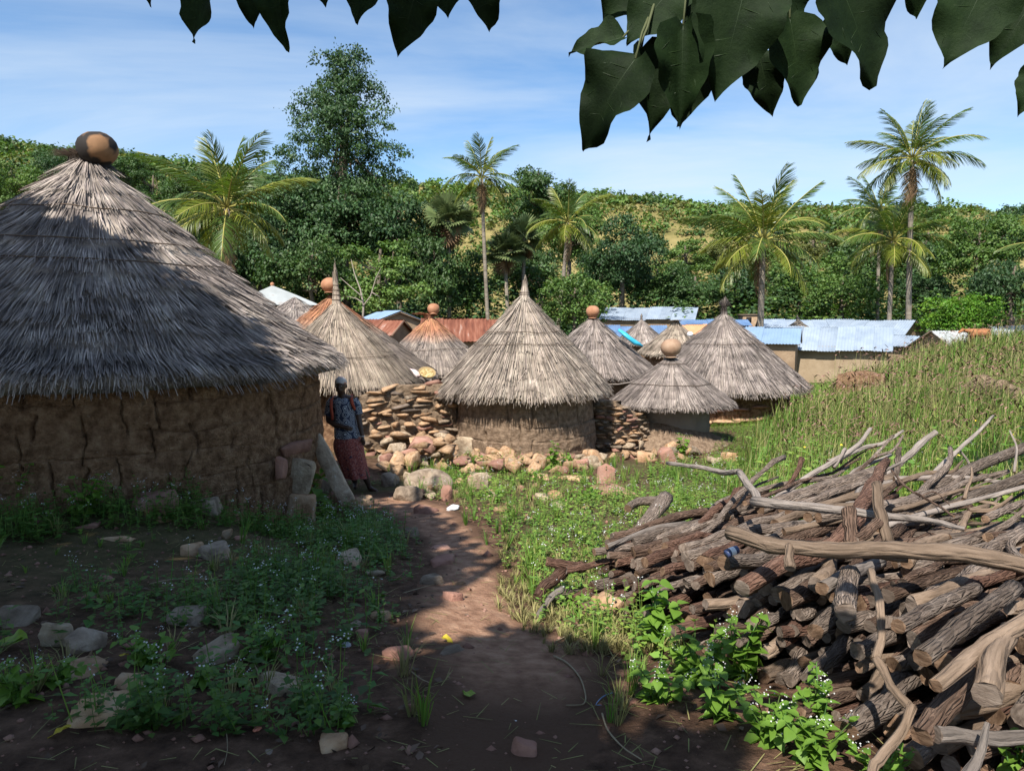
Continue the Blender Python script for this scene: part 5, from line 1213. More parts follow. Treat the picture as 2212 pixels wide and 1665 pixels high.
# branches thrown over the top: crooked, some forked, their thin ends sticking out at the back
def branch_mesh(name, polylines, bark, cut=None, sides=9, sub=5, seed=0, rough=.10):
    """polylines: list of (points, r_start, r_end); smoothed tubes joined into one forked branch"""
    mb = MB(); BC = []; org = np.array(polylines[0][0][0], float)
    for j, (pts, ra, rb) in enumerate(polylines):
        pts = np.array(pts, float); n = len(pts); t = np.linspace(0, n - 1, (n - 1) * sub + 1); C = np.stack([np.interp(t, range(n), pts[:, k]) for k in range(3)], 1)
        for _ in range(3): C[1:-1] = (C[:-2] + 2 * C[1:-1] + C[2:]) / 4
        L = np.linalg.norm(pts[-1] - pts[0]); rr = rng(seed + j)
        C[1:-1] += np.cumsum(rr.normal(0, .003, (len(C) - 2, 3)), 0) * (1 - np.linspace(-1, 1, len(C) - 2)[:, None] ** 2)
        R = np.linspace(ra, rb, len(C)) * (1 + .06 * rr.normal(0, 1, len(C)))
        mb.tube(C - org, R, sides, 0, 1, seed=seed + j, rough=rough)
        mb.V[-1][:sides] += rr.normal(0, .10, (sides, 1)) * ra * (C[1] - C[0]) / (np.linalg.norm(C[1] - C[0]) + 1e-9)
        ln = np.concatenate([[0], np.cumsum(np.linalg.norm(np.diff(C, axis=0), axis=1))]); th = np.linspace(0, 2 * math.pi, sides, endpoint=False)
        BC.append(np.stack([np.repeat(ln[:, None], sides, 1), R[:, None] * np.cos(th)[None], R[:, None] * np.sin(th)[None]], -1).reshape(-1, 3) + j * 3.1 + seed % 17)
    me = mb.mesh(name, [bark, cut or M_cut], True); bark_attr(me, np.concatenate(BC)); flat_caps(me); return me, org
def branch_px(lab, lines, bark, seed, name='branch', cat='branch', group=None, cut=None, rough=.12):
    """lines: list of ([(u, v, Y), ...], width px start, width px end)"""
    pl = []
    for pts, wa, wb in lines:
        P = [at(*p) for p in pts]; pl.append((P, wa / 2 / F_PX * pts[0][2], wb / 2 / F_PX * pts[-1][2]))
    me, org = branch_mesh(name, pl, bark, cut, seed=seed, rough=rough)
    return obj(name, me, None, lab, cat, group, None, org)
r = rng(97)
G_TOP = 'long branches laid over the top of the firewood pile'
for k in range(74):
    s = r.uniform(.1, 1.0) * WL; p = WA + WT * s; zt = zface(s); yaw = math.radians(r.normal(59, 10)); back = .25 + r.uniform(0, .9)
    st = np.array([*(p + np.array([math.sin(yaw), math.cos(yaw)]) * (back + .5)), zt - .03 + r.uniform(0, .12)]); L = r.uniform(1.3, 2.4)
    d = np.array([math.sin(yaw), math.cos(yaw), r.normal(.02, .05)]); side = np.array([math.cos(yaw), -math.sin(yaw), 0])
    pts = [st + d * L * f + side * r.normal(0, .045) * L * (f > 0) + np.array([0, 0, r.normal(0, .02) + (.10 * f * f if r.uniform() < .35 else 0)]) for f in (0, .25, .5, .75, 1)]
    ra = r.uniform(.016, .038); lines = [(pts, ra, ra * .5)]
    if r.uniform() < .45:
        b = pts[3]; e = b + (d * .5 + side * r.choice([-1, 1]) * .35 + np.array([0, 0, r.uniform(.1, .45)])) * r.uniform(.4, .8); lines.append(([b, (b + e) / 2 + r.normal(0, .03, 3), e], ra * .6, ra * .25))
    bk = [M_bk_grey, M_bk_grey, M_bk_pale, M_bk_brown, M_bk_tan][int(r.integers(0, 5))]
    me, org = branch_mesh('branch', lines, bk, seed=5000 + k, rough=.16)
    zone = 'left half' if s < WL * .5 else 'right half'
    obj('branch', me, None, ('forked ' if len(lines) > 1 else 'unforked ') + ('thick' if ra > .027 else 'thin') + ' %s branch lying on top of the %s of the pile' % (BKN[bk.name], zone), 'branch', G_TOP, None, org)
# the ones that stand out
branch_px('smooth grey crooked branch lying across the pile, its bent tip over the weeds', [([(1440, 1000, 5.6), (1500, 1008, 5.3), (1560, 1022, 5.0), (1598, 1018, 4.7)], 8, 13), ([(1596, 1020, 4.7), (1620, 1050, 4.4), (1640, 1084, 4.15)], 15, 19), ([(1628, 1083, 4.15), (1780, 1100, 3.75), (1900, 1120, 3.5), (2000, 1128, 3.3), (2085, 1142, 3.15)], 22, 10)], M_bk_pale, 61, cut=M_cut)
branch_px('thick smooth tan limb lying across the front top of the pile', [([(1575, 1150, 3.4), (1660, 1175, 3.2), (1780, 1188, 3.05), (1930, 1190, 2.9), (2080, 1195, 2.8), (2260, 1232, 2.65)], 34, 40), ([(1755, 1190, 3.08), (1850, 1200, 3.0), (1960, 1207, 2.93)], 22, 17), ([(1705, 1178, 3.12), (1707, 1205, 3.06), (1706, 1228, 3.02)], 22, 22)], M_bk_tan, 62, cut=M_cutgrey, rough=.2)
branch_px('zigzag tan vine-like branch propped upright against the pile face', [([(1880, 1232, 2.62), (1896, 1300, 2.5), (1900, 1380, 2.42), (1890, 1424, 2.36)], 17, 19), ([(1890, 1420, 2.36), (1930, 1480, 2.28), (1965, 1530, 2.22)], 20, 20), ([(1968, 1525, 2.22), (1950, 1590, 2.14), (1905, 1650, 2.05), (1880, 1700, 2.0)], 22, 26)], M_bk_tan, 63, rough=.16)
branch_px('stubby dark forked stump standing on the pile behind the smooth limb', [([(1838, 1180, 3.2), (1840, 1130, 3.25), (1832, 1098, 3.3)], 32, 28), ([(1846, 1165, 3.2), (1880, 1150, 3.22), (1898, 1125, 3.25)], 26, 20)], M_bk_brown, 64, cut=M_cutgrey)
branch_px('short brown pole standing up from the pile', [([(1918, 1172, 3.2), (1905, 1110, 3.3), (1893, 1045, 3.45)], 27, 20)], M_bk_tan, 65)
branch_px('fattest grey log with its dark sawn end facing out of the pile', [([(1826, 1322, 2.62), (1822, 1290, 2.75), (1835, 1240, 3.05)], 48, 44)], M_bk_grey, 66, name='firewood_log', cat='log', cut=M_cutgrey, rough=.14)
branch_px('grey smooth log lying flat at the bottom right of the pile', [([(2022, 1585, 2.0), (2090, 1590, 2.02), (2230, 1592, 2.05)], 38, 36)], M_bk_pale, 67, name='firewood_log', cat='log', cut=M_cutgrey, rough=.14)
branch_px('forked pale stick at the bottom right corner', [([(2075, 1700, 1.85), (2110, 1640, 1.9), (2132, 1560, 1.95)], 34, 12)], M_bk_pale, 68)
branch_px('long bark-covered log running along the top left of the pile', [([(1282, 1192, 4.62), (1380, 1180, 4.75), (1500, 1140, 5.0), (1640, 1110, 5.3), (1790, 1050, 5.8)], 17, 28)], M_bk_grey, 69, name='firewood_log', cat='log')
branch_px('slender silver pole on top of the left end of the pile', [([(1310, 1180, 4.6), (1400, 1146, 4.85), (1480, 1130, 5.05)], 12, 12)], M_bk_pale, 70)
branch_px('big furrowed log high at the back of the pile', [([(1640, 1098, 5.0), (1760, 1060, 5.3), (1900, 1020, 5.7)], 30, 32)], M_bk_grey, 71, name='firewood_log', cat='log')
branch_px('second furrowed log beside the big one at the back', [([(1690, 1100, 4.9), (1800, 1075, 5.2), (1930, 1030, 5.6)], 24, 24)], M_bk_tan, 72, name='firewood_log', cat='log')
branch_px('thick knotted log above the plants with a round orange cut end', [([(1562, 1215, 3.55), (1640, 1205, 3.75), (1720, 1190, 4.0)], 34, 30)], M_bk_grey, 73, name='firewood_log', cat='log')
branch_px('pale thick log end jutting out of the pile face', [([(1775, 1270, 3.0), (1830, 1240, 3.2), (1900, 1215, 3.5)], 30, 28)], M_bk_pale, 74, name='firewood_log', cat='log')
branch_px('straight grey-barked log jutting from the right face', [([(1940, 1352, 2.3), (2030, 1310, 2.5), (2105, 1272, 2.7)], 34, 36)], M_bk_grey, 75, name='firewood_log', cat='log')
branch_px('broken thick log with a jagged end at the right face', [([(1990, 1420, 2.12), (2090, 1350, 2.3), (2190, 1270, 2.55)], 40, 40)], M_bk_grey, 76, name='firewood_log', cat='log')
branch_px('round-ended tan log below the broken one', [([(2020, 1480, 2.02), (2120, 1410, 2.15), (2230, 1330, 2.3)], 34, 38)], M_bk_tan, 77, name='firewood_log', cat='log')
branch_px('squared pale stump end low at the right face', [([(2130, 1500, 1.98), (2150, 1440, 2.1), (2180, 1360, 2.3)], 66, 40)], M_bk_tan, 78, name='firewood_log', cat='log', cut=M_cutgrey)
branch_px('thick slanting log at the lower right of the pile', [([(1990, 1590, 2.02), (2040, 1530, 2.1), (2100, 1460, 2.25)], 50, 50)], M_bk_brown, 79, name='firewood_log', cat='log')
# thin forked tops rising at the back, against the grass
TOPS = [
    ('pale forked branch rising highest left of centre at the back of the pile', [([(1640, 1110, 5.4), (1720, 1040, 5.8), (1850, 965, 6.2), (1880, 925, 6.3)], 24, 9), ([(1790, 1000, 6.0), (1850, 970, 6.2), (1905, 960, 6.3), (1950, 930, 6.4)], 18, 7), ([(1800, 1010, 6.0), (1830, 960, 6.1), (1815, 1000, 6.2)], 12, 7)], M_bk_pale),
    ('smooth curved branch rising at the back with a clean top', [([(1900, 1035, 5.8), (1960, 990, 6.0), (2000, 950, 6.1), (2022, 932, 6.1)], 22, 14)], M_bk_pale),
    ('longest thin straight branch reaching up to the right over the grass', [([(2000, 1040, 5.6), (2050, 985, 6.0), (2110, 930, 6.3), (2145, 898, 6.5)], 16, 7), ([(2070, 970, 6.1), (2095, 1000, 6.1), (2110, 1040, 6.0)], 7, 5)], M_bk_pale),
    ('forked twig pair rising in the middle of the pile back', [([(1820, 1050, 5.7), (1880, 990, 6.0), (1930, 940, 6.2)], 14, 6), ([(1890, 985, 6.0), (1930, 975, 6.1), (1950, 940, 6.2)], 10, 6)], M_bk_grey),
    ('stubby upright branch end at the back of the pile', [([(1935, 1030, 5.6), (1940, 990, 5.7), (1942, 965, 5.7)], 16, 14)], M_bk_grey),
    ('dark charred stick leaning over the back edge', [([(1700, 1050, 5.6), (1715, 1025, 5.7), (1732, 990, 5.8)], 10, 16)], M_bk_red),
    ('long sweeping branch along the right back edge of the pile', [([(1900, 1120, 4.9), (2000, 1060, 5.2), (2120, 1000, 5.5), (2290, 940, 5.9)], 26, 30)], M_bk_grey),
    ('second sweeping branch below the right back edge', [([(1960, 1130, 4.5), (2080, 1080, 4.8), (2211, 1035, 5.0), (2330, 1000, 5.2)], 28, 34)], M_bk_grey),
    ('low thin branch reaching left from the pile over the weeds', [([(1640, 1090, 5.0), (1560, 1110, 5.1), (1500, 1135, 5.0), (1420, 1160, 4.9)], 14, 8), ([(1590, 1100, 5.05), (1620, 1050, 5.3), (1680, 1030, 5.5)], 10, 6)], M_bk_grey),
    ('horizontal branch across the back of the pile', [([(1930, 1035, 5.3), (2030, 1030, 5.3), (2130, 1040, 5.2), (2240, 1050, 5.1)], 16, 12)], M_bk_pale),
    ('thin dead twig crossing the middle of the pile', [([(1925, 1015, 4.4), (1960, 1060, 4.2), (2010, 1085, 4.0), (2060, 1115, 3.8)], 6, 7), ([(1985, 1072, 4.1), (2020, 1060, 4.15), (2050, 1090, 4.0)], 4, 3)], M_bk_brown),
    ('thin twig standing at the far right of the pile', [([(2190, 1020, 5.0), (2195, 960, 5.2), (2180, 930, 5.3)], 7, 4)], M_bk_pale),
]
for k, (lab, lines, bk) in enumerate(TOPS): branch_px(lab, [(p_, a_ * .8, b_ * .8) for p_, a_, b_ in lines], bk, 6100 + 5 * k)
branch_px('angled grey branch lying in the weeds left of the pile', [([(1355, 1098, 6.6), (1375, 1080, 6.8), (1445, 1082, 6.8)], 18, 22)], M_bk_grey, 6301)
branch_px('short thick log lying in the weeds left of the pile', [([(1375, 1150, 6.0), (1410, 1110, 6.3), (1438, 1075, 6.7)], 24, 36)], M_bk_grey, 6302, name='firewood_log', cat='log')
branch_px('single log poking out left at the foot of the pile', [([(1180, 1212, 4.75), (1215, 1222, 4.75), (1262, 1225, 4.8)], 20, 26)], M_bk_red, 6303, name='firewood_log', cat='log')
branch_px('dark log lying in the grass left of the pile foot', [([(1160, 1290, 4.5), (1180, 1262, 4.6), (1215, 1235, 4.75)], 22, 30)], M_bk_red, 6304, name='firewood_log', cat='log')
branch_px('thin whitish stick lying in the grass left of the pile foot', [([(1155, 1335, 4.3), (1185, 1300, 4.45), (1215, 1270, 4.6)], 12, 16)], M_bk_pale, 6305)
# plastic bottle neck tucked among the logs
V, Q = lathe_np([(.001, 0), (.028, .0), (.03, .01), (.03, .09), (.028, .10)], 12); mb = MB(); mb.add(V, Q, 0); V, Q = lathe_np([(.031, .03), (.031, .07)], 12); mb.add(V, Q, 1)
M_white = pmat('white_plastic', [(.72, .74, .76), (.82, .83, .84)], 8, 2, .4, spec=.5)
M_bluedk = pmat('dark_blue_plastic', [(.03, .05, .12), (.05, .07, .16)], 8, 2, .4, spec=.5)
obj('plastic_bottle', mb.mesh('plastic_bottle', [M_bluedk, M_white], True), None, 'white and dark plastic bottle piece tucked among the logs', 'bottle', loc=at(1568, 1196, 3.45), rot=(0, 1.35, .4), scale=.7)

# ------------------------------------------------------------------ tree overhead: hanging leaves in view, crown above and behind the camera
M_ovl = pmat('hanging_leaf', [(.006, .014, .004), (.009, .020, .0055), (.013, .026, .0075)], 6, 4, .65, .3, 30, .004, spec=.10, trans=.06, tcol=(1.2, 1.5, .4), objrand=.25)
M_vein = pmat('leaf_vein', [(.02, .04, .012), (.027, .05, .015)], 5, 2, .5, spec=.3, trans=.1)
M_twig = pmat('green_twig', [(.06, .075, .03), (.09, .10, .045)], 5, 3, .7)
TRX, TRY = -3.4, -2.6
otree = empty('overhanging_tree', (TRX, TRY, gz1(TRX, TRY)), 'shade tree overhead with big dark heart-shaped leaves hanging into the top', 'tree')
oz = otree.location.z
def big_leaf_np(seed, wl, fold, curl, wav):
    """heart-shaped leaf with a drip tip along +X, unit length, width ratio wl"""
    r = rng(seed); ns, nw = 17, 9; t = np.linspace(0, 1, ns)
    w = np.interp(t, [0, .04, .12, .25, .40, .55, .70, .82, .90, .95, 1], [.12, .36, .47, .50, .475, .41, .30, .18, .085, .035, .004]) * wl
    q = np.linspace(-1, 1, nw); X = np.repeat(t[:, None], nw, 1) - .07 * np.abs(q)[None] * np.exp(-t * 12)[:, None]; Yq = w[:, None] * q[None]
    Z = fold * np.abs(Yq) - curl * t[:, None] ** 2 + wav * np.sin(t * 11 + seed)[:, None] * q[None] ** 2 * np.sign(q)[None] + wav * .6 * np.sin(t * 17 + seed * 2)[:, None] * q[None] ** 2
    Yq = Yq * (1 + .05 * np.sin(t * 23 + seed)[:, None])
    V = np.stack([X, Yq, Z], -1); i = (np.arange(ns - 1)[:, None] * nw + np.arange(nw - 1)[None]).ravel()
    F = np.stack([i, i + 1, i + nw + 1, i + nw], 1)
    mb = MB(); mb.tube(np.stack([t[:-1], 0 * t[:-1], (-curl * t ** 2)[:-1] - .004], 1), np.linspace(.008, .002, ns - 1), 4)
    for k in range(2, 12, 2):
        for sgn in (-1, 1):
            e = min(ns - 2, k + 3); a = V[k, 4]; m = V[(k + e) // 2, 4 + sgn * 2]; b = V[e, 4 + sgn * 3]; mb.tube(np.array([a, m, b]) - np.array([0, 0, .003]), [.004, .003, .0015], 3)
    return V.reshape(-1, 3), F, mb
OVM = []
for k in range(7):
    V, F, mb = big_leaf_np(4000 + k, [.80, .72, .86, .6, .78, .68, .9][k], [.25, .4, .15, .9, .3, .55, .2][k], [.15, .3, .08, .2, .35, .1, .2][k], [.055, .08, .045, .06, .09, .06, .08][k])
    OVM.append((mesh_np('leaf', V, F, [M_ovl], True), mb.mesh('vein', [M_vein])))
def hang_leaf(u0, v0, u1, v1, Y, k, roll=0.0, pitch=.0, dY=0.0, stalk=None):
    a, b = at(u0, v0, Y), at(u1, v1, Y + dY); L = np.linalg.norm(b - a); x = Vector((b - a) / L); n = Vector((0, -1, .15)); y = n.cross(x).normalized(); z = x.cross(y).normalized()
    M = Matrix((x, y, z)).transposed().to_4x4() @ Matrix.Rotation(roll, 4, 'X'); M.translation = Vector(a)
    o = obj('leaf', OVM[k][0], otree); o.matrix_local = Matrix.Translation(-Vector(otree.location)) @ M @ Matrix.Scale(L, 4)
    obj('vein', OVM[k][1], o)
    e = at(*(stalk or (u0 + (u0 - u1) * .25 + 12, min(v0 - 60, -60))), Y + .05); base = np.array(otree.location)
    mb = MB(); mb.tube(np.array([a, (a + e) / 2 + np.array([0, 0, .01]), e]) - base, [.0022, .0022, .003], 5); obj('stalk', mb.mesh('stalk', [M_twig]), otree)
HL = [(450, -45, 402, 83, 1.55, 0, .3), (600, -40, 606, 102, 1.5, 3, .2), (530, -60, 547, 50, 1.6, 1, -.3), (562, -70, 540, 34, 1.7, 3, .1), (800, -70, 765, 48, 1.55, 2, .2), (905, -40, 860, 112, 1.5, 1, -.25), (960, -70, 966, 36, 1.6, 2, .0), (1050, -90, 1046, 52, 1.55, 4, .2), (690, -100, 700, 12, 1.6, 2, 0),
      (1345, 82, 1227, 108, 1.35, 5, .5), (1372, 128, 1242, 294, 1.3, 4, .35), (1455, -30, 1352, 90, 1.35, 2, .15), (1385, 105, 1424, 292, 1.38, 3, -.4), (1475, 55, 1471, 268, 1.28, 3, .15), (1505, 60, 1500, 262, 1.4, 1, -.5), (1615, -50, 1552, 205, 1.25, 0, .1), (1705, 40, 1742, 220, 1.3, 0, -.1), (1640, 120, 1668, 247, 1.42, 1, .4), (1800, -60, 1916, 172, 1.25, 0, -.25), (1795, 40, 1836, 135, 1.4, 1, .3),
      (2140, -60, 2043, 138, 1.3, 2, .2), (2240, -10, 2143, 124, 1.35, 1, .5), (2260, 150, 2205, 240, 1.3, 6, .4), (1965, -90, 1992, 30, 1.4, 1, .2), (1560, -100, 1500, 90, 1.45, 2, .2), (1690, -110, 1700, 90, 1.4, 0, -.2), (1420, -120, 1300, 40, 1.5, 6, .1), (1860, -120, 1880, 60, 1.45, 2, .2), (1540, -60, 1590, 120, 1.35, 6, .15), (2090, -120, 2160, 60, 1.45, 0, 0), (310, -100, 312, 5, 1.6, 1, 0)]
for k, (u0, v0, u1, v1, Y, m, rl) in enumerate(HL): hang_leaf(u0, v0, u1, v1, Y, m, rl, stalk=(1400 + .0 * k, 40) if k in (9, 10, 12) else None)
base = np.array(otree.location)
def tw(pts, ra, rb, name='twig', m=None):
    P = np.array([at(*p) if len(p) == 3 and not isinstance(p, np.ndarray) else p for p in pts]) - base; mb = MB(); mb.tube(P, np.linspace(ra, rb, len(P)), 7); obj(name, mb.mesh(name, [m or M_twig], True), otree)
tw([(1440, -130, 1.4), (1415, 0, 1.36), (1398, 60, 1.33), (1368, 130, 1.31)], .0035, .0018)
tw([(1440, -130, 1.4), (1600, -90, 1.38), (1800, -80, 1.4), (2140, -100, 1.4), (2300, -60, 1.4)], .006, .003)
tw([(1440, -130, 1.4), (1100, -130, 1.5), (800, -110, 1.6), (500, -100, 1.65), (300, -130, 1.7)], .006, .003)
BR0 = at(1440, -130, 1.4)
tw([np.array([TRX, TRY, 2.9]), np.array([-1.8, -.9, 3.4]), np.array([-.4, .5, 3.1]), BR0], .10, .007, 'bough', M_bark)
mb = MB(); mb.tube(np.array([(0, 0, -.4), (.1, .05, 1.5), (-.05, .1, 3.2), (0, .3, 5.2)]), [.42, .30, .26, .2], 10, seed=3, rough=.15)
for q in [(-3, 3, 6.6), (-1.5, 5, 7.2), (1.5, 3, 6.8), (-4, 6, 7.4), (2.2, 1, 6.5), (0, 6, 8)]: mb.tube(np.array([(0, .1, 3.2), (q[0] * .4, q[1] * .4, 4.9), q]), [.18, .12, .04], 7)
obj('trunk', mb.mesh('trunk', [M_bark], True), otree)
# crown: leaf clumps where the shade in the photograph says the boughs are (up along the sun's direction)
def in_poly(P, poly):
    poly = np.array(poly, float); c = np.zeros(len(P), bool); j = len(poly) - 1
    for i in range(len(poly)):
        a, b = poly[i], poly[j]; m = (a[1] > P[:, 1]) != (b[1] > P[:, 1]); c ^= m & (P[:, 0] < (b[0] - a[0]) * (P[:, 1] - a[1]) / (b[1] - a[1] + 1e-12) + a[0]); j = i
    return c
SHADE_G = [hit(u, v)[:2] for u, v in [(-500, 1130), (300, 1130), (560, 1105), (700, 1090), (800, 1092), (880, 1092), (950, 1112), (985, 1150), (1000, 1200), (1028, 1235), (1000, 1280), (930, 1310), (905, 1345), (955, 1392), (1100, 1425), (1240, 1452), (1310, 1505), (1390, 1565), (1500, 1620), (1590, 1690)]] + [np.array([1.0, 1.5]), np.array([1.0, -2.5]), np.array([-4, -3]), np.array([-9, 3])]
SHADE_G = np.array(SHADE_G)
r = rng(314); Cs = []
cand = r.uniform([-9, -3, 0], [2, 9.5, 1], (5200, 3)); cand = cand[in_poly(cand[:, :2], SHADE_G)]
for c in cand[:1500]:
    g = np.array([c[0], c[1], gz1(c[0], c[1])]); zt = 4.6 + 4.2 * c[2]; t = (zt - g[2]) / SUNV[2]; Cs.append(g + SUNV * t)
# boughs shading the big hut's roof: everything below the line where its sunlit strip begins
LINE = np.array([(-200, 470), (0, 455), (70, 442), (170, 448), (235, 470), (262, 520), (330, 548), (405, 600), (455, 640), (560, 668), (640, 712), (700, 745), (760, 770)], float)
for k in range(1500):
    t_ = math.sqrt(r.uniform(.02, 1)); ph = fc + r.uniform(-1.3, 1.5); rr, z = roof_prof(np.array(t_), 2.9, 2.42, 1.12); p = np.array([BX + math.cos(ph) * rr, BY + math.sin(ph) * rr, EZ + float(z)])
    d = p - np.array([0, 0, CAMZ]); f = d[1] * CP - d[2] * SP; u = CX + F_PX * d[0] / f; v = CY - F_PX * (d[1] * SP + d[2] * CP) / f
    if v < np.interp(u, LINE[:, 0], LINE[:, 1]) + 6: continue
    if (u - 372) ** 2 / 30 ** 2 + (v - 625) ** 2 / 12 ** 2 < 1: continue
    zt = 6.2 + 2.6 * r.uniform(); Cs.append(p + SUNV * ((zt - p[2]) / SUNV[2]))
for k in range(420):                                      # the wall under the eave and the ground before it
    ph = fc + r.uniform(-.9, 1.2); p = np.array([BX + math.cos(ph) * 2.6, BY + math.sin(ph) * 2.6, r.uniform(-.5, 1.0)]); zt = 5.6 + 3 * r.uniform(); Cs.append(p + SUNV * ((zt - p[2]) / SUNV[2]))
for k in range(1300):                                     # extra unseen clumps added to the crown to block skylight
    Cs.append(r.uniform([-8, -6.5, 4.2], [5, 3.2, 8.6]))
for k in range(900):                                      # boughs right above the hanging leaves
    q = HL[int(r.integers(0, len(HL)))]; p = at(q[0] + (q[2] - q[0]) * r.uniform() + r.normal(0, 60), q[1] + (q[3] - q[1]) * r.uniform(), q[4]); Cs.append(p + SUNV * r.uniform(1.6, 4.5))
Cs = np.array(Cs)
d = Cs - np.array([0, 0, CAMZ]); fw = d[:, 1] * CP - d[:, 2] * SP; up = d[:, 1] * SP + d[:, 2] * CP
Cs = Cs[~((fw > 0) & (up / np.maximum(fw, 1e-3) < .62) & (np.abs(d[:, 0]) / np.maximum(fw, 1e-3) < .82))]
def keep_lit(Cs, lit, rad):
    """leave gaps in the crown where the photograph shows sun reaching the ground or roof"""
    a = unit(np.cross(SUNV, np.array([0, 0, 1.0]))); b = np.cross(SUNV, a); q = np.stack([Cs @ a, Cs @ b], 1); l = np.stack([lit @ a, lit @ b], 1); ok = np.ones(len(Cs), bool)
    for s_ in range(0, len(l), 400): ok &= (np.linalg.norm(q[:, None] - l[None, s_:s_ + 400], axis=2).min(1) > rad)
    return Cs[ok]
lit = []
for k in range(2600):
    t_ = math.sqrt(r.uniform(.0, 1)); ph = fc + r.uniform(-1.3, 2.2); rr, z = roof_prof(np.array(t_), 2.9, 2.42, 1.12); p = np.array([BX + math.cos(ph) * rr, BY + math.sin(ph) * rr, EZ + float(z)])
    d = p - np.array([0, 0, CAMZ]); f = d[1] * CP - d[2] * SP; u = CX + F_PX * d[0] / f; v = CY - F_PX * (d[1] * SP + d[2] * CP) / f
    if v < np.interp(u, LINE[:, 0], LINE[:, 1]) - 4 and ph > fc - .6: lit.append(p)
lit = np.array(lit)
g = r.uniform([-3.5, .6, 0], [5, 13, 0], (4200, 3)); dpoly = ~in_poly(g[:, :2], SHADE_G); g = g[dpoly]; g[:, 2] = gz(g[:, 0], g[:, 1]); g = g[(g[:, 0] > -2.2) & (g[:, 1] > .6)]; g2 = g[g[:, 0] > 1.2].copy(); g2[:, 2] += .7; g = np.concatenate([g, g2])
# where the path and its sunlit patch lie, keep the edge soft
Cs = keep_lit(Cs, np.concatenate([lit, np.array([at(212, 320, 8.4)])]), .36); Cs = keep_lit(Cs, g, .20)
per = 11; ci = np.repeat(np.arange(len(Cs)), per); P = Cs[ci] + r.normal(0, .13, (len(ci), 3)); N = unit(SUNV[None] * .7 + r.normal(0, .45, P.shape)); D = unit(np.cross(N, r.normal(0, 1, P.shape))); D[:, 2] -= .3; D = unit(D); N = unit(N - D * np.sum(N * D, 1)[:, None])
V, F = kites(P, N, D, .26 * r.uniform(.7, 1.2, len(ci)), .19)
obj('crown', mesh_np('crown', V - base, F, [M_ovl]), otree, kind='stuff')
# ------------------------------------------------------------------ low vegetation
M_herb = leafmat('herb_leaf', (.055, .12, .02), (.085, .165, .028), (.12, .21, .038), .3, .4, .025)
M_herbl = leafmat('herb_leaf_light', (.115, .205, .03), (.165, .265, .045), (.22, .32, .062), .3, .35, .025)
M_grass = pmat('grass_blade', [(.085, .175, .022), (.145, .25, .038), (.22, .31, .065)], .8, 3, .6, island=.4, huevar=.03, spec=.3, trans=.3, coord='World')
M_grassdry = pmat('dry_grass_blade', [(.16, .17, .05), (.25, .23, .09), (.34, .29, .14)], .8, 3, .7, island=.35, huevar=.02, spec=.2, trans=.2, coord='World')
M_seed = pmat('grass_seed_head', [(.13, .065, .045), (.20, .11, .085), (.28, .17, .13)], 3, 2, .9, island=.35, spec=.1)
M_petal = pmat('white_petal', [(.42, .42, .40), (.54, .54, .51)], 8, 2, .7, island=.15, spec=.2)
M_litter = pmat('leaf_litter', [(.06, .04, .03), (.10, .066, .048), (.15, .105, .075)], 4, 3, .9, island=.4, spec=.2)
def herb_np(seed, pairs, h, leaf, spread=.06):
    r = rng(seed); P, D, Ls = [], [], []
    for k in range(pairs):
        z = h * (k + .6) / pairs; a = k * 1.57 + r.normal(0, .3)
        for q in (0, math.pi):
            P.append((r.normal(0, spread * .3), r.normal(0, spread * .3), z)); D.append((math.cos(a + q), math.sin(a + q), r.uniform(-.25, .35))); Ls.append(leaf * r.uniform(.7, 1.2) * (1.1 - .5 * k / pairs))
    P, D, Ls = np.array(P), unit(np.array(D)), np.array(Ls); N = unit(np.tile(np.array([[0, 0, 1.0]]), (len(P), 1)) - D * D[:, 2:3] + r.normal(0, .15, P.shape)); N = unit(N - D * np.sum(N * D, 1)[:, None])
    V, F = kites(P, N, D, Ls, Ls * .62, .12)
    sV, sF = strips(np.array([[0, 0, -.02]]), np.array([[0, 0, h * .5]]), np.array([[0, 0, h]]), np.array([[1.0, 0, 0]]), .0025)
    return np.concatenate([V, sV]), np.concatenate([F, sF + len(V)])
def tuft_np(seed, n, h, w, lean=.5):
    r = rng(seed); a = r.uniform(0, 6.28, n); ln = h * r.uniform(.5, 1.15, n); q = r.uniform(.1, 1, n) * lean; o = np.stack([np.cos(a), np.sin(a), 0 * a], 1)
    P = o * .02 * r.uniform(0, 1, (n, 1)); M_ = P + o * (ln * q * .35)[:, None] + np.array([0, 0, 1.0]) * (ln * .6)[:, None]; T_ = P + o * (ln * q)[:, None] + np.array([0, 0, 1.0]) * (ln * (1 - .25 * q))[:, None]
    return strips(P, M_, T_, np.stack([-np.sin(a), np.cos(a), 0 * a], 1), w * .5, .1)
def scatter_np(T, X, Y, sc, seed, sink=0.0):
    """copies of template T = (V, F) at the ground points; returns V, F"""
    V, F = T; r = rng(seed); n = len(X); a = r.uniform(0, 6.28, n); ca, sa = np.cos(a)[:, None], np.sin(a)[:, None]; Z = gz(X, Y) - sink
    tx, ty = r.normal(0, .15, (n, 1)), r.normal(0, .15, (n, 1)); s = np.broadcast_to(sc, (n,))[:, None]
    vx = (V[None, :, 0] * ca - V[None, :, 1] * sa + V[None, :, 2] * tx) * s + X[:, None]; vy = (V[None, :, 0] * sa + V[None, :, 1] * ca + V[None, :, 2] * ty) * s + Y[:, None]; vz = V[None, :, 2] * s + Z[:, None]
    W_ = np.stack([vx, vy, vz], -1).reshape(-1, 3); return W_, (np.arange(n)[:, None, None] * len(V) + F[None]).reshape(-1, F.shape[1])
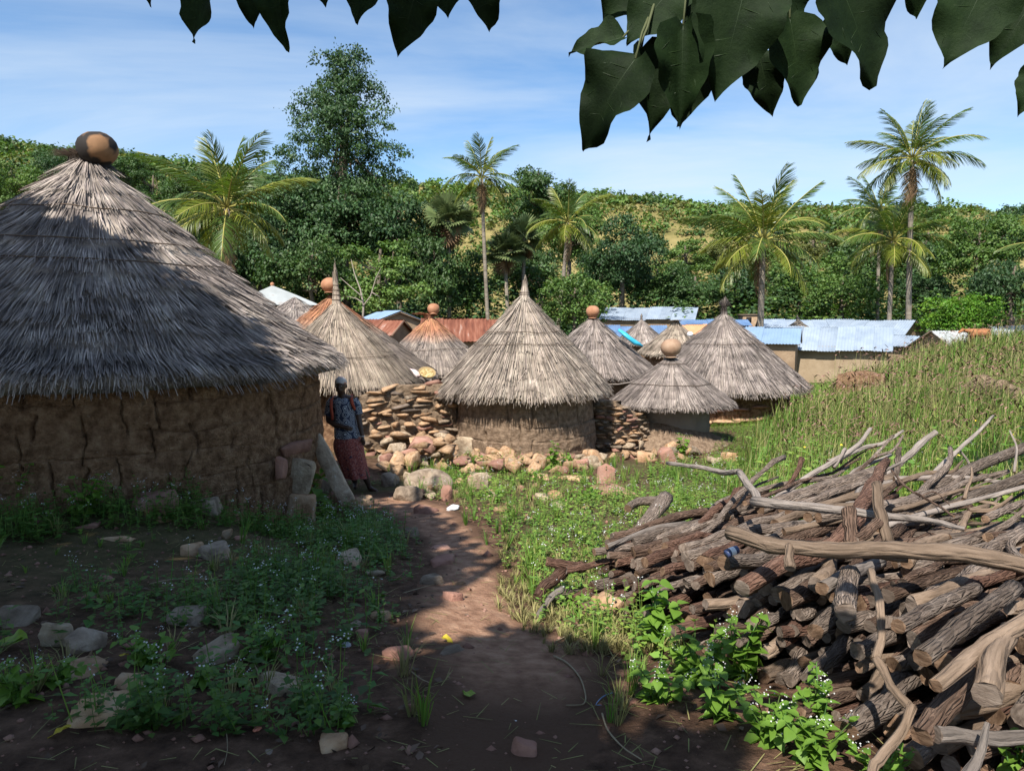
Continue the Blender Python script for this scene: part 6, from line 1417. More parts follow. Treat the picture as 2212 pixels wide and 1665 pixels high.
def stuff(name, items, mat, label, cat):
    VV, FF, nb = [], [], 0
    for V, F in items:
        VV.append(V); FF.append(F + nb); nb += len(V)
    return obj(name, mesh_np(name, np.concatenate(VV), np.concatenate(FF), [mat]), None, label, cat, None, 'stuff')
def in_pile(x, y):
    q = np.stack([x, y], -1) - WA; s = q @ WT; nrm = np.array([-WT[1], WT[0]]); nrm = nrm if nrm @ np.array([.7, .7]) > 0 else -nrm; return (s > -.05) & (s < WL + 1) & (q @ nrm > .02) & (q @ nrm < 1.9)
HUTS = [(BX, BY, 2.58), (i4[0], i4[1], 1.42), (i6[0], i6[1], .95), (i7[0], i7[1], 1.9), (i5[0], i5[1], 1.3), (i2b[0], i2b[1], 1.3)]
def free(x, y):
    ok = ~in_pile(x, y)
    ok &= np.hypot(x + 2.1, y - 9.9) > .75
    for hx, hy, hr in HUTS: ok &= np.hypot(x - hx, y - hy) > hr
    return ok
def pathx(y):
    o = np.argsort(PATH[:, 1]); return np.interp(y, PATH[o, 1], PATH[o, 0])
def spots(n, seed, xr, yr, dens):
    r = rng(seed); y = yr[0] + (yr[1] - yr[0]) * r.uniform(0, 1, n) ** 1.5; x = r.uniform(*xr, n); k = free(x, y) & (r.uniform(0, 1, n) < dens(x, y)); return x[k], y[k]
def d_left(x, y):      # shaded side: patches of weeds, bare towards the camera
    pd = path_d(x, y); nz = fbm(P3(x * .9, y * .9), 3, 41)
    return np.where(x < pathx(y), 1, 0) * sstep(.0, .35, pd) * np.clip(sstep(-.24, .2, nz + .07 * (y - 4.4)) * (1 - .6 * sstep(-.1, .2, -(np.hypot(x - BX, y - BY) - 2.9))), 0, 1) * sstep(2.5, 3.2, y + .45 * np.maximum(-x - .4, 0))
def d_right(x, y):     # sunny side
    pd = path_d(x, y); nz = fbm(P3(x * .8, y * .8), 3, 43)
    return np.where(x >= pathx(y), 1, 0) * sstep(-.05, .3, pd) * np.clip(.35 + sstep(-.35, .2, nz) - .55 * sstep(11.3, 12.6, y) * (x < 3), 0, 1) * sstep(3.1, 4.2, y)
HT = [herb_np(60 + k, p, h, l) for k, (p, h, l) in enumerate([(4, .16, .055), (5, .22, .05), (3, .10, .065), (6, .30, .05), (4, .2, .075)])]
items, itemsl, tops = [], [], []
for k in range(5):
    x, y = spots(3700, 100 + k, (-6.5, .6), (2.6, 10.8), d_left); s = rng(k).uniform(.5, 1.15, len(x)); items.append(scatter_np(HT[k], x, y, s, 200 + k)); tops.append((x, y, s, [.16, .22, .1, .3, .2][k]))
    x, y = spots(2300, 110 + k, (-1.5, 7.5), (3.4, 13.2), d_right); s = rng(k + 9).uniform(.5, 1.1, len(x)); itemsl.append(scatter_np(HT[k], x, y, s, 210 + k)); tops.append((x, y, s, [.16, .22, .1, .3, .2][k]))
for k in range(4):     # broad-leaved growth between the rightmost hut and the tall grass
    r = rng(120 + k); n = 900; y = r.uniform(12.3, 26, n); u = r.uniform(1540, 1830, n); x = (u - CX) / F_PX * y; m = free(x, y); itemsl.append(scatter_np(HT[(k + 1) % 5], x[m], y[m], r.uniform(.8, 1.3, m.sum()) * np.interp(u[m], [1540, 1690, 1740], [.55, .7, 1.9]), 220 + k))
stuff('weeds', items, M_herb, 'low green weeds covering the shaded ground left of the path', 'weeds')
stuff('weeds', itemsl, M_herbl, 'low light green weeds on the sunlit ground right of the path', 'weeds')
# tiny white flower heads on thin stalks
fl, sk = [], []
for k, (x, y, s, h) in enumerate(tops):
    r = rng(300 + k); m = r.uniform(0, 1, len(x)) < .10; x, y, s = x[m], y[m], s[m]; n = len(x)
    if not n: continue
    z = gz(x, y); base_ = np.stack([x, y, z], 1); tip = base_ + np.stack([r.normal(0, .05, n), r.normal(0, .05, n), h * s + r.uniform(.06, .17, n)], 1); sk.append(strips(base_, (base_ + tip) / 2, tip, np.tile(np.array([[1.0, 0, 0]]), (n, 1)), .0018))
    ci = np.repeat(np.arange(n), 5); P = tip[ci] + r.normal(0, .014, (len(ci), 3)); N = unit(r.normal(0, .5, P.shape) + np.array([0, -.4, 1])); D = unit(np.cross(N, r.normal(0, 1, P.shape))); fl.append(kites(P, N, D, .010, .010, .1))
stuff('flower_heads', fl, M_petal, 'tiny white flower heads scattered over the weeds', 'flowers'); stuff('flower_stalks', sk, M_herb, 'thin stalks of the tiny white flowers', 'flowers')
# short grass tufts
TT = [tuft_np(70 + k, 16, h, .006, ln) for k, (h, ln) in enumerate([(.10, .9), (.16, .8), (.22, .6)])]
ti, td = [], []
for k in range(3):
    x, y = spots(1700, 130 + k, (-4, 6.5), (2.7, 13), lambda x, y: np.where(x < pathx(y), .22, .75) * sstep(-.12, .1, path_d(x, y)) * sstep(-.2, .2, fbm(P3(x * .7, y * .7), 3, 47 + k))); (ti if k != 1 else td).append(scatter_np(TT[k], x, y, rng(k).uniform(.6, 1.3, len(x)), 230 + k))
x, y = spots(1100, 140, (-.1, 1.3), (3.6, 6.5), lambda x, y: sstep(-.25, 0, path_d(x, y)) * .8); td.append(scatter_np(TT[0], x, y, rng(4).uniform(.5, 1.1, len(x)), 240))
# tall grass at the right
r = rng(150); n = 15000
def grass_band(n, seed, ulo=1560, uhi=2600):
    r = rng(seed); Y = 6.6 + 26 * r.uniform(0, 1, n) ** 1.35; u = r.uniform(ulo, uhi, n); X = (u - CX) / F_PX * Y; lim = np.interp(Y, [6, 9, 14, 19, 24, 30, 36], [1600, 1590, 1640, 1790, 1930, 1960, 1980]) + 45 * fbm(P3(Y * .7, 3, 0), 2, 5)
    m = (u > lim) & free(X, Y) & (r.uniform(0, 1, n) < .35 + .8 * sstep(-.3, .3, fbm(P3(X * .45, Y * .45), 3, 53))); return X[m], Y[m]
def blades(n, seed, hlo, hhi, w, lean, ulo=1560):
    r = rng(seed); X, Y = grass_band(n, seed, ulo); n = len(X); Z = gz(X, Y); a = r.uniform(0, 6.28, n); h = r.uniform(hlo, hhi, n) * (.75 + .35 * sstep(-.2, .4, fbm(P3(X * .3, Y * .3), 2, 9))) * np.interp(Y, [6, 9, 16], [.55, .75, 1.0]); q = r.uniform(.1, 1, n) * lean; o = np.stack([np.cos(a) + .35, np.sin(a), 0 * a], 1); P = np.stack([X, Y, Z], 1)
    Mi = P + o * (h * q * .3)[:, None] + np.array([0, 0, 1.0]) * (h * .6)[:, None]; Ti = P + o * (h * q)[:, None] + np.array([0, 0, 1.0]) * (h * (1 - .3 * q))[:, None]; wd = np.stack([-np.sin(a), np.cos(a), 0 * a], 1); wd[:, 0] += .3
    return P, Mi, Ti, unit(wd), h, o
P, Mi, Ti, wd, h, o = blades(40000, 151, .55, 1.1, .014, .7); ti.append(strips(P, Mi, Ti, wd, .0075 * np.clip(P[:, 1] / 11, .7, 2), .12))
r = rng(155); n = 1500; y_ = r.uniform(16.0, 17.7, n); u_ = r.uniform(1775, 1930, n); x_ = (u_ - CX) / F_PX * y_; a_ = r.uniform(0, 6.28, n); h_ = r.uniform(.3, .75, n); P = np.stack([x_, y_, gz(x_, y_)], 1); o_ = np.stack([np.cos(a_), np.sin(a_), 0 * a_], 1)
ti.append(strips(P, P + o_ * .06 + np.array([0, 0, .6]) * h_[:, None], P + o_ * .22 + np.array([0, 0, .95]) * h_[:, None], np.tile(np.array([[1.0, 0, 0]]), (n, 1)), .011, .15))
P, Mi, Ti, wd, h, o = blades(20000, 152, .65, 1.3, .012, .6); td.append(strips(P, Mi, Ti, wd, .006 * np.clip(P[:, 1] / 11, .7, 2), .12))
stuff('grass', ti, M_grass, 'green grass, short by the path and tall behind the woodpile', 'grass'); stuff('grass', td, M_grassdry, 'drier yellowish grass among the green', 'grass')
P, Mi, Ti, wd, h, o = blades(5200, 153, .95, 1.5, .01, .5, 1700); k = P[:, 1] > 8.5; P, Mi, Ti, wd, o = P[k], Mi[k], Ti[k], wd[k], o[k]
E = Ti + unit(o + np.array([.5, 0, .15])) * rng(5).uniform(.12, .26, len(P))[:, None]
stuff('seed_grass', [strips(P, Mi, Ti, wd, .003 * np.clip(P[:, 1] / 11, .8, 2), .5)], M_grassdry, 'thin stalks of the tall seeding grass', 'grass')
stuff('grass_seed_heads', [strips(Ti, (Ti + E) / 2 + np.array([0, 0, .02]), E - np.array([0, 0, .03]), wd, .012 * np.clip(P[:, 1] / 11, .8, 1.8), .2)], M_seed, 'drooping purple-brown seed heads of the tall grass', 'grass')
# herbs mixed into the tall grass
it = []
for k in range(4):
    X, Y = grass_band(1300, 160 + k); it.append(scatter_np(HT[(k + 1) % 5], X, Y, rng(k).uniform(1.2, 2.6, len(X)), 260 + k))
stuff('weeds', it, M_herbl, 'leafy weeds growing among the tall grass at the right', 'weeds')
r = rng(170); X, Y = grass_band(150, 171, 1700); Z = gz(X, Y) + r.uniform(.35, .6, len(X)); N = unit(r.normal(0, .5, (len(X), 3)) + np.array([0, -.5, 1])); D = unit(np.cross(N, r.normal(0, 1, N.shape)))
M_yel = pmat('yellow_petal', [(.75, .55, .03), (.82, .62, .05)], 5, 2, .6); stuff('flower_heads', [kites(np.stack([X, Y, Z], 1), N, D, .032, .032)], M_yel, 'small yellow flowers in the tall grass', 'flowers')
# dead leaves and grit on the soil
r = rng(180); n = 2600; x = r.uniform(-4.5, 1.6, n); y = 1.9 + 6 * r.uniform(0, 1, n) ** 1.7; m = free(x, y) & (fbm(P3(x * 1.6, y * 1.6), 3, 61) > r.uniform(-.4, .5, n)); x, y = x[m], y[m]
P = np.stack([x, y, gz(x, y) + .006 + .012 * r.uniform(0, 1, len(x))], 1); N = unit(r.normal(0, .35, P.shape) + np.array([0, 0, 1])); D = unit(np.cross(N, r.normal(0, 1, P.shape))); s = .042 * r.uniform(.35, 1.4, len(x)); stuff('leaf_litter', [kites(P, N, D, s, s * .6, .14)], M_litter, 'dark dead leaves strewn over the shaded soil', 'leaves')
n = 5200; x = r.uniform(-4.5, 2.5, n); y = 1.8 + 8 * r.uniform(0, 1, n) ** 1.6; m = free(x, y); x, y = x[m], y[m]; n = len(x)
O = np.array([(1, 0, 0), (0, 1, 0), (-1, 0, 0), (0, -1, 0), (0, 0, .7), (0, 0, -.7)]); OF = np.array([(0, 1, 4), (1, 2, 4), (2, 3, 4), (3, 0, 4), (1, 0, 5), (2, 1, 5), (3, 2, 5), (0, 3, 5)]); s = .006 * np.exp(r.normal(0, .7, n))
V = O[None] * s[:, None, None] * r.uniform(.6, 1.4, (n, 6, 1)) + np.stack([x, y, gz(x, y) + s * .2], 1)[:, None]; stuff('gravel', [(V.reshape(-1, 3), (np.arange(n)[:, None, None] * 6 + OF[None]).reshape(-1, 3))], M_rk_pk, 'small grit and pebbles on the bare soil', 'gravel')
V = None
n = 1500; x = r.uniform(-4, 2, n); y = 1.9 + 5 * r.uniform(0, 1, n) ** 1.6; a = r.uniform(0, 6.28, n); L_ = r.uniform(.03, .14, n); A_ = np.stack([x, y, gz(x, y) + .008], 1); B_ = A_ + np.stack([np.cos(a) * L_, np.sin(a) * L_, r.uniform(-.004, .02, n)], 1)
stuff('straw_litter', [strips(A_, (A_ + B_) / 2, B_, np.stack([-np.sin(a), np.cos(a), 0 * a], 1), .0022)], M_grassdry, 'bits of dry straw lying on the soil', 'straw')
# ---- leafy plants one can pick out: stems with separate leaves
M_weed = leafmat('weed_leaf', (.09, .19, .022), (.125, .245, .032), (.17, .30, .045), .35, .2, .015)
def small_leaf(seed, wl):
    r = rng(seed); t = np.array([0, .08, .3, .6, .85, 1]); w = np.array([.06, .34, .5, .36, .14, .0]) * wl; q = np.array([-1, 0, 1.0]); X = np.repeat(t[:, None], 3, 1); Yq = w[:, None] * q[None]; Z = .28 * np.abs(Yq) - .22 * t[:, None] ** 2; V = np.stack([X, Yq, Z], -1).reshape(-1, 3)
    i = (np.arange(5)[:, None] * 3 + np.arange(2)[None]).ravel(); return mesh_np('leaf', V, np.stack([i, i + 1, i + 4, i + 3], 1), [M_weed], True)
SLM = [small_leaf(k, w) for k, w in enumerate((.72, .85, .62))]
def leafy_plant(u, v, hpx, label, seed, stems=5, per=6, leafpx=34, spreadpx=60, flowers=True, Y=None, cat='plant', group='leafy weeds standing out from the ground cover'):
    r = rng(seed); g = hit(u, v) if Y is None else np.append(at(u, v, Y)[:2], 0); g[2] = gz1(g[0], g[1]); m = g[1] / F_PX; h, lf, sp = hpx * m, leafpx * m, spreadpx * m
    root = empty('leafy_plant', g, label, cat, group); mb = MB(); fP = []
    for s in range(stems):
        a = r.uniform(0, 6.28); tip = np.array([math.cos(a) * sp * r.uniform(.2, 1), math.sin(a) * sp * .7 * r.uniform(.2, 1), h * r.uniform(.6, 1.05)]); b = np.array([tip[0] * .25, tip[1] * .25, -.03]); mid = (b + tip) / 2 + np.array([-tip[0] * .15, -tip[1] * .15, h * .08]); mb.tube([b, mid, tip], [.0045, .0035, .002], 5)
        for k in range(per):
            f = (k + 1) / per; p = (1 - f) ** 2 * b + 2 * f * (1 - f) * mid + f * f * tip; az = k * 1.57 + r.normal(0, .3)
            for q in (0, math.pi):
                if r.uniform() < .12: continue
                o = obj('leaf', SLM[int(r.integers(0, 3))], root, loc=p, rot=Euler((r.normal(0, .25), r.normal(-.05, .3), az + q)), scale=lf * r.uniform(.65, 1.15) * (1.15 - .45 * f))
        if flowers and r.uniform() < .35: fP.append(tip + np.array([0, 0, .02]))
    st = obj('stem', mb.mesh('stem', [M_herb], True), root)
    if fP:
        fP = np.array(fP); ci = np.repeat(np.arange(len(fP)), 8); P = fP[ci] + r.normal(0, .014, (len(ci), 3)); N = unit(r.normal(0, .5, P.shape) + np.array([0, -.4, 1])); D = unit(np.cross(N, r.normal(0, 1, P.shape))); V, F = kites(P, N, D, .007, .007, .1); obj('blossom', mesh_np('blossom', V, F, [M_petal]), root)
    return root
LP = [(1425, 1400, 150, 'tallest leafy weed against the left face of the woodpile', 3, 7, 42, 40), (1500, 1480, 140, 'bushy leafy weed before the middle of the woodpile face', 6, 6, 38, 80), (1590, 1470, 150, 'leafy weed with a stem climbing the woodpile face, centre', 5, 6, 36, 60), (1420, 1510, 90, 'low leafy weed at the edge of the tree shade', 6, 4, 32, 80), (1550, 1560, 100, 'half shaded leafy weed right of the path', 7, 4, 34, 90),
      (1660, 1610, 110, 'sunlit spreading weed below the woodpile face', 7, 5, 36, 90), (1760, 1660, 120, 'bright leafy weed at the bottom beside the zigzag branch', 7, 5, 38, 90), (1770, 1570, 140, 'thin flowering weed rising before the dark log ends', 4, 6, 30, 60), (1900, 1700, 90, 'leafy weed at the bottom edge below the zigzag branch', 6, 4, 34, 80), (2190, 1720, 150, 'tall flowering weed at the bottom right corner', 3, 5, 34, 40), (1310, 1300, 60, 'small green weed at the low left end of the woodpile', 6, 4, 22, 60), (1250, 1330, 50, 'small weed beside the whitish stick', 6, 4, 20, 60),
      (655, 1095, 80, 'dark big-leaved weed at the foot of the plank-like slab', 8, 4, 34, 55), (45, 1530, 90, 'shaded leafy weed in the lower left', 6, 4, 34, 60), (120, 1480, 60, 'low shaded weed behind the layered slab', 6, 4, 30, 60), (330, 1440, 80, 'shaded weed between the pale stones', 7, 4, 30, 80), (560, 1430, 70, 'shaded weed behind the largest boulder', 7, 4, 28, 70), (520, 1480, 40, 'brighter little weed left of the largest boulder', 4, 3, 26, 30), (430, 1490, 40, 'little weed with rounded leaves below the angular stone', 4, 3, 28, 26), (740, 1570, 40, 'ferny weed behind the rounded cobble', 5, 3, 22, 34),
      (1195, 1015, 62, 'upright leafy plant against the middle hut wall', 4, 6, 14, 12), (1225, 1015, 34, 'low leafy plant right of the upright one at the middle hut', 5, 4, 13, 22), (1165, 1045, 30, 'leafy clump among the foot stones of the middle hut', 6, 3, 12, 26), (1040, 1010, 26, 'small plant under the squared boulder', 5, 3, 12, 20), (1475, 985, 46, 'climbing plant on the mud skirt of the smallest hut', 5, 5, 12, 22), (1070, 1085, 34, 'leafy clump in the sun below the whitish boulder', 7, 3, 14, 34), (1270, 1080, 34, 'leafy clump in the sunlit weeds near the red slab', 7, 3, 14, 34), (690, 1125, 40, 'shaded clump at the big hut corner', 7, 3, 18, 50), (40, 1110, 110, 'tall flowering weeds at the left end of the cracked wall', 8, 5, 22, 70), (180, 1120, 90, 'flowering weed catching a spot of sun by the cracked wall', 8, 5, 20, 60)]
for k, (u, v, h_, lab, st, pr_, lfp, spp) in enumerate(LP): leafy_plant(u, v, h_, lab, 8000 + k, int(st * 1.5 + 1), pr_, lfp * 1.15, spp)
# ------------------------------------------------------------------ small things lying about
M_yleaf = pmat('yellow_leaf', [(.42, .33, .02), (.55, .42, .04)], 6, 3, .6, spec=.3, trans=.2); M_gleaf = pmat('fallen_green_leaf', [(.16, .26, .02), (.24, .34, .03)], 6, 3, .5, spec=.3, trans=.2)
M_paper = pmat('crumpled_white_plastic', [(.62, .62, .63), (.78, .78, .78)], 6, 3, .5, spec=.4); M_silver = pmat('dull_grey_plastic', [(.30, .31, .33), (.46, .47, .49)], 9, 3, .4, spec=.5)
M_orange = pmat('orange_wrapper', [(.65, .16, .08), (.72, .30, .20)], 20, 2, .5, spec=.4); M_husk = pmat('dry_husk', [(.24, .185, .11), (.33, .265, .17)], 8, 4, .85, stretch=(.3, 2, 2)); M_bluec = pmat('blue_cord', [(.10, .20, .38), (.16, .28, .48)], 8, 2, .6)
def fallen(u, v, wpx, mat, lab, k, cat='leaf'):
    g = hit(u, v); s = wpx * g[1] / F_PX; V, F, _ = big_leaf_np(4100 + k, .6, .35, .12, .05); V[:, 0] -= .5
    return obj('fallen_leaf', mesh_np('fallen_leaf', V, F, [mat], True), None, lab, cat, None, None, (g[0], g[1], g[2] + .02), (.2 * math.sin(k), .15, k * 1.9), s)
fallen(1010, 1510, 48, M_gleaf, 'bright green fallen leaf on the shaded path', 1); fallen(128, 1600, 46, M_yleaf, 'yellow fallen leaf in the lower left', 2); fallen(968, 1392, 30, M_yleaf, 'small yellow leaf on the flat grey stone', 3); fallen(270, 1428, 24, M_yleaf, 'thin yellow-green leaf among the left weeds', 4); fallen(12, 1400, 80, M_gleaf, 'yellow-green leaf at the left edge', 5)
def scrap(u, v, wpx, mat, lab, k, cat='litter', name='plastic_scrap'):
    g = hit(u, v); s = wpx * g[1] / F_PX; D, F = ICO[3]; V = D * np.array([.5, .4, .16]) * (1 + .55 * fbm(D * 2.4 + k, 3, k))[:, None]
    return obj(name, mesh_np(name, V, F, [mat]), None, lab, cat, None, None, (g[0], g[1], g[2] + s * .1), (0, 0, k), s)
scrap(978, 1102, 34, M_paper, 'crumpled white plastic bag where the path bends', 1); scrap(748, 1397, 26, M_silver, 'crumpled grey plastic among the shaded weeds', 2); scrap(1143, 1182, 14, M_paper, 'small white scrap in the sunlit weeds', 3); scrap(556, 1586, 20, M_orange, 'orange torn wrapper on the bare soil', 4); scrap(655, 1408, 14, M_husk, 'pale corn cob end in the shaded weeds', 5, name='corn_cob'); scrap(1110, 1562, 16, M_paper, 'white paper scrap beside the squared stone', 6)
def strip_px(pts, wpx, mat, lab, name='dry_stalk', cat='stalk', z=.015):
    wpx = wpx * .55; G = np.array([hit(*p) for p in pts]) + np.array([0, 0, z]); n = len(G); t = np.linspace(0, n - 1, n * 4); C = np.stack([np.interp(t, range(n), G[:, k]) for k in range(3)], 1)
    for _ in range(3): C[1:-1] = (C[:-2] + 2 * C[1:-1] + C[2:]) / 4
    mb = MB(); mb.tube(C - C[0], np.linspace(1, .5, len(C)) * wpx / 2 / F_PX * G[0][1], 5, flat=1.0); return obj(name, mb.mesh(name, [mat], True), None, lab, cat, None, None, C[0])
strip_px([(1195, 1425), (1225, 1440), (1255, 1475), (1266, 1520), (1262, 1535), (1222, 1537)], 8, M_husk, 'curled dry corn leaf lying on the path edge'); strip_px([(1300, 1548), (1310, 1590), (1345, 1625), (1385, 1650)], 9, M_husk, 'long dry corn leaf at the bottom right of the path'); strip_px([(1322, 1510), (1300, 1514), (1284, 1530), (1298, 1536)], 5, M_bluec, 'frayed blue cord on the soil beside the weeds', 'cord', 'cord')
strip_px([(1165, 1368), (1220, 1358), (1285, 1352)], 8, M_husk, 'pale dry stalk lying left of the woodpile foot'); strip_px([(1200, 1392), (1240, 1375), (1280, 1362)], 7, M_husk, 'second pale dry stalk below the first one'); strip_px([(325, 1286), (370, 1272), (430, 1270), (500, 1274), (560, 1278), (590, 1270)], 5, M_husk, 'long thin stick lying across the shaded weeds', 'stick', 'stick', .06); strip_px([(870, 1285), (910, 1275), (955, 1262)], 4, M_husk, 'thin dry stem left of the path', 'stick', 'stick'); strip_px([(885, 1455), (910, 1478), (930, 1490)], 6, M_husk, 'short pale stick on the shaded soil', 'stick', 'stick')
strip_px([(470, 1560), (490, 1590), (492, 1630), (484, 1660)], 4, M_husk, 'thin curved stem on the bare soil at the bottom', 'stick', 'stick')
# things put on the roofs: a cloth, a winnowing tray, a blue tarpaulin bundle
M_pink = pmat('pink_cloth', [(.58, .42, .40), (.68, .54, .52)], 9, 3, .9); M_tray = pmat('woven_tray', [(.27, .19, .09), (.36, .26, .13)], 20, 3, .85); M_food = pmat('drying_food', [(.22, .08, .04), (.34, .26, .09), (.46, .42, .26)], 26, 4, .8, lo=.35, hi=.65); M_blue = pmat('turquoise_tarpaulin', [(.03, .33, .50), (.06, .45, .62)], 5, 3, .4, spec=.4)
p = at(888, 806, 16.6); D, F = ICO[3]; V = D * np.array([.22, .16, .07]) * (1 + .4 * fbm(D * 3, 3, 2))[:, None]; obj('cloth', mesh_np('cloth', V, F, [M_pink], True), None, 'pink and white cloth laid on the thatch beside a tray', 'cloth', loc=p, rot=(.5, .2, 0))
p = at(922, 806, 16.6); tr = empty('winnowing_tray', p, 'round woven tray of drying food on the thatch edge', 'tray'); tr.rotation_euler = (.55, .25, 0)
V, Q = lathe_np([(.001, 0), (.17, .0), (.2, .035), (.205, .035), (.175, -.012), (.001, -.012)], 20); obj('basket', mesh_np('basket', V, Q, [M_tray], True), tr); V, Q = lathe_np([(.001, .022), (.12, .018), (.165, .008)], 20); V[:, 2] += .008 * fbm(V * 30, 2, 3); obj('contents', mesh_np('contents', V, Q, [M_food]), tr)
P = np.array([at(u, v, 18.3) for u, v in [(1335, 712), (1350, 724), (1366, 735), (1382, 742)]]); mb = MB(); mb.tube(P - P[0], [.04, .07, .05, .03], 8, seed=4, rough=.7); mb.tube(P - P[0] + np.array([.06, -.05, -.06]), [.03, .06, .07, .02], 8, seed=9, rough=.7); obj('tarpaulin_bundle', mb.mesh('tarpaulin_bundle', [M_blue], True), None, 'turquoise tarpaulin bundled along the slope of the half-hidden hut', 'tarpaulin', loc=P[0])
scr = obj('calabash', mesh_np('calabash', ICO[3][0] * np.array([.10, .10, .09]), ICO[3][1], [M_paper], True), None, 'small white calabash lying on the pale thatch cone', 'calabash', loc=at(1589 - 0, 708, 24.2))
scr.location = [float(c) for c in at(1490, 722, 23.9)]
# pole along the eave of the half-hidden hut
mb = MB(); P = np.array([at(u, v, 17.3) for u, v in [(1312, 830), (1335, 830), (1360, 826), (1385, 815)]]); mb.tube(P - P[0], .018, 6); obj('eave_pole', mb.mesh('eave_pole', [M_bk_pale], True), None, 'bent pole tied along the eave behind the smallest hut', 'pole', loc=P[0])

# ------------------------------------------------------------------ woman standing by the big hut
M_skin = pmat('dark_skin', [(.045, .024, .016), (.062, .034, .022)], 6, 3, .5, spec=.4); M_scarf = pmat('headscarf', [(.38, .35, .32), (.46, .43, .40), (.45, .15, .08)], 5, 2, .8, lo=.35, hi=.66); M_strap = pmat('red_cloth', [(.30, .055, .03), (.40, .09, .05)], 12, 3, .9)
M_skirt = pmat('red_print_cloth', [(.055, .03, .045), (.22, .055, .045), (.30, .085, .06), (.26, .16, .15)], 46, 2, .9, lo=.34, hi=.66, spots=(7.5, .64, (.025, .03, .06))); M_bead = pmat('beads', [(.5, .48, .44), (.6, .58, .54)], 5, 2, .4)
M_blouse = bpy.data.materials.new('navy_white_print'); M_blouse.use_nodes = True
t_ = M_blouse.node_tree; b_ = t_.nodes['Principled BSDF']; b_.inputs['Roughness'].default_value = .9; vo = t_.nodes.new('ShaderNodeTexVoronoi'); vo.inputs['Scale'].default_value = 13; c_ = t_.nodes.new('ShaderNodeTexCoord'); t_.links.new(c_.outputs['Object'], vo.inputs['Vector']); rp = t_.nodes.new('ShaderNodeValToRGB'); rp.color_ramp.interpolation = 'CONSTANT'; el = rp.color_ramp.elements
for k, (q, w_) in enumerate([(0, 1), (.10, 0), (.22, 1), (.30, 0), (.42, 1), (.47, 0), (.56, 1), (.62, 0)]):
    e_ = el[k] if k < 2 else el.new(q); e_.position = q; e_.color = (.40, .42, .44, 1) if w_ else (.022, .03, .06, 1)
t_.links.new(vo.outputs['Distance'], rp.inputs[0]); t_.links.new(rp.outputs[0], b_.inputs['Base Color'])
def cp(cx_, cy_, y=0.0): return np.array([(cx_ - 600) / 866, y, (1510 - cy_) / 866])
PB = hit(797, 1060); woman = empty('person', PB, 'woman in printed blouse and red wrap skirt standing in the big hut shade', 'person')
woman.scale = (1.06, 1.06, 1.04)
mb = MB()
def limb(pts, rad, sides=12, flat=1.0): mb.tube(np.array(pts), rad, sides, flat=flat)
def ball(c, s, n=3):
    D, F = ICO[n]; mb.add(D * np.array(s) + np.array(c), F)
ball(cp(292, 215, -.03), (.074, .092, .105)); ball(cp(292, 268, -.06), (.052, .06, .05)); ball(cp(292, 235, -.125), (.013, .02, .022), 2)     # skull, jaw, nose
for s_ in (-1, 1): ball(cp(292, 225, 0) + np.array([s_ * .076, 0, 0]), (.010, .02, .03), 2)
ball(cp(292, 262, -.112), (.026, .016, .010), 2)
limb([cp(292, 270, -.02), cp(300, 330, 0), cp(306, 380, .01)], [.05, .052, .07])
limb([cp(308, 370, .01), cp(312, 440, 0), cp(322, 560, 0), cp(332, 700, 0), cp(345, 800, 0), cp(350, 900, 0)], [.09, .125, .13, .122, .135, .15], 16)
limb([cp(205, 400, 0), cp(310, 385, .01), cp(430, 392, 0)], [.055, .07, .055])
limb([cp(190, 405, 0), cp(158, 470, 0), cp(140, 560, .0), cp(140, 640, -.03)], [.058, .055, .047, .042]); limb([cp(140, 640, -.03), cp(240, 682, -.13), cp(345, 702, -.17)], [.044, .04, .029]); limb([cp(340, 702, -.17), cp(385, 712, -.175), cp(410, 716, -.17)], [.028, .038, .036], 12, .8)
for k in range(4): limb([cp(405, 700 + k * 12, -.175), cp(432, 706 + k * 12, -.165), cp(455 - k * 5, 716 + k * 11, -.15)], [.0095, .009, .007], 8)
limb([cp(375, 705, -.19), cp(398, 692, -.19), cp(418, 690, -.18)], [.011, .010, .008], 8)
limb([cp(440, 400, 0), cp(470, 480, 0), cp(488, 560, .0), cp(500, 630, -.02)], [.056, .053, .046, .04]); limb([cp(500, 630, -.02), cp(525, 740, -.05), cp(545, 830, -.07)], [.041, .037, .026]); limb([cp(545, 830, -.07), cp(552, 865, -.075), cp(556, 890, -.08)], [.025, .034, .030], 12, .7)
for k in range(4): limb([cp(541 + k * 11, 885, -.08), cp(543 + k * 11, 915, -.085), cp(545 + k * 8, 942 - abs(k - 1.4) * 7, -.092)], [.0095, .009, .007], 8)
limb([cp(535, 855, -.085), cp(528, 880, -.095), cp(530, 903, -.10)], [.011, .010, .008], 8)
limb([cp(390, 880, -.02), cp(470, 1130, -.06), cp(560, 1330, -.02), cp(598, 1450, 0), cp(603, 1480, .01)], [.10, .07, .052, .033, .036]); limb([cp(600, 1480, .02), cp(640, 1495, -.02), cp(690, 1502, -.07), cp(722, 1505, -.10)], [.038, .034, .03, .018], 12)
for k in range(5): limb([cp(690 + k * 5, 1503, -.055 - .014 * k), cp(728 - k * 4, 1506, -.095 - .012 * k)], [.011, .008], 6)
limb([cp(320, 880, .02), cp(350, 1130, .03), cp(400, 1330, .05), cp(420, 1430, .08)], [.10, .07, .052, .034]); limb([cp(420, 1440, .08), cp(432, 1462, .02), cp(445, 1470, -.06)], [.036, .034, .022])
body = obj('body', mb.mesh('body', [M_skin], True), woman)
md = body.modifiers.new('remesh', 'REMESH'); md.mode = 'VOXEL'; md.voxel_size = .0075; md.use_smooth_shade = True
sm = body.modifiers.new('smooth', 'SMOOTH'); sm.factor = .5; sm.iterations = 3
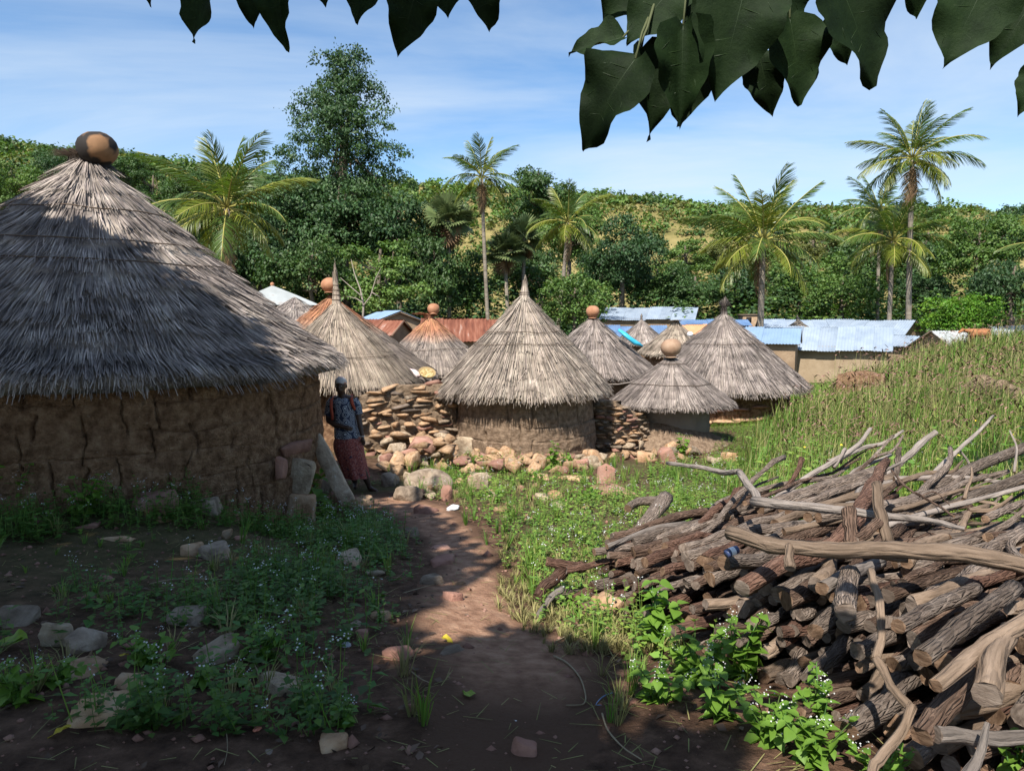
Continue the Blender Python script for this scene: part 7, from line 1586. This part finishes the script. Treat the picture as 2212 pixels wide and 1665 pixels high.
def cloth_rings(name, rings, mat, n=36, wob=.012, seed=1, thick=True):
    """rings: (centre x, y, z, half width, half depth)"""
    a = np.linspace(0, 2 * math.pi, n, endpoint=False); V = []
    for k, (x, y, z, hw, hd) in enumerate(rings):
        q = 1 + wob / max(hw, .05) * np.sin(a * 7 + k * .5 + seed) * (k / len(rings)); V.append(np.stack([x + np.cos(a) * hw * q, y + np.sin(a) * hd * q, np.full(n, z) + .004 * np.sin(a * 5 + k)], 1))
    V = np.concatenate(V); Q = [(k * n + s, k * n + (s + 1) % n, (k + 1) * n + (s + 1) % n, (k + 1) * n + s) for k in range(len(rings) - 1) for s in range(n)]
    me = mesh_np(name, V, np.array(Q), [mat], True); o = obj(name, me, woman); m = o.modifiers.new('sub', 'SUBSURF'); m.levels = m.render_levels = 1; return o
def rg(cx_, cy_, hw, hd, y=0.0): p = cp(cx_, cy_, y); return (p[0], p[1], p[2], hw / 866, hd)
cloth_rings('blouse', [rg(306, 362, 62, .075, .0), rg(308, 380, 105, .10), rg(312, 410, 138, .125), rg(318, 500, 136, .15), rg(325, 600, 128, .15), rg(335, 700, 132, .148), rg(345, 790, 146, .16), rg(350, 852, 152, .168)], M_blouse, seed=2)
for pts, rad in (([cp(215, 395), cp(168, 440), cp(148, 520), cp(138, 580)], [.07, .071, .066, .066]), ([cp(425, 390), cp(462, 450), cp(480, 510), cp(490, 565)], [.068, .069, .064, .063])):
    m2 = MB(); m2.tube(np.array(pts), rad, 16, cap=False); obj('sleeve', m2.mesh('sleeve', [M_blouse], True), woman)
cloth_rings('wrap_skirt', [rg(345, 775, 120, .13), rg(352, 845, 140, .152), rg(356, 880, 162, .17), rg(362, 960, 182, .18), rg(375, 1050, 178, .175), rg(400, 1150, 165, .17), rg(430, 1250, 155, .165), rg(460, 1345, 148, .165)], M_skirt, wob=.016, seed=3)
m2 = MB(); D, F = ICO[3]; V = D * np.array([.082, .10, .10]); V = V[:]; m2.add(np.where(V[:, 2:3] < -.005, V * np.array([1, 1, .12]), V) + cp(292, 190, -.015), F); obj('headscarf', m2.mesh('headscarf', [M_scarf], True), woman)
for pts in ([cp(205, 350, .05), cp(185, 390, -.07), cp(195, 470, -.125), cp(205, 590, -.12), cp(190, 660, -.06)], [cp(405, 335, .05), cp(425, 385, -.075), cp(440, 440, -.10), cp(458, 500, -.06), cp(470, 520, 0)]):
    m2 = MB(); m2.tube(np.array(pts), [.014, .017, .017, .015, .012], 8, flat=1.3); obj('strap', m2.mesh('strap', [M_strap], True), woman)
a = np.linspace(0, 2 * math.pi, 25); m2 = MB(); m2.tube(np.stack([cp(300, 350)[0] + np.cos(a) * .07, -.03 + np.sin(a) * .085, cp(300, 352)[2] - .035 * (1 - np.sin(a))], 1), .006, 6, cap=False); obj('necklace', m2.mesh('necklace', [M_bead], True), woman)
m2 = MB(); c0 = cp(545, 828, -.07); m2.tube(np.stack([c0[0] + np.cos(a) * .03, c0[1] + np.sin(a) * .03, np.full(25, c0[2])], 1), .006, 6, cap=False); obj('bracelet', m2.mesh('bracelet', [M_bead], True), woman)
M_eye = pmat('eye_white', [(.55, .52, .48), (.6, .57, .53)], 4, 2, .3)
for s_ in (-1, 1): V = ICO[2][0] * np.array([.008, .004, .0035]) + cp(292, 218, -.114) + np.array([s_ * .03, .004 if s_ else 0, 0]); obj('eye', mesh_np('eye', V, ICO[2][1], [M_eye], True), woman)

# ------------------------------------------------------------------ brown goat grazing on the slope
M_goat = pmat('goat_hair', [(.22, .085, .035), (.32, .135, .06), (.38, .17, .08)], 5, 4, .8, spec=.2)
gp = at(2112, 755, 28); gp[2] = at(2112, 752, 28)[2]; goat = empty('goat', gp, 'reddish brown goat standing in the tall grass before the whitish tin roof', 'animal'); mb = MB()
limb([(-.36, 0, .62), (-.2, 0, .60), (0, 0, .58), (.2, 0, .60), (.38, 0, .62)], [.14, .17, .18, .175, .13], 14); limb([(-.36, 0, .66), (-.52, -.02, .68), (-.68, -.04, .70)], [.10, .075, .065]); limb([(-.66, -.04, .71), (-.76, -.05, .66), (-.86, -.05, .60)], [.07, .058, .034])
for s_ in (-1, 1): limb([(-.68, s_ * .04 - .04, .75), (-.65, s_ * .11 - .04, .72)], [.02, .028], 6); limb([(-.70, s_ * .03 - .04, .76), (-.62, s_ * .04 - .04, .86)], [.014, .006], 6)
for s_ in (-1, 1):
    limb([(-.30, s_ * .09, .55), (-.31, s_ * .09, .36), (-.29, s_ * .09, .20), (-.30, s_ * .09, .0)], [.075, .042, .03, .026]); limb([(.32, s_ * .09, .56), (.27, s_ * .09, .40), (.37, s_ * .09, .24), (.35, s_ * .09, .0)], [.10, .06, .032, .027])
limb([(.40, 0, .68), (.46, 0, .72), (.49, 0, .66)], [.03, .02, .012], 6)
gb = obj('body', mb.mesh('body', [M_goat], True), goat); md = gb.modifiers.new('remesh', 'REMESH'); md.mode = 'VOXEL'; md.voxel_size = .015; md.use_smooth_shade = True; sm = gb.modifiers.new('smooth', 'SMOOTH'); sm.iterations = 3
